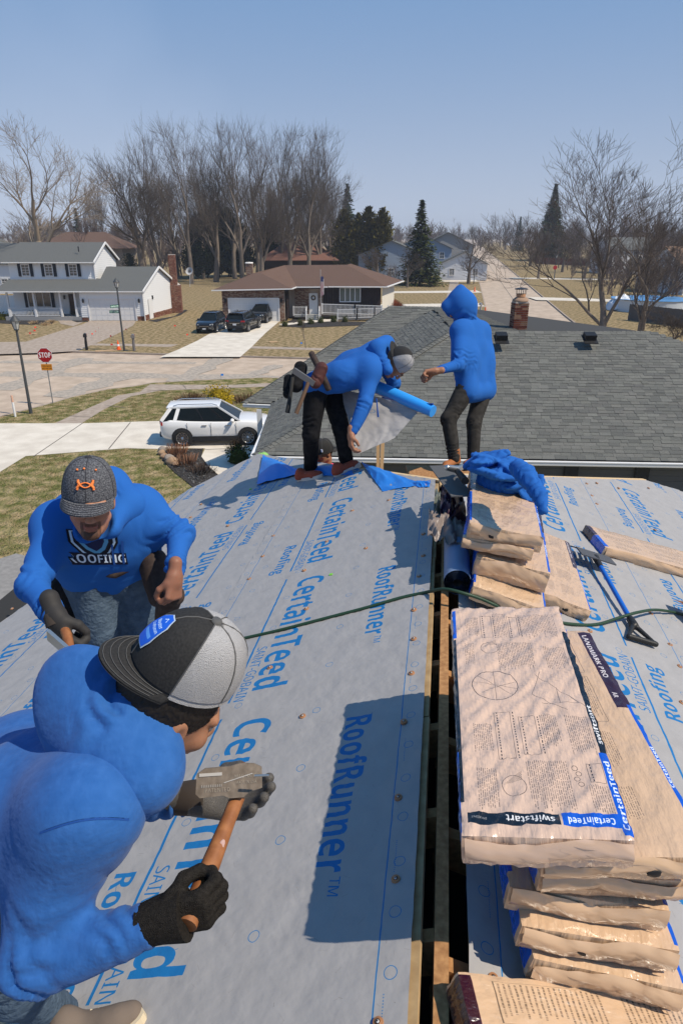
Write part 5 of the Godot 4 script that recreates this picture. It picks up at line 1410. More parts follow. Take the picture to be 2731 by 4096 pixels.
	for s in [1.0, -1.0]:
		part(Buf.new().box(Transform3D(Basis(Vector3.UP, 0.35 * s), Vector3(-2.235, 0.97, 0.74 * s)), Vector3(0.06, 0.13, 0.34)), "tail_light", red, t)
		part(Buf.new().box(Transform3D(Basis(Vector3.UP, -0.55 * s), Vector3(2.17, 0.78, 0.66 * s)), Vector3(0.1, 0.1, 0.3)), "headlight", mat("headlight", Color(0.55, 0.58, 0.6), 0.1), t)
		part(Buf.new().bx(2.27, 0.5, 0.5 * s, 0.06, 0.09, 0.16), "fog_lamp", mats["headlight"], t)
	var gr := Buf.new()
	for k in 4: gr.bx(2.305, 0.56 + 0.045 * k, 0, 0.03, 0.025, 0.95)
	gr.bx(2.29, 0.45, 0, 0.05, 0.12, 1.1)
	part(gr, "grille", black, t)
	part(Buf.new().bx(2.325, 0.64, 0, 0.02, 0.03, 0.9), "grille_bar", chrome, t)
	var bp := Buf.new()
	bp.bx(-2.27, 0.5, 0, 0.1, 0.2, 1.5)
	part(bp, "bumper", clad, t)
	part(Buf.new().bx(-2.31, 0.8, 0, 0.03, 0.035, 0.9), "rear_strip", chrome, t)
	if plate:
		var b := Buf.new()
		b.quad(Vector3(-2.34, 0.78, -0.16), Vector3(-2.34, 0.78, 0.16), Vector3(-2.34, 0.64, 0.16), Vector3(-2.34, 0.64, -0.16), Color.WHITE, Vector3.LEFT)
		b.quad(Vector3(2.34, 0.5, -0.16), Vector3(2.34, 0.5, 0.16), Vector3(2.34, 0.38, 0.16), Vector3(2.34, 0.38, -0.16), Color.WHITE, Vector3.RIGHT)
		part(b, "licence_plate", mat("plate", Color(0.6, 0.62, 0.65), 0.5), t)
	return t

func cars() -> void:
	var white := mat("white car paint", Color(0.78, 0.78, 0.78), 0.3, {"coat": 1.0})
	var dark := mat("black car paint", Color(0.008, 0.009, 0.012), 0.25, {"coat": 1.0})
	var clad := mat("car cladding", Color(0.016, 0.016, 0.018), 0.7)
	var a := Vector3(-6.609, 0, -27.483)
	var e := Vector3(-3.957, 0, -27.674)
	var dir := (e - a).normalized()
	var turn := atan2(-dir.z, dir.x)
	var side := Vector3(-dir.z, 0, dir.x)
	make_suv("white_suv", "white SUV parked in the near driveway by the gray roofed house", a + dir * 1.38 - side * 0.92, turn, white, clad, false)
	# three black cars before the brown roofed house
	make_suv("black_car", "small black SUV facing the street, leftmost of three black cars", Vector3(-11.986, 0, -64.733), -PI / 2 - 0.12, dark, dark, true).scale = Vector3(0.92, 1, 0.97)
	make_suv("black_car", "black SUV seen from behind, middle of three black cars", Vector3(-9.053, 0, -65.674), PI / 2 - 0.22, dark, clad, true).scale = Vector3(1.08, 1.05, 1.03)
	make_suv("black_car", "black SUV parked nearest the garage door, behind the other two black cars", Vector3(-8.044, 0, -72.295), -PI / 2 - 0.22, dark, clad, true).scale = Vector3(1.05, 1.05, 1)


var twig_count := 0

# a leafless tree: returns [trunk and limbs, twigs]
func bare_tree(h: float, spread: float, fork: float, levels: int, seed_: int, upright: float, trunk_r: float, twig_r := 0.012) -> Array:
	var r := RandomNumberGenerator.new()
	r.seed = seed_
	var trunk := Buf.new()
	var twigs := Buf.new()
	var todo := [[Vector3.ZERO, Vector3(r.randf_range(-0.06, 0.06), 1, r.randf_range(-0.06, 0.06)).normalized(), h * fork, trunk_r, 0]]
	while todo.size():
		var w: Array = todo.pop_back()
		var p: Vector3 = w[0]
		var d: Vector3 = w[1]
		var l: float = w[2]
		var rad: float = w[3]
		var lev: int = w[4]
		var pts := [p]
		var rr := [rad]
		var n := 4 if lev == 0 else 3
		for i in n:
			d = (d + Vector3(r.randf_range(-1, 1), r.randf_range(-0.4, 0.8) * upright, r.randf_range(-1, 1)) * (0.10 if lev == 0 else 0.22)).normalized()
			p += d * l / n
			pts.append(p)
			rr.append(maxf(rad * (1.0 - 0.42 * (i + 1) / n), twig_r * 0.6))
		if lev < 2:
			trunk.tube(pts, rr, 7 if lev == 0 else 5, false)
		else:
			twigs.tube(pts, rr, 3, false)
		if lev >= levels or p.y > h * 1.02:
			continue
		var kids := r.randi_range(3, 4) if lev < 2 else r.randi_range(2, 4)
		for k in kids:
			var f := 1.0 if k == 0 else r.randf_range(0.35, 1.0)
			var q: Vector3 = pts[int(f * n)] if k else p
			var a := TAU * (k + r.randf()) / kids
			var x := d.cross(Vector3(0.2, 0.1, 1)).normalized()
			var sp := spread * (0.35 if k == 0 else r.randf_range(0.7, 1.2))
			var nd := (d + (x * cos(a) + d.cross(x) * sin(a)) * sp + Vector3.UP * 0.25 * upright).normalized()
			todo.append([q, nd, l * (r.randf_range(0.62, 0.82) if lev else r.randf_range(0.55, 0.8)), maxf(rr[int(f * n)] * (0.85 if k == 0 else 0.62), twig_r), lev + 1])
	return [trunk, twigs]

func tree_thing(parts_: Array, label: String, at: Vector3, sc: Vector3, turn: float, bark: Material, twig: Material, called := "bare_tree", group := "") -> Node3D:
	var t := thing(called, label, "tree", at, turn, group)
	t.scale = sc
	part(parts_[0], "trunk", bark, t)
	part(parts_[1], "crown", twig, t)
	return t

func conifer(label: String, at: Vector3, h: float, r: float, col: Color, dense: float, column: bool, group := "") -> void:
	var t := thing("conifer", label, "tree", at, rng.randf() * 6.0, group)
	part(Buf.new().tube([Vector3.ZERO, Vector3(0, h * 0.95, 0)], [0.16, 0.03], 7), "trunk", mat("bark dark", Color(0.05, 0.035, 0.025), 0.95), t)
	var b := Buf.new()
	var y := h * 0.05
	while y < h * 0.985:
		var f := y / h
		var prof := (1.0 - f) if not column else minf(1.0, 2.4 * (1.0 - f)) * (0.7 + 0.15 * sin(f * 9.0))
		var arms := int((9 if not column else 13) * (0.5 + 0.5 * prof) * dense / 5.0) + 5
		for k in arms:
			var a := rng.randf() * TAU
			var o := Vector3(cos(a), 0, sin(a))
			var l := (r * prof + 0.15) * rng.randf_range(0.6, 1.45) * (0.85 + 0.25 * sin(a * 2.0 + h))
			var m := maxi(4, int(l * 4.5))
			for q in m:
				var e := (q + rng.randf()) / m
				if e < 0.3 and not column: continue
				var p := o * l * e + Vector3(rng.randf_range(-0.12, 0.12) * l, y + (-0.22 * e * e * l + 0.10 * sin(e * 3.0) if not column else 0.5 * e * l) + rng.randf_range(-0.15, 0.15), rng.randf_range(-0.12, 0.12) * l)
				var dirv := (o + Vector3(rng.randf_range(-0.9, 0.9), rng.randf_range(-0.5, 0.3) if not column else rng.randf_range(0.4, 1.6), rng.randf_range(-0.9, 0.9))).normalized()
				var w := dirv.cross(Vector3(rng.randf_range(-0.4, 0.4), 1, rng.randf_range(-0.4, 0.4))).normalized() * h * rng.randf_range(0.009, 0.018)
				var z := h * rng.randf_range(0.024, 0.05)
				b.quad(p - dirv * z * 0.5, p + w, p + dirv * z * 0.7, p - w, col * rng.randf_range(0.5, 1.6))
		y += h * (0.016 if not column else 0.02)
	part(b, "crown", mat("needles", Color(1, 1, 1), 0.9, {"vc": 1, "spec": 0.1}), t)

func trees() -> void:
	var bark := mat("bark", Color(1, 1, 1), 0.95, {"tex": noise_tex("bark", 0.05, lin(0.11, 0.09, 0.074), lin(0.27, 0.225, 0.185), 4, 256), "scale": 0.8, "own": 1})
	var pale := mat("pale bark", Color(0.30, 0.235, 0.17), 0.95)
	var twig := mat("twigs", Color(0.105, 0.086, 0.072), 0.95)
	var twig_pale := mat("pale twigs", Color(0.26, 0.205, 0.15), 0.95)
	var dark := mat("dark twigs", Color(0.09, 0.071, 0.06), 0.95)
	# forms shared by many trees
	var forms := []
	for k in 5:
		forms.append(bare_tree(20.0, [0.58, 0.62, 0.50, 0.56, 0.52][k], [0.28, 0.24, 0.34, 0.30, 0.36][k], 6 if k == 2 else 7, 40 + k, [0.45, 0.3, 0.5, 0.4, 0.5][k], [0.5, 0.5, 0.42, 0.46, 0.4][k], 0.011))
	var meshes := []
	for f in forms:
		meshes.append([f[0].mesh(), f[1].mesh()])
	var place := func(k: int, label: String, at: Vector3, h: float, wide: float, group := "", bm: Material = bark, tm: Material = twig) -> void:
		tree_thing(meshes[k], label, at, Vector3(wide, 1, wide) * (h / 20.0), rng.randf() * TAU, bm, tm, "bare_tree", group)
	place.call(1, "wide pale bare tree at the far left behind the two storey house", Vector3(-46.94, 0, -113.65), 31.0, 1.15, "", pale, twig_pale)
	place.call(0, "tall bare tree with broad crown behind the white house's chimney", Vector3(-35.87, 0, -130.361), 28.0, 1.05)
	var names := ["first", "second", "third", "fourth", "fifth", "sixth", "seventh", "eighth", "ninth", "tenth", "eleventh", "twelfth", "thirteenth", "fourteenth", "fifteenth", "sixteenth", "seventeenth", "eighteenth"]
	var row := [[375, 650, 27.0, 2], [408, 640, 26.0, 0], [440, 652, 25.0, 4], [468, 640, 25.0, 2], [497, 648, 27.0, 3], [540, 640, 27.5, 2], [556, 650, 25.5, 4], [592, 642, 28.0, 2], [602, 655, 24.0, 0], [650, 640, 26.5, 4], [668, 650, 26.0, 3], [700, 640, 27.0, 2], [712, 652, 24.0, 4], [735, 640, 25.0, 3], [760, 636, 23.5, 2]]
	var pos := [Vector3(-32.902, 0, -132.792), Vector3(-33.272, 0, -146.403), Vector3(-27.179, 0, -130.361), Vector3(-27.962, 0, -146.403), Vector3(-23.515, 0, -135.312), Vector3(-21.591, 0, -146.403), Vector3(-18.341, 0, -132.792), Vector3(-16.657, 0, -143.468), Vector3(-14.004, 0, -126.874), Vector3(-11.857, 0, -146.403), Vector3(-9.332, 0, -132.792), Vector3(-7.433, 0, -146.403), Vector3(-5.689, 0, -130.361), Vector3(-4.336, 0, -146.403), Vector3(-2.212, 0, -152.642)]
	for i in row.size():
		place.call(row[i][3], "%s tall bare trunk from the left in the grove behind the houses" % names[i], pos[i], row[i][2], rng.randf_range(0.75, 0.95), "bare trees of the grove")
	var back := [Vector3(-66.858, 0, -204.632), Vector3(-57.105, 0, -196.313), Vector3(-53.339, 0, -204.632), Vector3(-49.554, 0, -210.573), Vector3(-43.507, 0, -204.632), Vector3(-39.061, 0, -210.573), Vector3(-33.06, 0, -204.632), Vector3(-28.316, 0, -210.573), Vector3(-21.385, 0, -204.632), Vector3(-18.739, 0, -216.864), Vector3(-11.553, 0, -204.632), Vector3(-7.027, 0, -216.864), Vector3(-2.402, 0, -210.573)]
	for i in range(0, back.size()):
		if i % 3 == 1: continue
		place.call([3, 2, 4][i % 3], "%s bare tree from the left in the grove's back row" % names[i], back[i], [23.0, 29.0, 30.0, 30.0, 29.0, 28.0, 27.0, 29.0, 30.0, 29.0, 28.5, 28.5, 26.0][i] * 1.05, 0.85, "bare trees of the grove's back row", bark, dark)
	# the trees of the far street
	place.call(1, "bare street tree with round crown beside the far road's left kerb", Vector3(22.991, 0, -130.361), 12.8, 1.15, "", bark, dark)
	place.call(1, "thin bare tree before the spruce left of the far road", Vector3(11.135, 0, -121.449), 8.5, 1.1, "", bark, dark)
	place.call(0, "low bare tree between the arborvitae and the spruce", Vector3(7.079, 0, -139.273), 8.0, 1.3, "", bark, dark)
	place.call(1, "low bare tree in front of the brown arborvitae", Vector3(2.743, 0, -146.403), 7.0, 1.4, "", bark, dark)
	place.call(0, "bare tree on the right verge before the dark conifers", Vector3(53.093, 0, -204.632), 15.5, 1.2, "", bark, dark)
	var far := [[940, 560, 26.0], [1010, 562, 25.0], [1040, 558, 28.0], [1160, 562, 31.0], [1195, 560, 26.0], [1245, 562, 31.0], [1290, 565, 30.0], [1330, 568, 28.0], [1085, 556, 28.0], [1120, 553, 34.0]]
	var fp := [Vector3(43.138, 0, -464.579), Vector3(58.819, 0, -437.055), Vector3(80.904, 0, -531.422), Vector3(97.858, 0, -437.055), Vector3(113.653, 0, -464.579), Vector3(113.315, 0, -412.589), Vector3(111.938, 0, -370.998), Vector3(115.035, 0, -353.173), Vector3(102.443, 0, -572.557), Vector3(139.169, 0, -677.263)]
	for i in far.size():
		place.call(i % 5, "%s hazy bare tree of those along the far end of the street" % names[i], fp[i], far[i][2] * 0.72, 1.1, "hazy trees at the far end")
	# the two near trees at the right, over the road
	var right := bare_tree(23.0, 0.6, 0.22, 7, 91, 0.5, 0.2, 0.009)
	tree_thing([right[0].mesh(), right[1].mesh()], "large bare tree with long drooping twigs behind the gray roof's ridge", Vector3(21.202, 0, -56.566), Vector3(1.55, 1.05, 1.55), 0.4, bark, mat("light twigs", Color(0.11, 0.09, 0.078), 0.95))
	right = bare_tree(25.0, 0.55, 0.14, 7, 96, 0.6, 0.19, 0.009)
	tree_thing([right[0].mesh(), right[1].mesh()], "multi stemmed bare tree near the right edge behind the gray roof", Vector3(23.075, 0, -54.262), Vector3(1.45, 1.05, 1.45), 2.0, bark, mats["light twigs"])
	right = bare_tree(6.5, 0.7, 0.16, 7, 103, 0.25, 0.09, 0.008)
	tree_thing([right[0].mesh(), right[1].mesh()], "low tangled bare shrub tree in the right corner beyond the roof", Vector3(25.73, 0, -54.262), Vector3(1.3, 1, 1.3), 0.9, bark, dark)
	right = bare_tree(2.6, 0.35, 0.45, 3, 108, 1.0, 0.03, 0.007)
	tree_thing([right[0].mesh(), right[1].mesh()], "thin leafless sapling on the verge before the brown roofed house", Vector3(-2.791, 0, -54.262), Vector3.ONE, 0.9, bark, dark)
	place.call(0, "bare tree over the light brown roof at the right", Vector3(63.358, 0, -146.403), 13.0, 1.1, "", bark, dark)
	place.call(3, "bare tree cut by the right edge above the pool", Vector3(57.223, 0, -121.449), 11.5, 1.2, "", bark, dark)
	place.call(3, "bare tree behind the red brown fence", Vector3(77.575, 0, -246.223), 15.0, 1.2, "", bark, dark)
	place.call(1, "bare tree behind the fence, right of the other", Vector3(83.86, 0, -227.027), 14.0, 1.2, "", bark, dark)
	var i := 0
	for q in [Vector3(49.2, 0, -146.403), Vector3(52.677, 0, -172.826), Vector3(52.771, 0, -132.792), Vector3(44.008, 0, -96.494), Vector3(39.908, 0, -146.403), Vector3(85.539, 0, -204.632), Vector3(96.63, 0, -296.133), Vector3(86.011, 0, -296.133)]:
		place.call([1, 0, 1, 3, 0, 2, 1, 4][i], "%s bare tree of the thicket right of the far road" % names[i], q, [11.0, 12.0, 12.0, 9.0, 9.5, 17.0, 19.0, 19.0][i], 1.25, "thicket of bare trees at the right", bark, dark)
		i += 1
	# conifers
	var green := Color(0.055, 0.066, 0.02)
	conifer("tall dark spruce left of the far road", Vector3(13.697, 0, -126.874), 13.8, 4.3, green, 11.0, false)
	conifer("big dark conifer high above the bare trees right of the far road", Vector3(72.317, 0, -254.828), 24.5, 8.5, Color(0.036, 0.046, 0.016), 8.0, false)
	conifer("small dark conifer beside the white fence at the road's bend", Vector3(89.374, 0, -370.998), 17.0, 3.0, Color(0.03, 0.045, 0.016), 5.0, false)
	conifer("dark pine behind the blue gray house", Vector3(1.917, 0, -246.223), 24.0, 5.5, Color(0.028, 0.05, 0.02), 7.0, false)
	conifer("small dark conifer far left before the tan house", Vector3(-75.089, 0, -210.573), 15.5, 2.6, Color(0.03, 0.045, 0.016), 6.0, false)
	var arb := Color(0.10, 0.088, 0.024)
	i = 0
	for q in [[Vector3(0.531, 0, -146.403), 13.0], [Vector3(5.398, 0, -146.403), 13.5], [Vector3(8.06, 0, -144.921), 13.2], [Vector3(3.503, 0, -152.642), 12.5]]:
		conifer("%s brownish green arborvitae of the clump beside the brown roofed house" % ["leftmost", "tallest", "rightmost", "hidden back"][i], q[0], q[1], 3.0, arb, 12.0, true, "arborvitae clump")
		i += 1
	i = 0
	for q in [Vector3(-29.113, 0, -146.403), Vector3(-27.63, 0, -149.459), Vector3(-25.452, 0, -151.034), Vector3(-23.413, 0, -152.642), Vector3(-21.33, 0, -154.284), Vector3(-15.438, 0, -155.961)]:
		conifer("%s dark green conifer from the left under the grove" % names[i], q, [11.0, 13.0, 14.5, 13.5, 11.0, 12.0][i], 4.0, Color(0.022, 0.032, 0.010), 9.0, true, "dark conifers under the grove")
		i += 1
	conifer("dark green shrub like conifer at the back corner of the white house", Vector3(-38.533, 0, -132.792), 5.0, 2.6, Color(0.02, 0.03, 0.01), 9.0, true)
	# the far wood, one mass of leafless crowns along the horizon
	var mm := MultiMesh.new()
	mm.transform_format = MultiMesh.TRANSFORM_3D
	var low := bare_tree(19.0, 0.5, 0.25, 5, 71, 0.6, 0.28, 0.05)
	mm.mesh = (low[0] as Buf).add(low[1]).mesh()
	var at := []
	for k in 560:
		var a := deg_to_rad(rng.randf_range(-42, 44))
		var d := rng.randf_range(230, 620)
		var road_x := 20.0 + (d - 100) * 0.171
		var p := Vector3(sin(a) * d, 0, -cos(a) * d)
		if absf(p.x - road_x) < 16 and d < 420: continue
		at.append(Transform3D(Basis(Vector3.UP, rng.randf() * TAU).scaled(Vector3(1.3, 1, 1.3) * rng.randf_range(0.75, 1.25)), p))
	for k in 150:
		var a := deg_to_rad(rng.randf_range(17, 44))
		var d := rng.randf_range(110, 240)
		at.append(Transform3D(Basis(Vector3.UP, rng.randf() * TAU).scaled(Vector3(1, 1, 1) * rng.randf_range(0.4, 0.8)), Vector3(sin(a) * d + 6, 0, -cos(a) * d)))
	for k in 90:
		var a := deg_to_rad(rng.randf_range(-40, -2))
		var d := rng.randf_range(150, 210)
		at.append(Transform3D(Basis(Vector3.UP, rng.randf() * TAU).scaled(Vector3(1, 1.2, 1) * rng.randf_range(0.5, 0.9)), Vector3(sin(a) * d, 0, -cos(a) * d)))
	for k in 230:
		# brush and small trees beyond the lawns on the right, and along the far street
		var z := rng.randf_range(-62, -210)
		var side := k % 5 == 0
		var x := 16.2 - (z + 78.5) * 0.171 + (rng.randf_range(-30, -14) if side else rng.randf_range(17, 62))
		if not side and z > -100 and x < 36: continue
		if side and z > -125: continue
		at.append(Transform3D(Basis(Vector3.UP, rng.randf() * TAU).scaled(Vector3(1.2, 1, 1.2) * rng.randf_range(0.16, 0.5)), Vector3(x, 0, z)))
	mm.instance_count = at.size()
	for k in at.size(): mm.set_instance_transform(k, at[k])
	var gi := MultiMeshInstance3D.new()
	gi.name = "distant_wood"; gi.multimesh = mm; gi.material_override = mat("wood twigs", Color(0.125, 0.095, 0.085), 0.95)
	add_child(gi)
	tag(stuff(gi), "leafless gray brown wood along the horizon", "wood")


# a field of tapered capsules and ellipsoids joined by a smooth minimum, meshed as surface nets
class Sdf:
	var prims := []
	func cap(a: Vector3, b: Vector3, ra: float, rb: float, k := 0.03) -> Sdf:
		prims.append([0, a, b, ra, rb, k, Basis()])
		return self
	func ell(c: Vector3, r: Vector3, b := Basis(), k := 0.02) -> Sdf:
		prims.append([1, c, r, 0.0, 0.0, k, b])
		return self
	func carve(c: Vector3, r: Vector3, b := Basis(), k := 0.01) -> Sdf:
		prims.append([2, c, r, 0.0, 0.0, k, b])
		return self
	func cut(c: Vector3, nn: Vector3) -> Sdf:
		prims.append([3, c, nn, 0.0, 0.0, 0.0, Basis()])
		return self
	func mesh(cell: float, out: Buf, disp = null, paint = null) -> Buf:
		var lo := Vector3.ONE * 1e9
		var hi := -lo
		for p in prims:
			if p[0] == 0:
				for e in [[p[1], p[3]], [p[2], p[4]]]:
					lo = lo.min(e[0] - Vector3.ONE * float(e[1])); hi = hi.max(e[0] + Vector3.ONE * float(e[1]))
			elif p[0] == 1:
				var m: float = maxf(p[2].x, maxf(p[2].y, p[2].z))
				lo = lo.min(p[1] - Vector3.ONE * m); hi = hi.max(p[1] + Vector3.ONE * m)
		var room := cell * 3.0
		for p in prims: room = maxf(room, cell * 3.0 + float(p[5]) * 0.5)
		lo -= Vector3.ONE * room; hi += Vector3.ONE * room
		var nx := int((hi.x - lo.x) / cell) + 2
		var ny := int((hi.y - lo.y) / cell) + 2
		var nz := int((hi.z - lo.z) / cell) + 2
		var d := PackedFloat32Array()
		d.resize(nx * ny * nz)
		d.fill(1.0)
		for p in prims:
			var kind: int = p[0]
			var a: Vector3 = p[1]
			var b: Vector3 = p[2]
			var k: float = p[5]
			var l := lo
			var h := hi
			var pad := k + cell * 2.5
			if kind == 0:
				l = (a - Vector3.ONE * float(p[3])).min(b - Vector3.ONE * float(p[4])); h = (a + Vector3.ONE * float(p[3])).max(b + Vector3.ONE * float(p[4]))
			elif kind < 3:
				var m := maxf(b.x, maxf(b.y, b.z))
				l = a - Vector3.ONE * m; h = a + Vector3.ONE * m
			var i0 := clampi(int((l.x - pad - lo.x) / cell), 0, nx - 1)
			var i1 := clampi(int((h.x + pad - lo.x) / cell) + 1, 0, nx - 1)
			var j0 := clampi(int((l.y - pad - lo.y) / cell), 0, ny - 1)
			var j1 := clampi(int((h.y + pad - lo.y) / cell) + 1, 0, ny - 1)
			var k0 := clampi(int((l.z - pad - lo.z) / cell), 0, nz - 1)
			var k1 := clampi(int((h.z + pad - lo.z) / cell) + 1, 0, nz - 1)
			var ba := b - a
			var bb := maxf(ba.length_squared(), 1e-9)
			var ra: float = p[3]
			var dr: float = p[4] - p[3]
			var inv: Basis = p[6].inverse()
			var r2 := b * b
			for kk in range(k0, k1 + 1):
				for jj in range(j0, j1 + 1):
					var idx := (kk * ny + jj) * nx + i0
					var q := lo + Vector3(i0, jj, kk) * cell
					for ii in range(i0, i1 + 1):
						var e: float
						if kind == 0:
							var t := clampf((q - a).dot(ba) / bb, 0.0, 1.0)
							e = (q - a - ba * t).length() - ra - dr * t
						elif kind == 3:
							e = (q - a).dot(b)
						else:
							var w := inv * (q - a)
							var f := (w / b).length()
							e = f * (f - 1.0) / maxf((w / r2).length(), 1e-6)
						var o := d[idx]
						if kind < 2:
							var s := k - absf(o - e)
							d[idx] = minf(o, e) - (s * s / k * 0.25 if s > 0.0 else 0.0)
						elif kind == 2:
							var s := k - absf(o + e)
							d[idx] = maxf(o, -e) + (s * s / k * 0.25 if s > 0.0 else 0.0)
						else:
							d[idx] = maxf(o, e)
						idx += 1
						q.x += cell
		var ids := PackedInt32Array()
		ids.resize(d.size())
		ids.fill(-1)
		var first := out.v.size()
		var sy := nx
		var sz := nx * ny
		var far := cell * 3.2
		for kk in nz - 1:
			for jj in ny - 1:
				var row := (kk * ny + jj) * nx
				for ii in nx - 1:
					var i := row + ii
					if absf(d[i]) > far: continue
					var c := [d[i], d[i + 1], d[i + sy], d[i + 1 + sy], d[i + sz], d[i + 1 + sz], d[i + sy + sz], d[i + 1 + sy + sz]]
					var neg := 0
					for x in c:
						if x < 0.0: neg += 1
					if neg == 0 or neg == 8: continue
					var s := Vector3.ZERO
					var n := 0
					for e in EDGES:
						var u: float = c[e[0]]
						var w: float = c[e[1]]
						if (u < 0.0) != (w < 0.0):
							var t := u / (u - w)
							s += CORNERS[e[0]].lerp(CORNERS[e[1]], t)
							n += 1
					ids[i] = out.vert(lo + (Vector3(ii, jj, kk) + s / n) * cell, Vector3(c[1] - c[0] + c[7] - c[6], c[2] - c[0] + c[7] - c[5], c[4] - c[0] + c[7] - c[3]).normalized())
		for kk in range(1, nz - 1):
			for jj in range(1, ny - 1):
				for ii in range(1, nx - 1):
					var i := (kk * ny + jj) * nx + ii
					if ids[i] < 0: continue
					var s := d[i] < 0.0
					if (d[i + 1] < 0.0) != s: quad(out, ids[i], ids[i - sy], ids[i - sy - sz], ids[i - sz])
					if (d[i + sy] < 0.0) != s: quad(out, ids[i], ids[i - 1], ids[i - 1 - sz], ids[i - sz])
					if (d[i + sz] < 0.0) != s: quad(out, ids[i], ids[i - 1], ids[i - 1 - sy], ids[i - sy])
		if disp is Callable:
			for i in range(first, out.v.size()):
				out.v[i] += out.n[i] * disp.call(out.v[i])
		if paint is Callable:
			for i in range(first, out.v.size()):
				out.c[i] = paint.call(out.v[i])
		return out
	static func quad(o: Buf, a: int, b: int, c: int, d: int) -> void:
		if a < 0 or b < 0 or c < 0 or d < 0: return
		o.face(a, b, c); o.face(a, c, d)
	const CORNERS := [Vector3(0, 0, 0), Vector3(1, 0, 0), Vector3(0, 1, 0), Vector3(1, 1, 0), Vector3(0, 0, 1), Vector3(1, 0, 1), Vector3(0, 1, 1), Vector3(1, 1, 1)]
	const EDGES := [[0, 1], [2, 3], [4, 5], [6, 7], [0, 2], [1, 3], [4, 6], [5, 7], [0, 4], [1, 5], [2, 6], [3, 7]]

func frame(up: Vector3, fwd: Vector3, at: Vector3, s := 1.0) -> Transform3D:
	var z := fwd.normalized()
	var y := (up - z * up.dot(z)).normalized()
	return Transform3D(Basis(y.cross(z), y, z).scaled(Vector3.ONE * s) if s == 1.0 else Basis(y.cross(z) * s, y * s, z * s), at)

func head_mesh(out: Buf, h: Transform3D, neck: Vector3, skin: Color, beard: float, cell: float) -> void:
	var s := h.basis.x.length()
	var b := h.basis.orthonormalized()
	var d := Sdf.new()
	var e := func(x: float, y: float, z: float, rx: float, ry: float, rz: float, k := 0.02) -> void: d.ell(h * Vector3(x, y, z), Vector3(rx, ry, rz) * s, b, k * s)
	e.call(0, 0.035, -0.012, 0.073, 0.088, 0.094)
	e.call(0, -0.03, 0.03, 0.06, 0.082, 0.06, 0.03)
	d.cap(h * Vector3(0, -0.05, -0.03), neck, 0.056 * s, 0.062 * s, 0.03)
	for x in [-1.0, 1.0]:
		d.cap(h * Vector3(0.048 * x, -0.065, 0.0), h * Vector3(0.012 * x, -0.103, 0.066), 0.022 * s, 0.02 * s, 0.02)
		d.cap(h * Vector3(0.045 * x, 0.02, 0.074), h * Vector3(0.006 * x, 0.018, 0.092), 0.011 * s, 0.012 * s, 0.012)
		e.call(0.04 * x, -0.025, 0.066, 0.022, 0.022, 0.02)
		d.carve(h * Vector3(0.032 * x, 0.0, 0.103), Vector3(0.017, 0.010, 0.015) * s, b, 0.008)
		e.call(0.031 * x, -0.001, 0.081, 0.012, 0.011, 0.012, 0.003)
		e.call(0.075 * x, -0.008, -0.005, 0.011, 0.033, 0.02, 0.008)
		d.carve(h * Vector3(0.086 * x, -0.004, 0.0), Vector3(0.007, 0.02, 0.011) * s, b, 0.005)
		e.call(0.011 * x, -0.034, 0.103, 0.009, 0.008, 0.01, 0.008)
	d.cap(h * Vector3(0, 0.012, 0.093), h * Vector3(0, -0.028, 0.114), 0.008 * s, 0.012 * s, 0.012)
	e.call(0, -0.062, 0.09, 0.024, 0.007, 0.014, 0.006)
	e.call(0, -0.075, 0.087, 0.021, 0.008, 0.014, 0.006)
	e.call(0, -0.103, 0.076, 0.022, 0.016, 0.018, 0.015)
	var inv := h.affine_inverse()
	d.mesh(cell, out, null, func(p: Vector3) -> Color:
		var q := inv * p
		var c := skin * (1.0 + 0.10 * fold_noise.get_noise_3dv(q * 30.0))
		var ax := absf(q.x)
		if q.z > 0.06 and ax < 0.027 and q.y < -0.057 and q.y > -0.082: c = c.lerp(Color(0.24, 0.07, 0.055), 0.65)
		if q.z > 0.07 and ax > 0.012 and ax < 0.05 and absf(q.y - 0.023 + ax * 0.1) < 0.006: c = Color(0.015, 0.01, 0.008)
		if q.z > 0.075 and absf(ax - 0.031) < 0.013 and absf(q.y + 0.001) < 0.0065: c = Color(0.02, 0.012, 0.01) if absf(q.y + 0.001) > 0.004 or absf(ax - 0.031) < 0.006 else Color(0.4, 0.36, 0.33)
		if beard > 0.0 and q.z > 0.03 and q.y < -0.045:
			var w := 0.0
			if q.y > -0.058 and ax < 0.03: w = 0.55
			if q.y < -0.084 and ax < 0.028: w = 1.0
			if ax > 0.024 and ax < 0.034: w = 0.8
			c = c.lerp(Color(0.02, 0.014, 0.012), w * beard)
		c.a = 1.0
		return c)

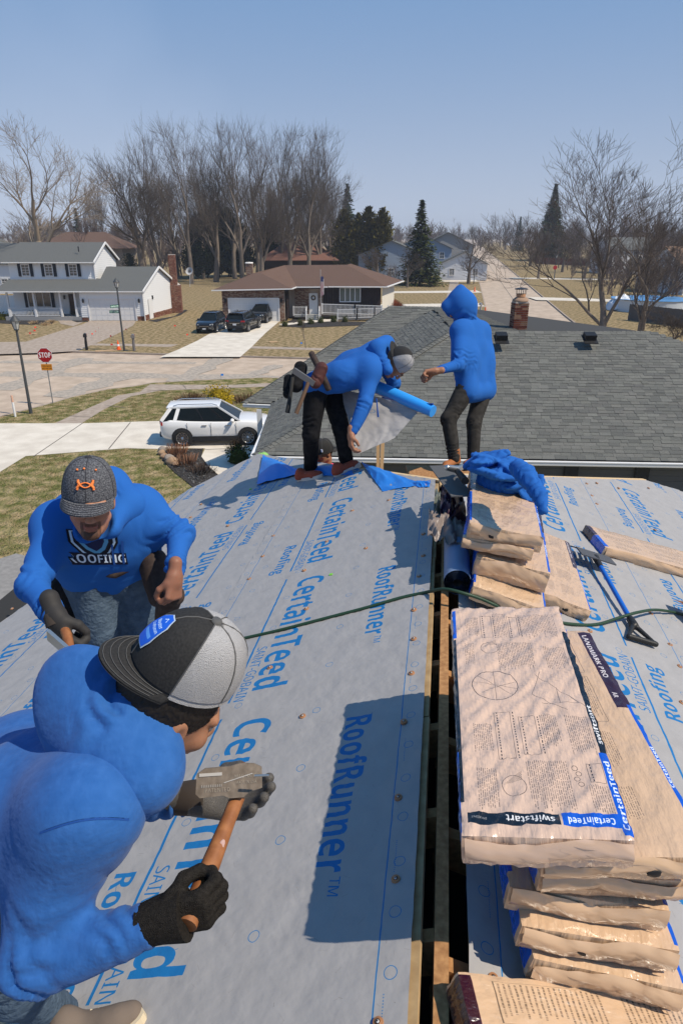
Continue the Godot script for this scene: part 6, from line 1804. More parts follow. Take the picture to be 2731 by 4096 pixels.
# a hand from the wrist: d runs to the fingers, n is the palm's outward normal, side points to the thumb
func hand_mesh(out: Buf, wrist: Vector3, d: Vector3, n: Vector3, flip: float, curl: Array, s: float, fat: float, thumb_in: float, cell := 0.0035, paint = null) -> void:
	d = d.normalized(); n = (n - d * n.dot(d)).normalized()
	var side := d.cross(n).normalized() * flip
	var f := Sdf.new()
	for i in 4:
		var base := wrist + d * (0.088 - 0.004 * absf(i - 1.0)) * s + side * (0.031 - 0.0205 * i) * s
		f.cap(wrist + side * (0.018 - 0.012 * i) * s, base, (0.019 + fat) * s, (0.0125 + fat) * s, 0.014)
		var p := base
		var a := 0.0
		for k in 3:
			a += float(curl[k]) * (1.0 + 0.06 * i)
			var l: float = [0.044, 0.027, 0.022][k] * [0.95, 1.05, 1.0, 0.8][i] * s
			var dir := (d * cos(a) + n * sin(a) + side * (0.06 - 0.04 * i)).normalized()
			f.cap(p, p + dir * l, (0.0105 - k * 0.0008 + fat) * s, (0.0097 - k * 0.0008 + fat) * s, 0.005)
			p += dir * l
	var tb := wrist + d * 0.028 * s + side * 0.03 * s + n * 0.008 * s
	var t1 := tb + (d * 0.65 + side * (0.75 - thumb_in * 0.5) + n * (0.3 + thumb_in * 0.6)).normalized() * 0.042 * s
	var t2 := t1 + (d * 0.9 + side * (0.25 - thumb_in * 0.7) + n * (0.15 + thumb_in * 0.8)).normalized() * 0.034 * s
	f.cap(wrist + side * 0.01 * s, tb, (0.018 + fat) * s, (0.016 + fat) * s, 0.014); f.cap(tb, t1, (0.0155 + fat) * s, (0.012 + fat) * s, 0.01); f.cap(t1, t2, (0.012 + fat) * s, (0.0105 + fat) * s, 0.006)
	f.cap(wrist - d * 0.06 * s, wrist + d * 0.02 * s, (0.027 + fat) * s, (0.026 + fat) * s, 0.02)
	f.mesh(cell, out, null, paint)

# folds of cloth: creases that run across the given bones and slack ones elsewhere
func folds(bones: Array, amp: float) -> Callable:
	var axes := []
	for b in bones:
		var ab: Vector3 = b[1] - b[0]
		var x := ab.cross(Vector3(0.2, 0.9, 0.4)).normalized()
		axes.append([x, ab.cross(x).normalized(), ab.length()])
	return func(p: Vector3) -> float:
		var total := 0.0
		var v := 0.0
		for i in bones.size():
			var b: Array = bones[i]
			var ab: Vector3 = b[1] - b[0]
			var t := clampf((p - b[0]).dot(ab) / ab.length_squared(), 0.0, 1.0)
			var r: Vector3 = p - b[0] - ab * t
			var w := 1.0 / pow(r.length() + 0.01, 5.0)
			var ang := atan2(r.dot(axes[i][1]), r.dot(axes[i][0]))
			var u: float = t * axes[i][2]
			# creases gather where the limb bends and run slantwise round it; the rest of the cloth lies smooth
			var bend := clampf(1.0 - t / 0.34, 0.0, 1.0) * (0.0 if float(b[2]) < 10.0 else 1.0) + clampf((t - 0.55) / 0.25, 0.0, 1.0) * (1.0 - smoothstep(0.92, 0.99, t))
			var n1 := soft_noise.get_noise_3d(p.x * 5.0 + float(b[3]), p.y * 5.0, p.z * 5.0)
			var wave := absf(sin(u * float(b[2]) * 6.0 + 1.5 * sin(ang + float(b[3])) + 0.7 * sin(2.0 * ang) + 4.5 * n1))
			v += w * (wave - 0.72) * (0.06 + 0.94 * bend) * clampf(0.55 + 1.6 * soft_noise.get_noise_3d(p.x * 3.0, p.y * 3.0 + 9.0, p.z * 3.0 + float(b[3])), 0.05, 1.1) * (0.12 if b.size() > 4 else 1.0)
			total += w
		return v / total * amp + soft_noise.get_noise_3d(p.x * 3.4, p.y * 2.0, p.z * 3.4) * amp * 0.5

func cap_hat(parent: Node3D, called: String, h: Transform3D, front: Material, back: Material, brim_m: Material, trim: Material, sgn: float) -> Node3D:
	# sgn 1: brim over the face, -1: worn backwards
	var o := Node3D.new()
	o.name = called
	parent.add_child(o)
	var dome := func(a: float, t: float, r := 1.0) -> Vector3:
		var y := sin(t * PI / 2)
		var c := pow(maxf(cos(t * PI / 2), 0.0), 0.72)
		return h * Vector3(sin(a) * 0.087 * c * r, 0.022 + y * 0.118 * r, -0.012 + cos(a) * 0.108 * c * r * sgn)
	for k in 2:
		var b := Buf.new()
		var a0 := -1.2 if k == 0 else 1.2
		var a1 := 1.2 if k == 0 else TAU - 1.2
		b.grid(22, 12, func(x: float, y: float) -> Vector3: return dome.call(lerpf(a0, a1, x), y))
		b.grid(22, 1, func(x: float, y: float) -> Vector3: return dome.call(lerpf(a0, a1, x), 0.0, 1.0 - 0.03 * y) - h.basis.y * 0.012 * (1 - y))
		part(b, "front_panel" if k == 0 else "back_panel", front if k == 0 else back, o, true)
	var br := Buf.new()
	for side in 2:
		br.grid(24, 6, func(x: float, y: float) -> Vector3:
			var a := lerpf(-1.12, 1.12, x)
			var q := Vector3(sin(a) * 0.088, 0.018, -0.012 + cos(a) * 0.108)
			var out := y * 0.078 * pow(cos(a / 1.12 * PI / 2 * 0.93), 0.55)
			q.z += out
			q.x *= 1.0 + 0.06 * y
			q.y -= 0.25 * q.x * q.x / 0.05 * 0.16 * y + 0.012 * y * y + side * 0.004
			q.z *= sgn; q.x *= sgn
			return h * q)
	part(br, "brim", brim_m, o, true)
	var st := Buf.new()
	var seams := [0.0, 1.2, -1.2, 2.2, -2.2, PI]
	for a in seams:
		var pts := []
		for i in 9: pts.append(dome.call(a, i / 8.0 * 0.98, 1.004))
		var w := []
		for i in 9: w.append(0.0016)
		st.tube(pts, w, 4, false)
	st.lathe(Transform3D(h.basis, h * Vector3(0, 0.139, -0.012)), [Vector2(0.011, 0), Vector2(0.009, 0.006), Vector2(0, 0.008)], 10)
	for r in [0.25, 0.42, 0.6, 0.77, 0.93]:
		var pts := []
		var w := []
		for i in 15:
			var a := lerpf(-1.0, 1.0, i / 14.0)
			var q := Vector3(sin(a) * 0.088 * (1 + 0.06 * r), 0.0195, -0.012 + cos(a) * 0.108 + r * 0.078 * pow(cos(a / 1.12 * PI / 2 * 0.93), 0.55))
			q.y -= 0.25 * q.x * q.x / 0.05 * 0.16 * r + 0.012 * r * r
			q.z *= sgn; q.x *= sgn
			pts.append(h * q); w.append(0.0009)
		st.tube(pts, w, 4, false)
	part(st, "stitching", trim, o, true)
	return o

func shoe(parent: Node3D, called: String, ankle: Vector3, toe: Vector3, up: Vector3, s: float, upper: Material, sole: Material, high := 0.0) -> void:
	var f := (toe - ankle - up * (toe - ankle).dot(up)).normalized()
	var x := Transform3D(Basis(up.cross(f), up, f), ankle)
	var o := Node3D.new()
	o.name = numbered(called, parent)
	parent.add_child(o, true)
	var d := Sdf.new()
	d.cap(x * (Vector3(0, 0.05, -0.03) * s), x * (Vector3(0, 0.085 + high, -0.015) * s), 0.046 * s, 0.044 * s, 0.02)
	d.cap(x * (Vector3(0, 0.05, -0.03) * s), x * (Vector3(0, 0.045, 0.13) * s), 0.043 * s, 0.037 * s, 0.03)
	d.cap(x * (Vector3(-0.012, 0.04, 0.11) * s), x * (Vector3(0.012, 0.036, 0.165) * s), 0.038 * s, 0.034 * s, 0.02)
	d.cut(x * (Vector3(0, 0.03, 0) * s), -up)
	part(d.mesh(0.008, Buf.new()).smooth(), "upper", upper, o, true)
	var sl := PackedVector2Array()
	for k in 24:
		var a := TAU * k / 24
		var z := cos(a)
		sl.append(Vector2(sin(a) * (0.05 + 0.004 * z), 0.065 + z * 0.142) * s)
	part(Buf.new().prism(sl, 0.0, 0.042 * s, x), "sole", sole, o, true)
	var l := Buf.new()
	for k in 4:
		l.bar(x * (Vector3(-0.024, 0.082 - k * 0.004, 0.03 + k * 0.022) * s), x * (Vector3(0.024, 0.082 - k * 0.004, 0.035 + k * 0.022) * s), 0.006, 0.006)
	part(l, "laces", sole, o, true)

func joints_body(j: Dictionary, s: float) -> Sdf:
	var d := Sdf.new()
	var mid: Vector3 = (j.sr + j.sl) / 2.0
	var hip: Vector3 = (j.hr + j.hl) / 2.0
	d.cap(mid, hip, 0.075 * s, 0.075 * s); d.cap(j.sr, j.sl, 0.036 * s, 0.036 * s); d.cap(mid, j.n, 0.06 * s, 0.05 * s); d.cap(j.hr, j.hl, 0.07 * s, 0.07 * s)
	for k in ["r", "l"]:
		d.cap(j["s" + k], j["e" + k], 0.036 * s, 0.028 * s); d.cap(j["e" + k], j["w" + k], 0.028 * s, 0.021 * s)
		d.cap(j["h" + k], j["k" + k], 0.07 * s, 0.045 * s); d.cap(j["k" + k], j["a" + k], 0.042 * s, 0.03 * s)
	return d

func hoodie_sdf(j: Dictionary, s: float, drop: float) -> Sdf:
	var d := Sdf.new()
	var hip: Vector3 = (j.hr + j.hl) / 2.0
	var mid: Vector3 = (j.sr + j.sl) / 2.0
	var down := (hip - mid).normalized()
	for k in ["r", "l"]:
		var sh: Vector3 = j["s" + k]
		var c := sh.lerp(mid, 0.42)
		var w: Vector3 = j["h" + k] - down * drop
		d.cap(c + down * 0.12 * s, c.lerp(w, 0.55), 0.108 * s, 0.126 * s, 0.12)
		d.cap(c.lerp(w, 0.5), w, 0.126 * s, 0.128 * s, 0.11)
		d.cap(sh.lerp(mid, 0.2), j["e" + k], 0.086 * s, 0.068 * s, 0.13)
		d.cap(j["e" + k], (j["e" + k] as Vector3).lerp(j["w" + k], 0.70), 0.067 * s, 0.053 * s, 0.02)
		d.cap((j["e" + k] as Vector3).lerp(j["w" + k], 0.74), (j["e" + k] as Vector3).lerp(j["w" + k], 0.86), 0.047 * s, 0.045 * s, 0.008)
		d.cap(sh, mid, 0.072 * s, 0.076 * s, 0.08)
	d.cap(mid + down * 0.08 * s, hip - down * drop, 0.115 * s, 0.118 * s, 0.06)
	d.cap(mid.lerp(j.n, 0.1), mid + down * 0.16 * s, 0.082 * s, 0.115 * s, 0.11)
	for k in ["r", "l"]:
		d.cap(mid.lerp(j.n, 0.6), (j["s" + k] as Vector3).lerp(mid, 0.3), 0.058 * s, 0.076 * s, 0.11)
	d.cap(j.hr - down * (drop - 0.045), j.hl - down * (drop - 0.045), 0.126 * s, 0.126 * s, 0.015)
	return d

func trousers(parent: Node3D, j: Dictionary, s: float, m: Material, fat: float, cell: float, amp: float, called := "trousers") -> MeshInstance3D:
	var d := Sdf.new()
	var hip: Vector3 = (j.hr + j.hl) / 2.0
	d.cap(j.hr, j.hl, 0.094 * s, 0.094 * s, 0.05)
	var up: Vector3 = ((j.sr + j.sl) / 2.0 - hip).normalized()
	d.cap(hip, hip + up * 0.01 * s, 0.09 * s, 0.085 * s, 0.05)
	for k in ["r", "l"]:
		d.cap(j["h" + k], j["k" + k], (0.094 + fat) * s, (0.063 + fat) * s, 0.04); d.cap(j["k" + k], j["a" + k], (0.062 + fat) * s, (0.043 + fat) * s, 0.03)
	var f := folds([[j.hr, j.kr, 11.0, 0.0], [j.kr, j.ar, 14.0, 3.0], [j.hl, j.kl, 11.0, 7.0], [j.kl, j.al, 14.0, 9.0]], amp)
	return part(d.mesh(cell, Buf.new(), f).smooth(), called, m, parent, true)

func hoodie(parent: Node3D, j: Dictionary, s: float, m: Material, drop: float, cell: float, amp: float, extra: Callable, called := "hoodie") -> MeshInstance3D:
	var d := hoodie_sdf(j, s, drop)
	extra.call(d)
	var hip: Vector3 = (j.hr + j.hl) / 2.0
	var mid: Vector3 = (j.sr + j.sl) / 2.0
	var f := folds([[j.sr, j.er, 9.0, 0.0], [j.er, j.wr, 14.0, 3.0], [j.sl, j.el, 9.0, 7.0], [j.el, j.wl, 14.0, 11.0], [mid, hip, 6.0, 15.0, 1]], amp)
	return part(d.mesh(cell, Buf.new(), f).smooth(), called, m, parent, true)


func people() -> void:
	var cloth := mat("blue fleece", Color(0.022, 0.115, 0.40), 0.9, {"bump": bump_tex("fleece", 0.09, 3.0, 4, 256), "scale": 9.0, "depth": 0.22, "rim": 0.15, "spec": 0.15})
	var dusty := mat("dusty blue fleece", Color(1, 1, 1), 0.9, {"tex": noise_tex("dusty", 0.02, lin(0.022, 0.095, 0.30), lin(0.040, 0.135, 0.385), 5, 512), "bump": bump_tex("fleece", 0.09, 3.0, 4, 256), "scale": 3.0, "depth": 0.3, "rim": 0.15, "spec": 0.15})
	var denim := mat("blue denim", Color(1, 1, 1), 0.9, {"tex": noise_tex("denim", 0.015, lin(0.045, 0.07, 0.105), lin(0.115, 0.16, 0.215), 5, 512), "bump": bump_tex("fleece", 0.09, 3.0, 4, 256), "scale": 2.2, "spec": 0.15})
	var black := mat("black cotton", Color(1, 1, 1), 0.85, {"tex": noise_tex("blackc", 0.02, lin(0.006, 0.006, 0.007), lin(0.022, 0.022, 0.024), 5, 256), "scale": 3.0, "spec": 0.2})
	var charcoal := mat("charcoal cotton", Color(1, 1, 1), 0.9, {"tex": noise_tex("charc", 0.02, lin(0.02, 0.019, 0.018), lin(0.06, 0.056, 0.052), 5, 256), "scale": 2.5, "spec": 0.15})
	var skin := mat("skin", Color(1, 1, 1), 0.5, {"vc": 1, "spec": 0.35})
	skin.subsurf_scatter_enabled = true; skin.subsurf_scatter_strength = 0.1
	var glove := mat("dark glove", Color(1, 1, 1), 0.8, {"tex": noise_tex("glove", 0.05, lin(0.008, 0.007, 0.006), lin(0.03, 0.026, 0.022), 4, 256), "bump": bump_tex("knit", 0.2, 5.0, 2, 256), "scale": 8.0, "spec": 0.25})
	var rubber := mat("gray rubber glove", Color(0.085, 0.078, 0.07), 0.4, {"bump": bump_tex("knit", 0.2, 5.0, 2, 256), "scale": 10.0})
	var mesh_white := mat("pale cap mesh", Color(1, 1, 1), 0.85, {"tex": noise_tex("capmesh", 0.25, lin(0.30, 0.30, 0.31), lin(0.50, 0.50, 0.51), 2, 256), "bump": bump_tex("meshb", 0.35, 8.0, 1, 256, FastNoiseLite.TYPE_CELLULAR), "scale": 9.0})
	var cap_black := mat("black cap", Color(1, 1, 1), 0.85, {"tex": noise_tex("capdust", 0.16, lin(0.012, 0.012, 0.013), lin(0.032, 0.032, 0.032), 3, 256, FastNoiseLite.TYPE_SIMPLEX_SMOOTH, 1.3), "scale": 4.0})
	var grey_stitch := mat("grey stitching", Color(0.09, 0.09, 0.09), 0.8)
	var tanned := Color(0.30, 0.145, 0.085)
	var none := func(_d: Sdf) -> void: pass

	# ---- the worker in front with the hatchet
	var j := {"sr": Vector3(-0.461, 7.24, -0.927), "sl": Vector3(-0.524, 7.061, -1.264), "n": Vector3(-0.44, 7.233, -1.14), "er": Vector3(-0.556, 6.982, -0.833), "wr": Vector3(-0.318, 7.077, -0.85), "el": Vector3(-0.663, 6.822, -1.362), "wl": Vector3(-0.35, 6.963, -1.246), "hr": Vector3(-0.884, 6.981, -1.124), "hl": Vector3(-1.02, 6.872, -1.425), "kr": Vector3(-0.88, 6.303, -1.227), "ar": Vector3(-0.829, 5.96, -1.358), "kl": Vector3(-1.238, 6.012, -1.594), "al": Vector3(-1.25, 5.555, -1.625)}
	var t := thing("person", "worker in dusty blue hoodie and backwards black and white cap, bending with a roofing hatchet", "person", j.ar)
	var hd := frame(Vector3(0.454, 0.88, -0.139), Vector3(0.672, -0.596, -0.44), Vector3(-0.355, 7.313, -1.14), 1.12)
	var b := joints_body(j, 1.0).mesh(0.02, Buf.new(), null, func(_p: Vector3) -> Color: return tanned)
	head_mesh(b, hd, j.n, tanned, 0.0, 0.004)
	for i in b.c.size(): if b.c[i] == Color.WHITE: b.c[i] = tanned
	var body := part(b.smooth(), "body", skin, t, true)
	hoodie(body, j, 0.90, dusty, 0.02, 0.008, 0.024, none)
	var seam := Buf.new()
	var sa := []
	var sw := []
	for k in 19:
		sa.append(Vector3(-0.45, 7.386, -0.749).lerp(Vector3(-0.298, 7.407, -0.757), k / 18.0) + Vector3(0, 0.014 * sin(k / 18.0 * PI), 0))
		sw.append(0.0022)
	seam.tube(sa, sw, 5)
	lay_on(seam, body.get_node("hoodie"), Vector3(-0.324, -0.685, -0.652), 0.0008)
	part(seam, "sleeve_seam", mat("deep blue lace", Color(0.008, 0.06, 0.26), 0.8), body, true)
	var hood := Sdf.new()
	hood.ell(Vector3(-0.463, 7.31, -1.08), Vector3(0.18, 0.118, 0.058), Basis(Vector3(0.673, -0.586, 0.451), Vector3(0.723, 0.595, -0.35), Vector3(0, -0.595, -0.804)).orthonormalized(), 0.08); hood.cap(Vector3(-0.446, 7.305, -1.04), Vector3(-0.385, 7.264, -1.007), 0.052, 0.042, 0.10); hood.cap(Vector3(-0.529, 7.303, -1.266), Vector3(-0.463, 7.305, -1.223), 0.055, 0.05, 0.09); hood.cap(Vector3(-0.464, 7.321, -1.187), Vector3(-0.412, 7.294, -1.084), 0.046, 0.042, 0.09); hood.cap(Vector3(-0.412, 7.294, -1.084), Vector3(-0.383, 7.251, -1.018), 0.042, 0.04, 0.08)
	part(hood.mesh(0.0085, Buf.new(), folds([[Vector3(-0.597, 7.251, -1.234), Vector3(-0.382, 7.227, -1.062), 9.0, 4.0]], 0.016)).smooth(), "hood", dusty, body, true)
	trousers(body, j, 1.0, denim, 0.004, 0.013, 0.012)
	shoe(body, "shoe", Vector3(-0.748, 6.04, -1.254), Vector3(-0.632, 6.078, -1.261), LN, 1.0, mat("worn suede", Color(0.16, 0.125, 0.10), 0.9), mat("cream sole", Color(0.62, 0.52, 0.36), 0.8))
	shoe(body, "shoe", Vector3(-1.175, 5.891, -1.419), Vector3(-1.043, 5.936, -1.391), LN, 1.0, mats["worn suede"], mats["cream sole"])
	var hair := Sdf.new()
	hair.ell(hd * Vector3(0, 0.03, -0.014), Vector3(0.0795, 0.092, 0.100) * 1.11, hd.basis.orthonormalized(), 0.01)
	hair.cut(hd * Vector3(0, -0.045, -0.05), (hd.basis.y * -1.0 + hd.basis.z * 0.55).normalized())
	hair.cut(hd * Vector3(0, 0, 0.052), (hd.basis.z + hd.basis.y * -0.35).normalized())
	part(hair.mesh(0.004, Buf.new(), func(p: Vector3) -> float: return 0.003 * fold_noise.get_noise_3dv(p * 90.0)).smooth(), "hair", mat("black hair", Color(0.010, 0.008, 0.007), 0.55), body, true)
	var hc := frame(Vector3(0.563, 0.826, -0.015), Vector3(0.792, -0.516, -0.325), Vector3(-0.312, 7.375, -1.149), 1.06)
	var cap := cap_hat(body, "cap", hc, cap_black, mesh_white, cap_black, grey_stitch, -1.0)
	# the five cornered blue patch on the front panel
	var im := Image.create(128, 160, false, Image.FORMAT_RGB8)
	im.fill(Color(0.10, 0.36, 0.80))
	letter(im, "Master", Transform2D(Vector2(1, 0), Vector2(0, -1), Vector2(22, 66)), 17, 84, Color(0.75, 0.85, 0.95), true)
	letter(im, "Craftsman", Transform2D(Vector2(1, 0), Vector2(0, -1), Vector2(14, 90)), 15, 100, Color(0.75, 0.85, 0.95), true)
	im.fill_rect(Rect2i(20, 108, 88, 16), Color(0.35, 0.6, 0.9))
	line_px(im, Vector2(46, 34), Vector2(64, 18), 5, Color(0.8, 0.9, 1)); line_px(im, Vector2(64, 18), Vector2(82, 34), 5, Color(0.8, 0.9, 1))
	var pb := Buf.new()
	var edge := Buf.new()
	for k in 2:
		var o: Buf = [pb, edge][k]
		o.grid(8, 8, func(x: float, y: float) -> Vector3:
			var w := 0.027 * (1.0 if y < 0.75 else lerpf(1.0, 0.72, (y - 0.75) / 0.25)) * (1.0 if y > 0.25 else lerpf(0.45, 1.0, y / 0.25)) * (1.0 + 0.09 * k)
			var a := (x * 2 - 1) * w / 0.1 + 0.0
			var tt := lerpf(0.60 + 0.015 * k, 0.17 - 0.015 * k, y)
			var c := pow(cos(tt * PI / 2), 0.72)
			var r := 1.035 - 0.008 * k
			return hc * Vector3(sin(a) * 0.087 * c * r * -1.0, 0.022 + sin(tt * PI / 2) * 0.118 * r, -0.012 - cos(a) * 0.108 * c * r))
	part(pb, "patch", mat("cap patch", Color(1, 1, 1), 0.6, {"raw": 1, "uvmap": 1, "tex": ImageTexture.create_from_image(im)}), cap, true)
	part(edge, "patch_border", mat("patch border", Color(0.45, 0.55, 0.65), 0.7), cap, true)
	# gloves closed on the hatchet and the nail
	var gl := Buf.new()
	hand_mesh(gl, j.wr, Vector3(0.966, 0.255, -0.048), Vector3(-0.236, -0.136, -0.962), 1.0, [0.75, 1.25, 1.0], 0.92, 0.002, 0.6)
	gl.add(Buf.new().tube([(j.wr as Vector3).lerp(j.er, 0.14), j.wr, j.wr + Vector3(0.966, 0.255, -0.048) * 0.045], [0.036, 0.040, 0.046], 16))
	part(gl.smooth(), "glove", glove, body, true)
	gl = Buf.new()
	hand_mesh(gl, j.wl + Vector3(1, 0, 0) * 0.01, Vector3(0.989, 0.037, 0.145), Vector3(0.052, 0.957, 0.285), -1.0, [0.25, 0.35, 0.3], 1.08, 0.003, 0.25)
	part(gl.smooth(), "glove", rubber, body, true)
	part(Buf.new().tube([(j.wl as Vector3).lerp(j.el, 0.16), j.wl, j.wl + Vector3(1, 0, 0) * 0.03], [0.037, 0.041, 0.043], 16).smooth(), "glove_cuff", mat("brown knit", Color(0.05, 0.038, 0.03), 0.9), body, true)

	# ---- the worker on the left with a printed hoodie
	j = {"sr": Vector3(-1.183, 7.099, -2.532), "sl": Vector3(-0.842, 7.115, -2.754), "n": Vector3(-0.989, 7.131, -2.523), "er": Vector3(-1.162, 6.982, -2.269), "wr": Vector3(-1.012, 6.949, -2.104), "el": Vector3(-0.689, 7.018, -2.672), "wl": Vector3(-0.664, 6.938, -2.423), "hr": Vector3(-1.125, 6.808, -2.694), "hl": Vector3(-0.933, 6.804, -2.779), "kr": Vector3(-1.083, 6.431, -2.682), "kl": Vector3(-0.937, 6.441, -2.74), "ar": Vector3(-1.231, 5.796, -3.015), "al": Vector3(-1.036, 5.859, -3.045)}
	t = thing("person", "worker in blue hoodie with shield print, gray speckled cap and jeans, looking down", "person", j.ar)
	hd = frame(Vector3(0.1, 0.995, -0.025), Vector3(0.302, -0.07, 0.951), Vector3(-0.962, 7.259, -2.445), 1.08)
	b = joints_body(j, 1.0).mesh(0.022, Buf.new(), null, func(_p: Vector3) -> Color: return tanned)
	head_mesh(b, hd, j.n, Color(0.38, 0.185, 0.115), 0.85, 0.0045)
	hand_mesh(b, j.wl, Vector3(-0.05, -0.906, 0.421), Vector3(-0.843, -0.296, -0.449), -1.0, [1.0, 1.1, 0.7], 0.95, 0.001, 0.6, 0.004)
	for i in b.c.size(): if b.c[i] == Color.WHITE: b.c[i] = Color(0.26, 0.12, 0.075)
	body = part(b.smooth(), "body", skin, t, true)
	hoodie(body, j, 0.84, cloth, 0.03, 0.0095, 0.024, none)
	hood = Sdf.new()
	hood.cap(Vector3(-1.129, 7.135, -2.654), Vector3(-1.005, 7.18, -2.77), 0.075, 0.085, 0.05); hood.cap(Vector3(-1.005, 7.189, -2.773), Vector3(-0.883, 7.152, -2.661), 0.085, 0.07, 0.05); hood.cap(Vector3(-0.907, 7.156, -2.652), Vector3(-0.916, 7.128, -2.479), 0.055, 0.042, 0.04); hood.cap(Vector3(-1.134, 7.122, -2.638), Vector3(-1.009, 7.112, -2.472), 0.05, 0.042, 0.04); hood.cap(Vector3(-1.009, 7.112, -2.472), Vector3(-0.916, 7.128, -2.479), 0.04, 0.042, 0.03)
	hood.carve(hd * Vector3(0, -0.02, 0.01), Vector3(0.092, 0.15, 0.118), hd.basis.orthonormalized(), 0.02)
	part(hood.mesh(0.0105, Buf.new(), folds([[Vector3(-1.145, 7.12, -2.692), Vector3(-0.895, 7.137, -2.698), 9.0, 4.0]], 0.02)).smooth(), "hood", cloth, body, true)
	trousers(body, j, 1.0, denim, 0.012, 0.013, 0.014)
	for k in ["r", "l"]:
		shoe(body, "shoe", j["a" + k], j["a" + k] + Vector3(0.02, -0.01, 0.2), LN, 1.0, mats["worn suede"], mats["cream sole"])
	var grey_cap := mat("gray speckled cap", Color(1, 1, 1), 0.9, {"tex": noise_tex("speckle", 0.10, lin(0.030, 0.032, 0.04), lin(0.17, 0.175, 0.19), 3, 256, FastNoiseLite.TYPE_SIMPLEX_SMOOTH, 2.6), "scale": 5.0})
	hc = frame(Vector3(0.1, 0.995, -0.025), Vector3(0.221, 0.005, 0.975), Vector3(-0.967, 7.262, -2.447), 1.15)
	cap = cap_hat(body, "cap", hc, grey_cap, grey_cap, grey_cap, mat("cap seam", Color(0.03, 0.032, 0.04), 0.9), 1.0)
	var orange := mat("cap orange", Color(0.85, 0.22, 0.05), 0.6)
	var lg := Buf.new()
	var face := func(x: float, y: float) -> Vector3:
		var a := x / 0.1
		var tt := y
		var c := pow(cos(tt * PI / 2), 0.72)
		return hc * Vector3(sin(a) * 0.087 * c * 1.03, 0.022 + sin(tt * PI / 2) * 0.118 * 1.03, -0.012 + cos(a) * 0.108 * c * 1.03)
	for s in [1.0, -1.0]:
		# two crossing arcs, open to the sides
		var p := []
		var w := []
		for i in 9:
			var u := lerpf(-1.0, 1.0, i / 8.0)
			p.append(face.call(u * 0.030, 0.31 + s * (0.10 * u * u + 0.0) - s * 0.045)); w.append(0.0022 + 0.0035 * u * u)
		lg.tube(p, w, 6)
	for q in [[-0.03, 0.36, 0.24], [0.03, 0.36, 0.24]]:
		lg.tube([face.call(q[0], 0.40), face.call(q[0] * 0.86, 0.31), face.call(q[0], 0.22)], [0.005, 0.0035, 0.005], 6)
	part(lg, "emblem", orange, cap, true)
	lg = Buf.new()
	for q in [[-0.045, 0.58], [0.05, 0.58], [-0.01, 0.62]]:
		lg.tube([face.call(q[0], q[1]), face.call(q[0], q[1] + 0.03)], [0.004, 0.004], 8)
	part(lg, "eyelet", orange, cap, true)
	# a plain shield and the word below it, printed on the chest
	var mid: Vector3 = (j.sr + j.sl) / 2.0
	var chest: Vector3 = mid.lerp((j.hr + j.hl) / 2.0, 0.58)
	var cx := frame(((mid - (j.hr + j.hl) / 2.0) as Vector3).normalized(), Vector3(0.118, 0.506, 0.855), chest)
	im = Image.create(256, 192, false, Image.FORMAT_RGBA8)
	im.fill(Color(0.02, 0.10, 0.42, 0.0))
	var sh := PackedVector2Array([Vector2(24, 40), Vector2(70, 44), Vector2(128, 18), Vector2(186, 44), Vector2(232, 40), Vector2(224, 92), Vector2(186, 138), Vector2(128, 168), Vector2(70, 138), Vector2(32, 92)])
	for q in [[1.0, Color(0.02, 0.03, 0.07)], [0.9, Color(0.75, 0.85, 0.92)], [0.8, Color(0.03, 0.05, 0.12)], [0.62, Color(0.35, 0.62, 0.78)], [0.45, Color(0.05, 0.10, 0.28)]]:
		for i in sh.size():
			var c := Vector2(128, 88)
			fill_tri(im, c, c + (sh[i] - c) * q[0], c + (sh[(i + 1) % sh.size()] - c) * q[0], q[1])
	im.fill_rect(Rect2i(8, 132, 240, 46), Color(0.02, 0.05, 0.16))
	letter(im, "ROOFING", Transform2D(Vector2(1, 0), Vector2(0, -1), Vector2(16, 170)), 32, 226, Color(0.85, 0.9, 0.95), true)
	var pr := Buf.new()
	pr.grid(22, 18, func(x: float, y: float) -> Vector3:
		var o := cx * Vector3((x - 0.5) * 0.225, (0.5 - y) * 0.185, 0.3)
		return o)
	lay_on(pr, body.get_node("hoodie"), -cx.basis.z, 0.004)
	var pm := mat("chest print", Color(1, 1, 1), 0.7, {"raw": 1, "uvmap": 1, "tex": ImageTexture.create_from_image(im)})
	pm.transparency = BaseMaterial3D.TRANSPARENCY_ALPHA_SCISSOR
	part(pr, "chest_print", pm, body, true)
	var lace := Buf.new()
	for q in [[Vector3(-0.915, 7.124, -2.369), Vector3(-0.926, 7.021, -2.392)], [Vector3(-0.879, 7.129, -2.393), Vector3(-0.892, 7.02, -2.413)]]:
		lace.tube([q[0], q[0].lerp(q[1], 0.5) + Vector3(0, 0, 0.01), q[1]], [0.004, 0.004, 0.005], 6)
	lay_on(lace, body.get_node("hoodie"), -cx.basis.z, 0.008)
	part(lace, "hood_lace", mat("deep blue lace", Color(0.006, 0.06, 0.32), 0.8), body, true)
	gl = Buf.new()
	hand_mesh(gl, j.wr, Vector3(0.379, -0.811, 0.446), Vector3(0.652, -0.19, -0.734), 1.0, [0.75, 1.2, 0.8], 1.1, 0.004, 0.6, 0.004)
	part(gl.smooth(), "glove", mat("dark gray glove", Color(0.03, 0.028, 0.027), 0.7), body, true)
	part(Buf.new().tube([(j.wr as Vector3).lerp(j.er, 0.2), j.wr, j.wr + Vector3(0.379, -0.811, 0.446) * 0.03], [0.037, 0.041, 0.043], 14).smooth(), "glove_cuff", mats["brown knit"], body, true)
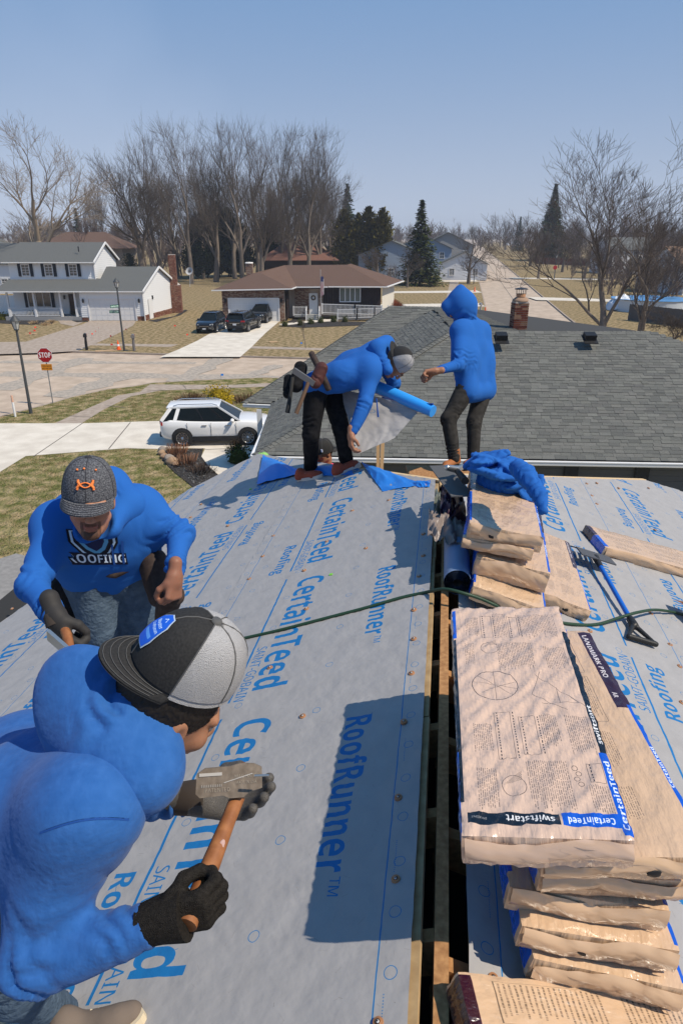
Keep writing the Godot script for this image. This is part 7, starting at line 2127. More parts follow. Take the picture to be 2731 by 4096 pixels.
	var pouch := func(owner: Node3D, top: Vector3, bottom: Vector3, r0: float, r1: float, m: Material, called := "tool_pouch") -> void:
		var d := Sdf.new()
		d.cap(top, bottom, r0, r1, 0.03); d.cap(top + Vector3(0.02, 0.01, 0.04), top.lerp(bottom, 0.6), r0 * 0.7, r1 * 0.9, 0.03)
		part(d.mesh(0.011, Buf.new(), folds([[top, bottom, 12.0, 2.0]], 0.014)).smooth(), called, m, owner, true)
	var leather := mat("brown leather pouch", Color(1, 1, 1), 0.75, {"tex": noise_tex("leather", 0.03, lin(0.022, 0.014, 0.011), lin(0.075, 0.05, 0.04), 5, 256), "scale": 4.0})
	pouch.call(body, Vector3(-0.83, 6.87, -2.698), Vector3(-0.788, 6.753, -2.596), 0.065, 0.05, leather)
	pouch.call(body, Vector3(-0.7, 6.825, -2.485), Vector3(-0.741, 6.723, -2.466), 0.052, 0.036, leather)
	pouch.call(body, Vector3(-1.245, 6.744, -2.733), Vector3(-1.224, 6.624, -2.706), 0.075, 0.075, black)
	part(Buf.new().tube([Vector3(-1.089, 6.877, -2.593), Vector3(-0.967, 6.857, -2.606), Vector3(-0.863, 6.879, -2.68)], [0.018, 0.02, 0.018], 8), "tool_belt", leather, body, true)

	# ---- the worker bending over the roll
	j = {"sr": Vector3(0.263, 7.036, -6.273), "sl": Vector3(0.37, 7.186, -6.711), "n": Vector3(0.412, 7.149, -6.48), "er": Vector3(0.214, 6.789, -6.118), "wr": Vector3(0.086, 6.528, -5.959), "el": Vector3(0.517, 6.854, -6.684), "wl": Vector3(0.413, 6.604, -6.637), "hr": Vector3(-0.229, 6.906, -6.382), "hl": Vector3(-0.137, 6.901, -6.703), "kr": Vector3(-0.29, 6.433, -6.298), "kl": Vector3(-0.004, 6.464, -6.418), "ar": Vector3(-0.318, 5.923, -6.663), "al": Vector3(0.06, 6.061, -6.392)}
	t = thing("person", "worker in blue hoodie and black trousers bending over the far edge to hold the roll", "person", j.ar)
	hd = frame(Vector3(0.979, 0.201, 0.041), Vector3(0.225, -0.967, 0.117), Vector3(0.522, 7.082, -6.399), 1.06)
	b = joints_body(j, 1.0).mesh(0.022, Buf.new(), null, func(_p: Vector3) -> Color: return tanned)
	head_mesh(b, hd, j.n, tanned, 0.0, 0.006)
	hand_mesh(b, j.wr, Vector3(0, -0.927, 0.376), Vector3(0.976, -0.082, -0.201), 1.0, [0.5, 0.7, 0.5], 1.1, 0.002, 0.5, 0.005)
	for i in b.c.size(): if b.c[i] == Color.WHITE: b.c[i] = tanned
	body = part(b.smooth(), "body", skin, t, true)
	hoodie(body, j, 0.98, cloth, 0.02, 0.012, 0.024, none)
	hood = Sdf.new()
	hood.cap(Vector3(0.34, 7.224, -6.457), Vector3(0.419, 7.24, -6.625), 0.09, 0.08, 0.04); hood.cap(Vector3(0.34, 7.206, -6.449), Vector3(0.423, 7.055, -6.28), 0.075, 0.05, 0.04)
	hood.carve(hd.origin, Vector3(0.1, 0.13, 0.12), hd.basis.orthonormalized(), 0.02)
	part(hood.mesh(0.013, Buf.new(), folds([[Vector3(0.31, 7.254, -6.523), Vector3(0.426, 7.046, -6.33), 9.0, 4.0]], 0.02)).smooth(), "hood", cloth, body, true)
	trousers(body, j, 1.0, black, 0.022, 0.014, 0.024)
	var red := mat("red brown suede", Color(0.30, 0.06, 0.03), 0.8)
	shoe(body, "shoe", Vector3(-0.366, 5.918, -6.451), Vector3(-0.167, 5.989, -6.339), LN, 1.12, red, mat("pale sole", Color(0.62, 0.56, 0.50), 0.7))
	shoe(body, "shoe", Vector3(0.004, 6.05, -6.241), Vector3(0.175, 6.101, -6.354), LN, 1.12, red, mats["pale sole"])
	hc = frame(Vector3(0.87, 0.234, 0.433), Vector3(0.295, -0.94, 0.169), Vector3(0.517, 7.108, -6.388), 1.14)
	cap = cap_hat(body, "cap", hc, cap_black, mesh_white, cap_black, grey_stitch, -1.0)
	hair = Sdf.new()
	hair.ell(hd * Vector3(0, 0.03, -0.014), Vector3(0.0795, 0.092, 0.100) * 1.06, hd.basis.orthonormalized(), 0.01)
	hair.cut(hd * Vector3(0, -0.03, -0.05), (hd.basis.y * -1.0 + hd.basis.z * 0.5).normalized())
	hair.cut(hd * Vector3(0, 0, 0.055), hd.basis.z.normalized())
	part(hair.mesh(0.008, Buf.new()).smooth(), "hair", mats["black hair"], body, true)
	part(Buf.new().tube([Vector3(-0.279, 7.179, -6.438), Vector3(-0.194, 7.064, -6.23), Vector3(-0.117, 6.878, -6.262)], [0.03, 0.032, 0.03], 8), "tool_belt", leather, body, true)
	pouch.call(body, Vector3(-0.18, 7.091, -6.187), Vector3(-0.234, 6.97, -6.105), 0.055, 0.05, mat("red brown leather", Color(0.07, 0.022, 0.018), 0.7))
	pouch.call(body, Vector3(-0.384, 7.046, -6.439), Vector3(-0.421, 6.905, -6.327), 0.062, 0.066, black)
	pouch.call(body, Vector3(-0.502, 6.942, -6.45), Vector3(-0.506, 6.819, -6.346), 0.045, 0.045, black)
	part(Buf.new().tube([Vector3(0.311, 6.848, -6.034), Vector3(0.318, 6.781, -5.985), Vector3(0.327, 6.693, -5.971)], [0.006, 0.006, 0.009], 6), "hood_lace", mats["deep blue lace"], body, true)

	# ---- the standing worker with the hood up
	j = {"sr": Vector3(1.154, 7.334, -6.933), "sl": Vector3(1.467, 7.277, -7.287), "n": Vector3(1.267, 7.393, -7.119), "er": Vector3(1.128, 7.038, -6.651), "wr": Vector3(0.88, 7.007, -6.476), "el": Vector3(1.534, 6.923, -7.252), "wl": Vector3(1.346, 6.743, -7.233), "hr": Vector3(1.249, 6.801, -6.771), "hl": Vector3(1.475, 6.763, -7.025), "kr": Vector3(1.059, 6.517, -6.601), "kl": Vector3(1.357, 6.421, -6.832), "ar": Vector3(1.119, 6.142, -6.503), "al": Vector3(1.348, 6.09, -6.698)}
	t = thing("person", "worker standing with blue hood up and gray trousers, seen from behind", "person", j.ar)
	hd = frame(Vector3(-0.254, 0.896, -0.363), Vector3(-0.879, -0.452, -0.151), Vector3(1.197, 7.524, -7.118), 1.05)
	b = joints_body(j, 1.0).mesh(0.022, Buf.new(), null, func(_p: Vector3) -> Color: return tanned)
	head_mesh(b, hd, j.n, tanned, 0.0, 0.007)
	hand_mesh(b, j.wr, Vector3(-0.986, -0.152, 0.062), Vector3(0.105, -0.756, 0.646), -1.0, [0.7, 0.9, 0.7], 1.08, 0.003, 0.5, 0.005)
	for i in b.c.size(): if b.c[i] == Color.WHITE: b.c[i] = tanned
	body = part(b.smooth(), "body", skin, t, true)
	hoodie(body, j, 0.90, cloth, -0.01, 0.012, 0.024, none)
	hood = Sdf.new()
	hood.ell(hd * Vector3(0, 0.03, -0.02), Vector3(0.115, 0.155, 0.14), hd.basis.orthonormalized(), 0.03)
	hood.cap(hd * Vector3(0, 0.10, -0.03), hd * Vector3(0.01, 0.165, -0.06), 0.08, 0.04, 0.05)
	hood.cap(hd * Vector3(0, -0.03, 0.02), hd * Vector3(0, 0.03, 0.10), 0.11, 0.105, 0.04)
	hood.cap(hd * Vector3(0, 0.0, -0.03), j.n + Vector3(0, -0.02, 0), 0.12, 0.11, 0.05)
	hood.carve(hd * Vector3(0, -0.01, 0.16), Vector3(0.078, 0.115, 0.12), hd.basis.orthonormalized(), 0.02)
	part(hood.mesh(0.012, Buf.new(), folds([[hd * Vector3(0, 0.1, -0.1), hd * Vector3(0, -0.15, 0.05), 7.0, 4.0]], 0.022)).smooth(), "hood", cloth, body, true)
	trousers(body, j, 0.93, charcoal, 0.018, 0.013, 0.018)
	var boot := mat("tan boot", Color(0.33, 0.12, 0.04), 0.7)
	shoe(body, "boot", j.ar + Vector3(0, -0.09, 0), j.ar + Vector3(-0.12, -0.09, 0.14), Vector3.UP, 1.05, boot, mats["tyre"], 0.07)
	shoe(body, "boot", j.al + Vector3(0, -0.09, 0), j.al + Vector3(-0.1, -0.09, 0.14), Vector3.UP, 1.05, boot, mats["tyre"], 0.07)
	# ---- two more heads beyond the far edge
	for k in 2:
		var q := Vector3(-0.194, 5.963, -7.294) if k == 0 else Vector3(-0.999, 5.464, -8.387)
		var o := Vector3(q.x, q.y, q.z)
		j = {"n": o + Vector3(0.02, -0.2, -0.03), "sr": o + Vector3(-0.16, -0.28, 0.05), "sl": o + Vector3(0.2, -0.28, -0.05), "er": o + Vector3(-0.22, -0.56, 0.1), "el": o + Vector3(0.28, -0.56, 0), "wr": o + Vector3(-0.1, -0.7, 0.25), "wl": o + Vector3(0.2, -0.75, 0.2), "hr": o + Vector3(-0.08, -0.82, 0), "hl": o + Vector3(0.14, -0.82, 0), "kr": o + Vector3(-0.1, -1.24, 0.03), "kl": o + Vector3(0.16, -1.24, 0), "ar": o + Vector3(-0.1, -1.62, 0), "al": o + Vector3(0.16, -1.62, 0)}
		t = thing("person", ["worker in black cap and pink shirt, head showing between the bending worker's legs", "worker in light green cap, only the cap showing beyond the folded sheet at the left"][k], "person", j.ar)
		hd = frame(Vector3(-0.15, 0.95, 0.1), [Vector3(-0.767, -0.073, 0.637), Vector3(-0.331, 0.025, 0.943)][k], o, 1.05)
		b = joints_body(j, 1.0).mesh(0.024, Buf.new(), null, func(_p: Vector3) -> Color: return tanned)
		head_mesh(b, hd, j.n, tanned, 0.0, 0.006)
		for i in b.c.size(): if b.c[i] == Color.WHITE: b.c[i] = tanned
		body = part(b.smooth(), "body", skin, t, true)
		hoodie(body, j, 0.95, mat("pink shirt", Color(0.62, 0.06, 0.13), 0.85) if k == 0 else mats["black cotton"], 0.0, 0.016, 0.015, none, "shirt")
		trousers(body, j, 1.0, denim, 0.01, 0.02, 0.012)
		for a in ["ar", "al"]:
			shoe(body, "shoe", j[a] + Vector3(0, -0.08, 0), j[a] + Vector3(0, -0.08, 0.2), Vector3.UP, 1.05, mats["worn suede"], mats["cream sole"])
		var gm: Material = cap_black if k == 0 else mat("green cap", Color(0.24, 0.48, 0.13), 0.85)
		cap = cap_hat(body, "cap", frame(Vector3(-0.15, 0.95, 0.1), [Vector3(-0.767, -0.073, 0.637), Vector3(-0.331, 0.025, 0.943)][k] * -1.0, o, 1.14), gm, gm, gm, grey_stitch, 1.0)
		if k == 0:
			part(Buf.new().box(Transform3D(hd.basis.orthonormalized(), o + Vector3(-0.03, 0.05, 0.112)), Vector3(0.05, 0.028, 0.01)), "cap_label", mat("label white", Color(0.5, 0.55, 0.7), 0.7), cap, true)
		hair = Sdf.new()
		hair.ell(hd * Vector3(0, 0.03, -0.014), Vector3(0.0795, 0.092, 0.100) * 1.06, hd.basis.orthonormalized(), 0.01)
		hair.cut(hd * Vector3(0, -0.03, -0.05), (hd.basis.y * -1.0 + hd.basis.z * 0.5).normalized())
		hair.cut(hd * Vector3(0, 0, 0.055), hd.basis.z.normalized())
		part(hair.mesh(0.008, Buf.new()).smooth(), "hair", mats["black hair"], body, true)
	# planks they stand on, beyond the far edge
	var st := thing("scaffold", "staging planks on poles beyond the unfinished roof's far edge", "scaffold", Vector3(0.3, 0, -7))
	var wood: Material = mats["pine lumber"]
	part(Buf.new().bx(1.2, 5.85, -6.85, 1.0, 0.04, 0.5), "plank", wood, st, true)
	part(Buf.new().bx(-0.2, 4.16, -7.3, 1.0, 0.04, 0.5), "plank", wood, st, true)
	part(Buf.new().bx(-0.98, 3.80, -8.35, 1.0, 0.04, 0.5), "plank", wood, st, true)
	for q in [[1.65, 5.83, -7.05], [0.75, 5.83, -7.05], [-0.6, 4.14, -7.4], [0.2, 4.14, -7.4], [-1.4, 3.78, -8.4], [-0.55, 3.78, -8.4]]:
		part(Buf.new().bx(q[0], q[1] / 2, q[2], 0.05, q[1], 0.05), "pole", mats["galvanised"], st, true)

# moves points along a direction until they lie just above a mesh
func lay_on(b: Buf, target: MeshInstance3D, dir: Vector3, gap: float) -> void:
	var tm := target.mesh.generate_triangle_mesh()
	var x := world_of(target)
	var inv := x.affine_inverse()
	for i in b.v.size():
		var hit := tm.intersect_ray(inv * (b.v[i] - dir * 0.3), (inv.basis * dir).normalized())
		if hit.has("position"):
			b.v[i] = x * (hit.position as Vector3) - dir * gap
	b.smooth()


# thin broken strokes standing for lines of small print, running along the pack
func print_block(img: Image, r: Rect2, ink: Color, gap := 7.0) -> void:
	var x := r.position.x
	while x < r.end.x:
		var y := r.position.y + rng.randf_range(0, 6)
		var stop := r.end.y - rng.randf_range(0, r.size.y * 0.25)
		while y < stop:
			var l := rng.randf_range(4, 22)
			img.fill_rect(Rect2i(int(x), int(y), 3, int(minf(l, stop - y))), ink.lerp(img.get_pixel(int(clampf(x, 0, 500)), int(clampf(y, 0, 1270))), rng.randf_range(0.1, 0.5)))
			y += l + rng.randf_range(2, 5)
		x += gap

func pack_print(kind: int) -> StandardMaterial3D:
	var key := "pack wrapper %d" % kind
	if mats.has(key): return mats[key]
	var w := 512
	var h := 1280
	var img := Image.create(w, h, false, Image.FORMAT_RGB8)
	var base := [Color(0.83, 0.71, 0.625), Color(0.80, 0.675, 0.55)][kind] as Color
	img.fill(base)
	var ink := base * 0.55
	ink.a = 1.0
	var blue := Color(0.04, 0.33, 0.78)
	if kind == 0:
		for r in [Rect2(60, 90, 60, 150), Rect2(190, 60, 60, 200), Rect2(300, 70, 170, 200), Rect2(50, 290, 40, 190), Rect2(190, 290, 150, 210), Rect2(390, 330, 90, 160), Rect2(60, 800, 70, 150), Rect2(310, 750, 60, 180), Rect2(400, 760, 80, 200), Rect2(230, 980, 140, 210), Rect2(60, 1010, 70, 180), Rect2(420, 1080, 60, 130)]:
			print_block(img, r, ink)
		for r in [Rect2i(130, 80, 50, 170), Rect2i(255, 90, 44, 160), Rect2i(140, 740, 60, 230), Rect2i(230, 760, 60, 190), Rect2i(430, 990, 50, 80)]:
			for q in [r.position.x, r.position.x + r.size.x]:
				img.fill_rect(Rect2i(q, r.position.y, 2, r.size.y), ink)
				for k in range(0, r.size.y, 14): img.fill_rect(Rect2i(q + 10, r.position.y + k, 4, 8), ink * 0.6)
			for q in [r.position.y, r.position.y + r.size.y]: img.fill_rect(Rect2i(r.position.x, q, r.size.x, 2), ink)
		ring_px(img, Vector2(160, 580), 92, 1.5, ink * 0.6, 0.95)
		for q in [[70, 560, 250, 600], [90, 520, 230, 640], [160, 490, 160, 670], [110, 620, 240, 560], [330, 520, 470, 690], [350, 500, 300, 640], [330, 690, 470, 690], [400, 600, 400, 690], [430, 640, 500, 720], [300, 640, 420, 730]]:
			line_px(img, Vector2(q[0], q[1]), Vector2(q[2], q[3]), 2, ink)
		for c in [[120, 330], [140, 1090]]:
			for k in 6:
				fill_tri(img, Vector2(c[0], c[1]), Vector2(c[0] + 70, c[1] - 60 + k * 6), Vector2(c[0] + 70, c[1] - 58 + k * 6), ink)
			ring_px(img, Vector2(c[0] + 40, c[1]), 40, 1.2, ink)
		for k in 4: ring_px(img, Vector2(390 + 9 * (k % 2), 1010 + k * 22), 9, 1.2, ink)
		# the bands at the near end read from the other side
		img.fill_rect(Rect2i(20, 1196, 285, 44), Color(0.05, 0.05, 0.06))
		img.fill_rect(Rect2i(312, 1192, 172, 48), blue)
		letter(img, "swiftstart", Transform2D(Vector2(-1, 0), Vector2(0, 1), Vector2(290, 1206)), 22, 150, Color(0.9, 0.9, 0.9), true)
		letter(img, "SHAKOPEE", Transform2D(Vector2(-1, 0), Vector2(0, 1), Vector2(80, 1212)), 8, 48, Color(0.7, 0.7, 0.7))
		letter(img, "CertainTeed", Transform2D(Vector2(-1, 0), Vector2(0, 1), Vector2(470, 1208)), 22, 140, Color(0.9, 0.93, 1.0), true)
		# edge strips fold over the sides
		img.fill_rect(Rect2i(0, 30, 16, 220), blue)
		img.fill_rect(Rect2i(0, 260, 12, 900), Color(0.05, 0.05, 0.06))
		img.fill_rect(Rect2i(490, 220, 22, 720), Color(0.05, 0.05, 0.06))
		img.fill_rect(Rect2i(484, 940, 28, 330), blue)
		letter(img, "CertainTeed", Transform2D(Vector2(0, -1), Vector2(-1, 0), Vector2(508, 1250)), 17, 270, Color(0.9, 0.93, 1.0), true)
		letter(img, "swiftstart", Transform2D(Vector2(0, -1), Vector2(-1, 0), Vector2(509, 900)), 15, 200, Color(0.9, 0.9, 0.9), true)
	else:
		var plum := Color(0.20, 0.07, 0.13)
		for r in [Rect2(50, 60, 150, 260), Rect2(230, 60, 150, 250), Rect2(50, 380, 130, 260), Rect2(230, 370, 160, 280), Rect2(70, 720, 120, 220), Rect2(230, 720, 150, 200), Rect2(60, 1000, 90, 180), Rect2(230, 1000, 130, 160)]:
			print_block(img, r, ink, 8.0)
		for r in [Rect2i(44, 370, 350, 290), Rect2i(44, 50, 350, 290)]:
			for q in [r.position.x, r.position.x + r.size.x]: img.fill_rect(Rect2i(q, r.position.y, 2, r.size.y), ink)
			for q in [r.position.y, r.position.y + r.size.y]: img.fill_rect(Rect2i(r.position.x, q, r.size.x, 2), ink)
		img.fill_rect(Rect2i(0, 20, 16, 560), plum); img.fill_rect(Rect2i(0, 600, 16, 620), blue)
		img.fill_rect(Rect2i(452, 20, 44, 560), plum)
		img.fill_rect(Rect2i(496, 560, 16, 700), blue); img.fill_rect(Rect2i(496, 20, 16, 540), plum)
		letter(img, "LANDMARK PRO", Transform2D(Vector2(0, 1), Vector2(1, 0), Vector2(464, 50)), 20, 330, Color(0.88, 0.85, 0.84), true)
		letter(img, "CertainTeed", Transform2D(Vector2(0, -1), Vector2(-1, 0), Vector2(509, 1000)), 12, 200, Color(0.9, 0.93, 1.0), true)
		letter(img, "AR", Transform2D(Vector2(0, 1), Vector2(1, 0), Vector2(464, 480)), 18, 34, Color(0.88, 0.85, 0.84), true)
	var m := mat(key, Color(0.97, 0.97, 0.97), 0.23, {"raw": 1, "uvmap": 1, "tex": ImageTexture.create_from_image(img), "spec": 0.6, "coat": 0.4})
	m.normal_enabled = true; m.normal_texture = bump_tex("crinkle", 0.012, 6.0, 5, 512, FastNoiseLite.TYPE_SIMPLEX); m.normal_scale = 0.9
	return m

func bundle(label: String, x: Transform3D, size: Vector3, kind: int, seed_: float, slack := 1.0) -> Node3D:
	var t := thing("shingle_bundle", label, "shingle bundle", x.origin - x.basis.y * size.y / 2, 0.0, "wrapped shingle bundles on the roof")
	var b := Buf.new()
	var h := size / 2.0
	for ax in 3:
		for sg in [-1.0, 1.0]:
			var ua := (ax + 1) % 3
			var va := (ax + 2) % 3
			var fine := 0.011 if kind == 0 and ax == 1 else 0.022
			var nu := int(clampf(size[ua] / fine, 5, 96))
			var nv := int(clampf(size[va] / fine, 5, 96))
			b.grid(nu, nv, func(u: float, w: float) -> Vector3:
				var p := Vector3.ZERO
				p[ax] = sg * h[ax]; p[ua] = (u * 2 - 1) * h[ua]; p[va] = (w * 2 - 1) * h[va]
				var r := 0.009
				var q := p.clamp(-h + Vector3.ONE * r, h - Vector3.ONE * r)
				var nn := (p - q).normalized()
				p = q + nn * r
				var endness := clampf((absf(p.z) - h.z + 0.10) / 0.10, 0.0, 1.0)
				var a := fold_noise.get_noise_3d(p.x * 9.0 + seed_, p.y * 14.0, p.z * 9.0) * 0.002
				a += fold_noise.get_noise_3d(p.x * 4.0 + seed_, p.y * 40.0, p.z * 3.0) * 0.0035 * endness
				a += maxf(0.0, fold_noise.get_noise_2d((p.x * 0.8 + p.z * 0.6) * 14.0 + seed_, (p.z * 0.75 - p.x * 0.9) * 1.6)) * 0.0045 * slack
				return p + nn * a + Vector3(0, -0.003 * pow(absf(p.z) / h.z, 3.0) * (1.0 if seed_ < 50 else 0.2), 0), null, false, Vector3.ZERO)
	for i in b.v.size():
		b.uv[i] = Vector2(b.v[i].x / size.x + 0.5, b.v[i].z / size.z + 0.5)
		if b.n[i].dot(b.v[i] / h) < 0: b.n[i] = -b.n[i]
	var ix := b.ix.duplicate()
	b.ix.clear()
	for i in range(0, ix.size(), 3): b.face(ix[i], ix[i + 1], ix[i + 2])
	var o := part(b, "wrapper", pack_print(kind), t)
	o.transform = world_of(t).affine_inverse() * x
	# the folded flap of the near end and a strip of tape over a tear
	var f := Buf.new()
	f.grid(14, 5, func(u: float, w: float) -> Vector3: return Vector3((u - 0.5) * size.x * 0.975, h.y - 0.004 - w * size.y * 0.75 - 0.012 * sin(u * 7.0 + seed_), h.z + 0.006 + 0.010 * sin(w * PI) + 0.008 * fold_noise.get_noise_2d(u * 5.0 + seed_, w * 2.0)), null, false, Vector3(0, 0, 1))
	for i in f.v.size(): f.uv[i] = Vector2(0.3, 0.97)
	part(f, "end_flap", pack_print(kind), t).transform = o.transform
	if int(seed_) % 3 == 0:
		part(rock(0.02), "tear", mat("tear black", Color(0.012, 0.012, 0.014), 0.5), t).transform = o.transform * Transform3D(Basis.from_scale(Vector3(0.9, 0.7, 0.2)), Vector3(h.x * 0.35 * sin(seed_), -0.01, h.z + 0.016))
	return t

func bundles() -> void:
	bundle("tan bundle at the bottom of the near stack, resting on the sheet", Transform3D(Vector3(0.978, -0.196, 0.072), Vector3(0.194, 0.981, 0.028), Vector3(-0.077, -0.013, 0.997), Vector3(0.743, 6.361, -1.734)), Vector3(0.420, 0.085, 1.050), 1, 1.0)
	bundle("tan bundle second from the bottom of the near stack", Transform3D(Vector3(0.989, -0.132, 0.073), Vector3(0.131, 0.991, 0.019), Vector3(-0.075, -0.009, 0.997), Vector3(0.714, 6.458, -1.761)), Vector3(0.420, 0.085, 1.050), 1, 12.0)
	bundle("tan bundle third from the bottom of the near stack, sticking out to the left", Transform3D(Vector3(0.991, -0.099, 0.091), Vector3(0.098, 0.995, 0.014), Vector3(-0.092, -0.005, 0.996), Vector3(0.698, 6.54, -1.809)), Vector3(0.420, 0.085, 1.050), 1, 23.0)
	bundle("tan bundle third from the top of the near stack, torn at its corner", Transform3D(Vector3(0.998, -0.066, 0.004), Vector3(0.066, 0.998, 0.01), Vector3(-0.005, -0.009, 1), Vector3(0.729, 6.625, -1.812)), Vector3(0.430, 0.070, 1.050), 1, 34.0)
	bundle("tan and maroon bundle right under the large pale top bundle of the near stack", Transform3D(Vector3(0.999, 0.033, 0.039), Vector3(-0.033, 0.999, -0.005), Vector3(-0.039, 0.003, 0.999), Vector3(0.732, 6.733, -1.773)), Vector3(0.420, 0.075, 1.050), 1, 45.0)
	bundle("large pale pink bundle on top of the near stack, with swiftstart printed on its band", Transform3D(Vector3(0.987, 0.099, 0.125), Vector3(-0.098, 0.995, -0.014), Vector3(-0.126, 0.002, 0.992), Vector3(0.564, 6.821, -1.763)), Vector3(0.400, 0.088, 1.100), 0, 56.0, 2.0)
	bundle("tan bundle closest to the camera at the bottom edge of the view", Transform3D(Vector3(0.945, -0.306, -0.112), Vector3(0.313, 0.949, 0.045), Vector3(0.092, -0.078, 0.993), Vector3(0.801, 6.228, -1.03)), Vector3(1.050, 0.085, 0.430), 1, 67.0)
	bundle("tan bundle at the bottom of the far stack", Transform3D(Vector3(0.944, -0.257, 0.205), Vector3(0.255, 0.966, 0.037), Vector3(-0.207, 0.017, 0.978), Vector3(0.978, 6.38, -3.652)), Vector3(0.400, 0.085, 1.000), 1, 78.0)
	bundle("tan printed bundle lying flat on the sheet, right of the far stack", Transform3D(Vector3(0.934, -0.316, 0.169), Vector3(0.313, 0.949, 0.045), Vector3(-0.174, 0.01, 0.985), Vector3(1.375, 6.193, -3.955)), Vector3(0.300, 0.085, 1.000), 1, 3.0)
	bundle("thick tan bundle below the thin one in the far stack", Transform3D(Vector3(0.964, -0.164, 0.209), Vector3(0.163, 0.986, 0.024), Vector3(-0.21, 0.011, 0.978), Vector3(1.022, 6.488, -3.8)), Vector3(0.400, 0.120, 1.000), 1, 14.0)
	bundle("thin crumpled tan bundle in the middle of the far stack", Transform3D(Vector3(0.965, -0.099, 0.245), Vector3(0.098, 0.995, 0.014), Vector3(-0.245, 0.01, 0.969), Vector3(0.937, 6.624, -3.738)), Vector3(0.380, 0.065, 0.800), 1, 25.0)
	bundle("tan bundle on top of the far stack, under the crumpled blue hoodie", Transform3D(Vector3(0.973, -0.148, 0.176), Vector3(0.147, 0.989, 0.021), Vector3(-0.177, 0.005, 0.984), Vector3(0.962, 6.687, -3.824)), Vector3(0.400, 0.090, 0.950), 1, 36.0)
	bundle("long tan bundle lying alone on the right slope with a maroon end", Transform3D(Vector3(0.945, -0.306, -0.112), Vector3(0.313, 0.949, 0.045), Vector3(0.092, -0.078, 0.993), Vector3(2.412, 5.879, -4.81)), Vector3(1.050, 0.090, 0.360), 1, 47.0)

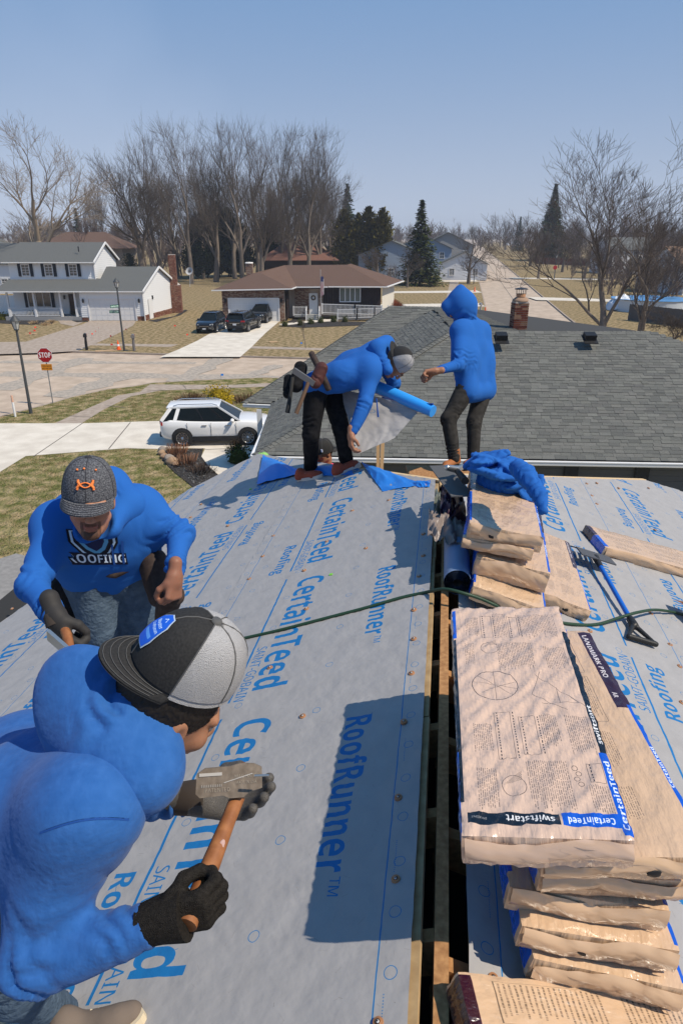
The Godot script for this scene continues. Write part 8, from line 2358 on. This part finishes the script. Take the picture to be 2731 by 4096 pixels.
func tools() -> void:
	var cloth: Material = mats["blue fleece"]
	# the crumpled hoodie on the far stack
	var d := Sdf.new()
	var r := RandomNumberGenerator.new()
	r.seed = 77
	var top := Vector3(0.929, 6.795, -4.021)
	for k in 22:
		var an := k * 2.4
		var rr := 0.05 + 0.17 * sqrt(k / 22.0)
		var q := top + UD * (0.06 + sin(an) * rr * 0.9) + RS * (0.09 + cos(an) * rr * 1.05) + Vector3(0, 0.03 + 0.13 * (1.0 - rr / 0.24) + r.randf_range(-0.02, 0.02), 0)
		d.ell(q, Vector3(r.randf_range(0.07, 0.12), r.randf_range(0.016, 0.03), r.randf_range(0.045, 0.075)), Basis.from_euler(Vector3(r.randf_range(-0.9, 0.9), r.randf() * TAU, r.randf_range(-0.7, 0.7))), 0.02)
	d.ell(top + UD * 0.06 + RS * 0.09, Vector3(0.17, 0.09, 0.16), Basis(), 0.03)
	d.cap(Vector3(0.967, 7.03, -3.41), Vector3(0.997, 6.987, -3.231), 0.048, 0.04, 0.03); d.cap(Vector3(0.997, 6.987, -3.231), Vector3(1.004, 6.93, -3.154), 0.036, 0.026, 0.02)
	d.cap(Vector3(0.971, 7.014, -3.566), Vector3(0.971, 7.026, -3.409), 0.05, 0.05, 0.03)
	var heap := d.mesh(0.0075, Buf.new(), func(p: Vector3) -> float: return 0.009 * (absf(sin((p.x * 0.7 + p.z) * 55.0 + 6.0 * soft_noise.get_noise_3dv(p * 6.0))) - 0.6))
	var o := part(heap.smooth(), "crumpled_hoodie", cloth)
	tag(o, "crumpled blue hoodie thrown over the far shingle stack", "hoodie")
	# the roll of underlayment and the torn wrapping beside the far stack
	var t := thing("underlayment_roll", "roll of pale blue underlayment lying on the ridge left of the far stack", "roll", Vector3(0.664, 6.349, -3.473))
	var a := Vector3(0.636, 6.431, -3.331)
	var e := a + UD * 0.9
	part(Buf.new().tube([a, e], [0.075, 0.075], 24, false), "roll_body", mat("roll blue grey", Color(0.16, 0.23, 0.36), 0.4), t, true)
	var sp := Buf.new()
	for k in 5:
		sp.tube([a - UD * 0.003 * k, a + UD * 0.05], [0.073 - k * 0.011, 0.073 - k * 0.011], 22, false)
	part(sp, "wound_layers", mat("roll end", Color(0.03, 0.045, 0.08), 0.35), t, true)
	part(Buf.new().tube([a - UD * 0.004, a + UD * 0.1], [0.022, 0.022], 14, false), "core", mat("core card", Color(0.10, 0.07, 0.05), 0.9), t, true)
	t = thing("torn_wrapping", "crumpled maroon and tan plastic wrapping at the ridge left of the far stack", "wrapping", Vector3(0.772, 6.356, -4.354))
	for k in 3:
		var c: Vector3 = [Vector3(0.733, 6.528, -4.167), Vector3(0.676, 6.491, -3.863), Vector3(0.744, 6.405, -4.517)][k]
		var w: Vector3 = [Vector3(0.09, 0.2, 0.26), Vector3(0.15, 0.12, 0.2), Vector3(0.09, 0.1, 0.2)][k]
		part(Buf.new().grid(26, 26, func(u: float, v: float) -> Vector3:
			var p := c + UD * (v - 0.5) * w.z * 2 + RS * (u - 0.5) * w.x * 2
			return p + Vector3(0, w.y * 0.45 * sin(PI * u) * sin(PI * v) + 0.07 * fold_noise.get_noise_2d(u * 2.2 + k * 9, v * 2.2), 0)), "crumpled_sheet", [mat("plum plastic", Color(0.045, 0.018, 0.04), 0.3), mat("tan plastic", Color(0.22, 0.18, 0.16), 0.35), mat("gray green plastic", Color(0.10, 0.12, 0.11), 0.4)][k], t, true)
	tag(part(Buf.new().bar(Vector3(0.7, 6.665, -4.665), Vector3(0.745, 6.711, -3.928), 0.14, 0.008, Vector3(0, 1, 0.2)), "slate_board", mat("slate gray board", Color(0.09, 0.09, 0.09), 0.7)), "thin dark board slanting across the far end of the ridge", "board")
	t = thing("claw_hammer", "steel claw hammer with dark handle lying on the far stack's edge", "hammer", Vector3(0.749, 6.769, -4.276))
	part(Buf.new().tube([Vector3(0.766, 6.748, -4.321), Vector3(0.761, 6.798, -3.964)], [0.018, 0.024], 8), "handle", mat("dark rubber", Color(0.02, 0.02, 0.02), 0.8), t, true)
	var hh := Sdf.new()
	hh.cap(Vector3(0.695, 6.78, -4.28), Vector3(0.766, 6.753, -4.323), 0.02, 0.026, 0.01); hh.cap(Vector3(0.766, 6.753, -4.323), Vector3(0.816, 6.765, -4.382), 0.02, 0.008, 0.01); hh.cap(Vector3(0.766, 6.753, -4.323), Vector3(0.821, 6.743, -4.373), 0.016, 0.007, 0.008)
	part(hh.mesh(0.006, Buf.new()).smooth(), "head", mat("bright steel", Color(0.5, 0.5, 0.48), 0.3, {"metal": 0.9}), t, true)
	# shingle shovel
	t = thing("roofing_shovel", "blue handled shingle removal shovel with black D grip on the right slope", "shovel", Vector3(1.826, 5.982, -3.809))
	var s0 := Vector3(1.761, 6.118, -4.224)
	var s1 := Vector3(1.737, 6.051, -3.528)
	part(Buf.new().tube([s0, s1], [0.0155, 0.0155], 12), "shaft", mat("blue fibreglass", Color(0.012, 0.12, 0.50), 0.35), t, true)
	var ax := (s1 - s0).normalized()
	var cr := ax.cross(RN).normalized()
	var up2 := cr.cross(ax).normalized()
	if up2.y < 0: up2 = -up2
	part(Buf.new().box(Transform3D(Basis(cr, ax, cr.cross(ax)) * Basis(Vector3.RIGHT, 0.12), s0 - ax * 0.06 + up2 * 0.01), Vector3(0.26, 0.13, 0.008)), "blade", mat("worn steel", Color(0.12, 0.12, 0.125), 0.5, {"metal": 0.5}), t, true)
	for k in 6:
		var b0 := s0 - ax * 0.12 + cr * (k - 2.5) * 0.042
		part(Buf.new().bar(b0, b0 - ax * 0.12 - up2 * 0.055 - cr * 0.004, 0.024, 0.008, RN), "tooth", mat("black steel", Color(0.025, 0.025, 0.027), 0.5), t, true)
	part(Buf.new().tube([s0 - ax * 0.06, s0 + ax * 0.07], [0.024, 0.018], 10), "socket", mats["black steel"], t, true)
	var g := Sdf.new()
	g.cap(s1 - ax * 0.04, s1 + ax * 0.02, 0.023, 0.026, 0.01); g.cap(s1 + ax * 0.01, s1 + ax * 0.15 + cr * 0.082, 0.016, 0.011, 0.006); g.cap(s1 + ax * 0.01, s1 + ax * 0.15 - cr * 0.082, 0.016, 0.011, 0.006); g.cap(s1 + ax * 0.16 + cr * 0.085, s1 + ax * 0.16 - cr * 0.085, 0.017, 0.017, 0.006)
	part(g.mesh(0.0055, Buf.new()).smooth(), "grip", mat("black grip", Color(0.018, 0.018, 0.018), 0.45), t, true)
	# air hose across the ridge
	var pts := [Vector3(-1.758, 5.618, -3.644), Vector3(-1.207, 5.805, -3.528), Vector3(-0.805, 5.943, -3.423), Vector3(-0.6, 6.011, -3.415), Vector3(-0.361, 6.091, -3.386), Vector3(-0.109, 6.175, -3.371), Vector3(0.137, 6.257, -3.357), Vector3(0.331, 6.321, -3.357), Vector3(0.461, 6.364, -3.338), Vector3(0.545, 6.446, -3.228), Vector3(0.639, 6.449, -3.179), Vector3(0.739, 6.416, -3.174), Vector3(0.845, 6.37, -3.166), Vector3(1.074, 6.236, -3.278), Vector3(1.31, 6.157, -3.345), Vector3(1.483, 6.104, -3.431), Vector3(1.657, 6.078, -3.547), Vector3(1.814, 6.062, -3.64), Vector3(2.031, 5.968, -3.828), Vector3(2.274, 5.862, -3.948), Vector3(2.552, 5.77, -3.944)]
	var cv := Curve3D.new()
	for k in pts.size():
		var tan: Vector3 = (pts[mini(k + 1, pts.size() - 1)] - pts[maxi(k - 1, 0)]) / 6.0
		cv.add_point(pts[k], -tan, tan)
	cv.bake_interval = 0.04
	var bp := Array(cv.get_baked_points())
	var w := []
	for q in bp: w.append(0.0095)
	tag(part(Buf.new().tube(bp, w, 8), "air_hose", mat("green hose", Color(0.018, 0.05, 0.028), 0.5)), "dark green air hose lying across both slopes over the open ridge", "hose")
	# rusty strip at the right edge
	t = thing("bent_flashing", "bent rusty metal strip at the right edge beside the hose", "flashing", Vector3(2.238, 5.857, -4.025))
	part(Buf.new().grid(6, 14, func(u: float, v: float) -> Vector3: return Vector3(2.201, 5.933, -4.038) + UD * (-0.42 * v) + RS * (0.02 + u * 0.13 + 0.25 * v * v) + RN * (0.04 * sin(v * 5.0) + 0.03 * u), null, false, Vector3.UP), "strip", mat("rust", Color(1, 1, 1), 0.8, {"tex": noise_tex("rust", 0.04, lin(0.06, 0.03, 0.02), lin(0.40, 0.17, 0.09), 4, 256, FastNoiseLite.TYPE_SIMPLEX_SMOOTH, 1.8), "scale": 4.0}), t, true)
	tag(part(Buf.new().bar(Vector3(1.194, 6.316, -3.775), Vector3(1.15, 6.306, -3.491), 0.03, 0.006, RN), "wood_shim", mat("shim orange", Color(0.42, 0.19, 0.06), 0.8)), "thin orange brown wood shim on the flat printed bundle by the far stack", "wood shim")
	tag(part(rock(0.05), "wood_offcut", mats["deck board"]), "small chewed wood offcut on the sheet below the front worker's chin", "wood scrap").transform = Transform3D(Basis.from_scale(Vector3(1.2, 0.6, 0.8)), Vector3(-0.848, 5.966, -2.545))
	# hatchets
	var ash := mat("ash handle", Color(1, 1, 1), 0.5, {"tex": noise_tex("ash", 0.02, lin(0.16, 0.055, 0.02), lin(0.40, 0.17, 0.065), 5, 256), "scale": 4.0})
	t = thing("roofing_hatchet", "roofing hatchet with worn wooden handle and flat steel gauge head in the front worker's hands", "hatchet", Vector3(-0.241, 7.092, -0.986))
	var h0 := Vector3(-0.216, 7.116, -1.093)
	var h1 := Vector3(-0.27, 7.085, -0.832)
	part(Buf.new().tube([h0, h0.lerp(h1, 0.2), h0.lerp(h1, 0.6), h1], [0.0155, 0.015, 0.0185, 0.019], 14), "handle", ash, t, true)
	part(rock(0.012), "label_scrap", mat("label pink", Color(0.5, 0.32, 0.28), 0.7), t, true).position = Vector3.ZERO
	t.get_node("label_scrap").transform = t.transform.affine_inverse() * Transform3D(Basis(Vector3(1, 0, 0) * 0.6, Vector3(0.355, 0.769, -0.531) * 1.6, Vector3(0, -0.376, -0.927) * 0.25), Vector3(-0.237, 7.101, -0.968))
	var pl := PackedVector2Array([Vector2(-0.068, -0.018), Vector2(-0.066, 0.02), Vector2(-0.05, 0.03), Vector2(0.0, 0.031), Vector2(0.022, 0.036), Vector2(0.05, 0.034), Vector2(0.066, 0.026), Vector2(0.066, -0.014), Vector2(0.04, -0.02), Vector2(0.028, -0.03), Vector2(0.0, -0.03), Vector2(-0.012, -0.024), Vector2(-0.06, -0.026)])
	var hx := Transform3D(Basis(Vector3(0.993, -0.026, -0.118), Vector3(-0.116, -0.585, -0.802) * -1.0, Vector3(0.02, 0.835, -0.55) * -1.0).orthonormalized(), Vector3(-0.229, 7.16, -1.089))
	for i in pl.size(): pl[i].y = -pl[i].y
	part(Buf.new().prism(pl, -0.008, 0.004, hx), "hatchet_head", mat("brown steel", Color(1, 1, 1), 0.5, {"metal": 0.15, "tex": noise_tex("bsteel", 0.03, lin(0.11, 0.085, 0.062), lin(0.30, 0.245, 0.19), 5, 256), "scale": 6.0}), t, true)
	var dk := Buf.new()
	dk.box(hx * Transform3D(Basis(), Vector3(-0.038, 0.005, -0.018)), Vector3(0.046, 0.002, 0.006))
	for k in 12: dk.box(hx * Transform3D(Basis(), Vector3(-0.056 + k * 0.0036, 0.005, 0.004)), Vector3(0.001, 0.0015, 0.005))
	dk.box(hx * Transform3D(Basis(Vector3.UP, 0.25), Vector3(0.018, 0.005, -0.008)), Vector3(0.06, 0.0015, 0.0015))
	part(dk, "gauge_marks", mat("gauge pale", Color(0.42, 0.40, 0.37), 0.5), t, true)
	var words := Image.create(256, 96, false, Image.FORMAT_RGBA8)
	words.fill(Color(0.5, 0.47, 0.42, 0))
	letter(words, "PATENTED", Transform2D(Vector2(1, 0), Vector2(0, -1), Vector2(30, 84)), 15, 100, Color(0.62, 0.58, 0.52))
	letter(words, "MAG HATCH", Transform2D(Vector2(1, 0), Vector2(0, -1), Vector2(150, 36)), 14, 96, Color(0.62, 0.58, 0.52))
	letter(words, "MADE IN USA", Transform2D(Vector2(1, 0), Vector2(0, -1), Vector2(154, 58)), 11, 84, Color(0.62, 0.58, 0.52))
	var wm := mat("stamped words", Color(1, 1, 1), 0.5, {"raw": 1, "uvmap": 1, "tex": ImageTexture.create_from_image(words)})
	wm.transparency = BaseMaterial3D.TRANSPARENCY_ALPHA_SCISSOR
	var wb := Buf.new()
	wb.quad(hx * Vector3(-0.064, 0.0056, -0.026), hx * Vector3(0.064, 0.0056, -0.026), hx * Vector3(0.064, 0.0056, 0.022), hx * Vector3(-0.064, 0.0056, 0.022), Color.WHITE, hx.basis.y)
	part(wb, "stamped_words", wm, t, true)
	part(Buf.new().tube([Vector3(-0.173, 7.202, -1.063), Vector3(-0.144, 7.203, -1.063)], [0.0025, 0.0025], 6), "magnet_nail", mats["bright steel"], t, true)
	part(Buf.new().tube([Vector3(-0.226, 7.142, -1.135), Vector3(-0.21, 7.133, -1.154)], [0.014, 0.017], 14), "poll", mats["rust"], t, true)
	t = thing("roofing_hatchet", "hatchet with orange wooden handle and silver blade in the left worker's gloved hand", "hatchet", Vector3(-0.939, 6.903, -2.021))
	part(Buf.new().tube([Vector3(-0.994, 6.934, -2.098), Vector3(-0.951, 6.911, -2.035), Vector3(-0.89, 6.853, -1.914)], [0.017, 0.017, 0.014], 12), "handle", ash, t, true)
	part(Buf.new().bar(Vector3(-0.999, 6.936, -2.002), Vector3(-0.878, 6.882, -1.926), 0.012, 0.05, Vector3(0, 0.988, 0.154)), "hatchet_head", mats["bright steel"], t, true)
	t = thing("roofing_hatchet", "wooden handled hatchet hanging from the bending worker's belt", "hatchet", Vector3(-0.327, 6.902, -6.056))
	part(Buf.new().tube([Vector3(-0.28, 7.018, -6.103), Vector3(-0.326, 6.906, -6.036), Vector3(-0.405, 6.722, -5.983)], [0.02, 0.017, 0.02], 10), "handle", mat("dull handle", Color(0.13, 0.075, 0.045), 0.7), t, true)
	part(Buf.new().bar(Vector3(-0.428, 7.082, -6.129), Vector3(-0.24, 6.971, -6.063), 0.05, 0.03, UD), "hatchet_head", mat("dull steel", Color(0.2, 0.19, 0.18), 0.5, {"metal": 0.6}), t, true)
	t = thing("hammer", "black handled hammer hanging from the bending worker's pouch", "hammer", Vector3(-0.466, 6.86, -6.255))
	part(Buf.new().tube([Vector3(-0.45, 6.979, -6.303), Vector3(-0.462, 6.87, -6.205), Vector3(-0.494, 6.693, -6.133)], [0.018, 0.016, 0.022], 10), "handle", mats["dark rubber"], t, true)
	# the roll the bending worker holds, with its sheet hanging
	t = thing("held_roll", "bright blue roll with gray sheet hanging from it, held by the bending worker", "roll", Vector3(0.591, 6.793, -6.282))
	var r0 := Vector3(0.326, 6.853, -6.522)
	var r1 := Vector3(0.83, 6.716, -6.089)
	var shine := mat("bright blue underside", Color(0.03, 0.30, 0.80), 0.35, {"spec": 0.5})
	part(Buf.new().tube([r0, r0.lerp(r1, 0.5), r1], [0.062, 0.060, 0.054], 20, true), "roll_body", shine, t, true)
	part(Buf.new().grid(8, 6, func(u: float, v: float) -> Vector3: return r1.lerp(r0, 0.25 * u) + Vector3(0, 0.05 + 0.03 * v - 0.06 * u * v, 0) + UD * (0.03 - 0.05 * v)), "loose_edge", mats["blue underside"], t, true)
	var f := Buf.new()
	f.grid(24, 20, func(u: float, v: float) -> Vector3:
		var p: Vector3 = Vector3(-0.038, 6.817, -6.615).lerp(Vector3(0.748, 6.74, -6.141), u).lerp(Vector3(0.134, 6.35, -5.94).lerp(Vector3(0.48, 6.48, -6.014), u), v)
		return p + UD * (0.07 * sin(PI * v) + 0.04 * fold_noise.get_noise_2d(u * 1.2, v * 1.2)))
	for i in f.uv.size(): f.uv[i] = Vector2(0.70 + f.uv[i].y * 0.3, 0.27 + f.uv[i].x * 0.22)
	part(f, "hanging_sheet", mats["underlayment"], t, true)
	for k in 2:
		tag(part(Buf.new().bar([Vector3(0.37, 6.275, -6.665), Vector3(0.418, 6.275, -6.665)][k], [Vector3(0.362, 5.966, -6.378), Vector3(0.392, 5.966, -6.378)][k], 0.03, 0.05, UD), "wood_stake", mat("stake wood", Color(0.36, 0.24, 0.13), 0.85)), ["left wooden stake of the pair behind the hanging sheet", "right wooden stake of the pair behind the hanging sheet"][k], "stake")
	var lime := 0
	for q in [Vector3(-0.069, 6.156, -3.96), Vector3(-0.955, 5.731, -6.733)]:
		tag(part(Buf.new().box(Transform3D(Basis(UD, LN, UD.cross(LN)), q), Vector3(0.02, 0.006, 0.02)), "green_cap", mat("lime plastic", Color(0.2, 0.6, 0.04), 0.4)), ["lime green plastic cap beside the big CertainTeed print at the middle of the left slope", "lime green plastic cap near the folded sheet end at the far left"][lime], "plastic cap", "lime caps on the sheet")
		lime += 1
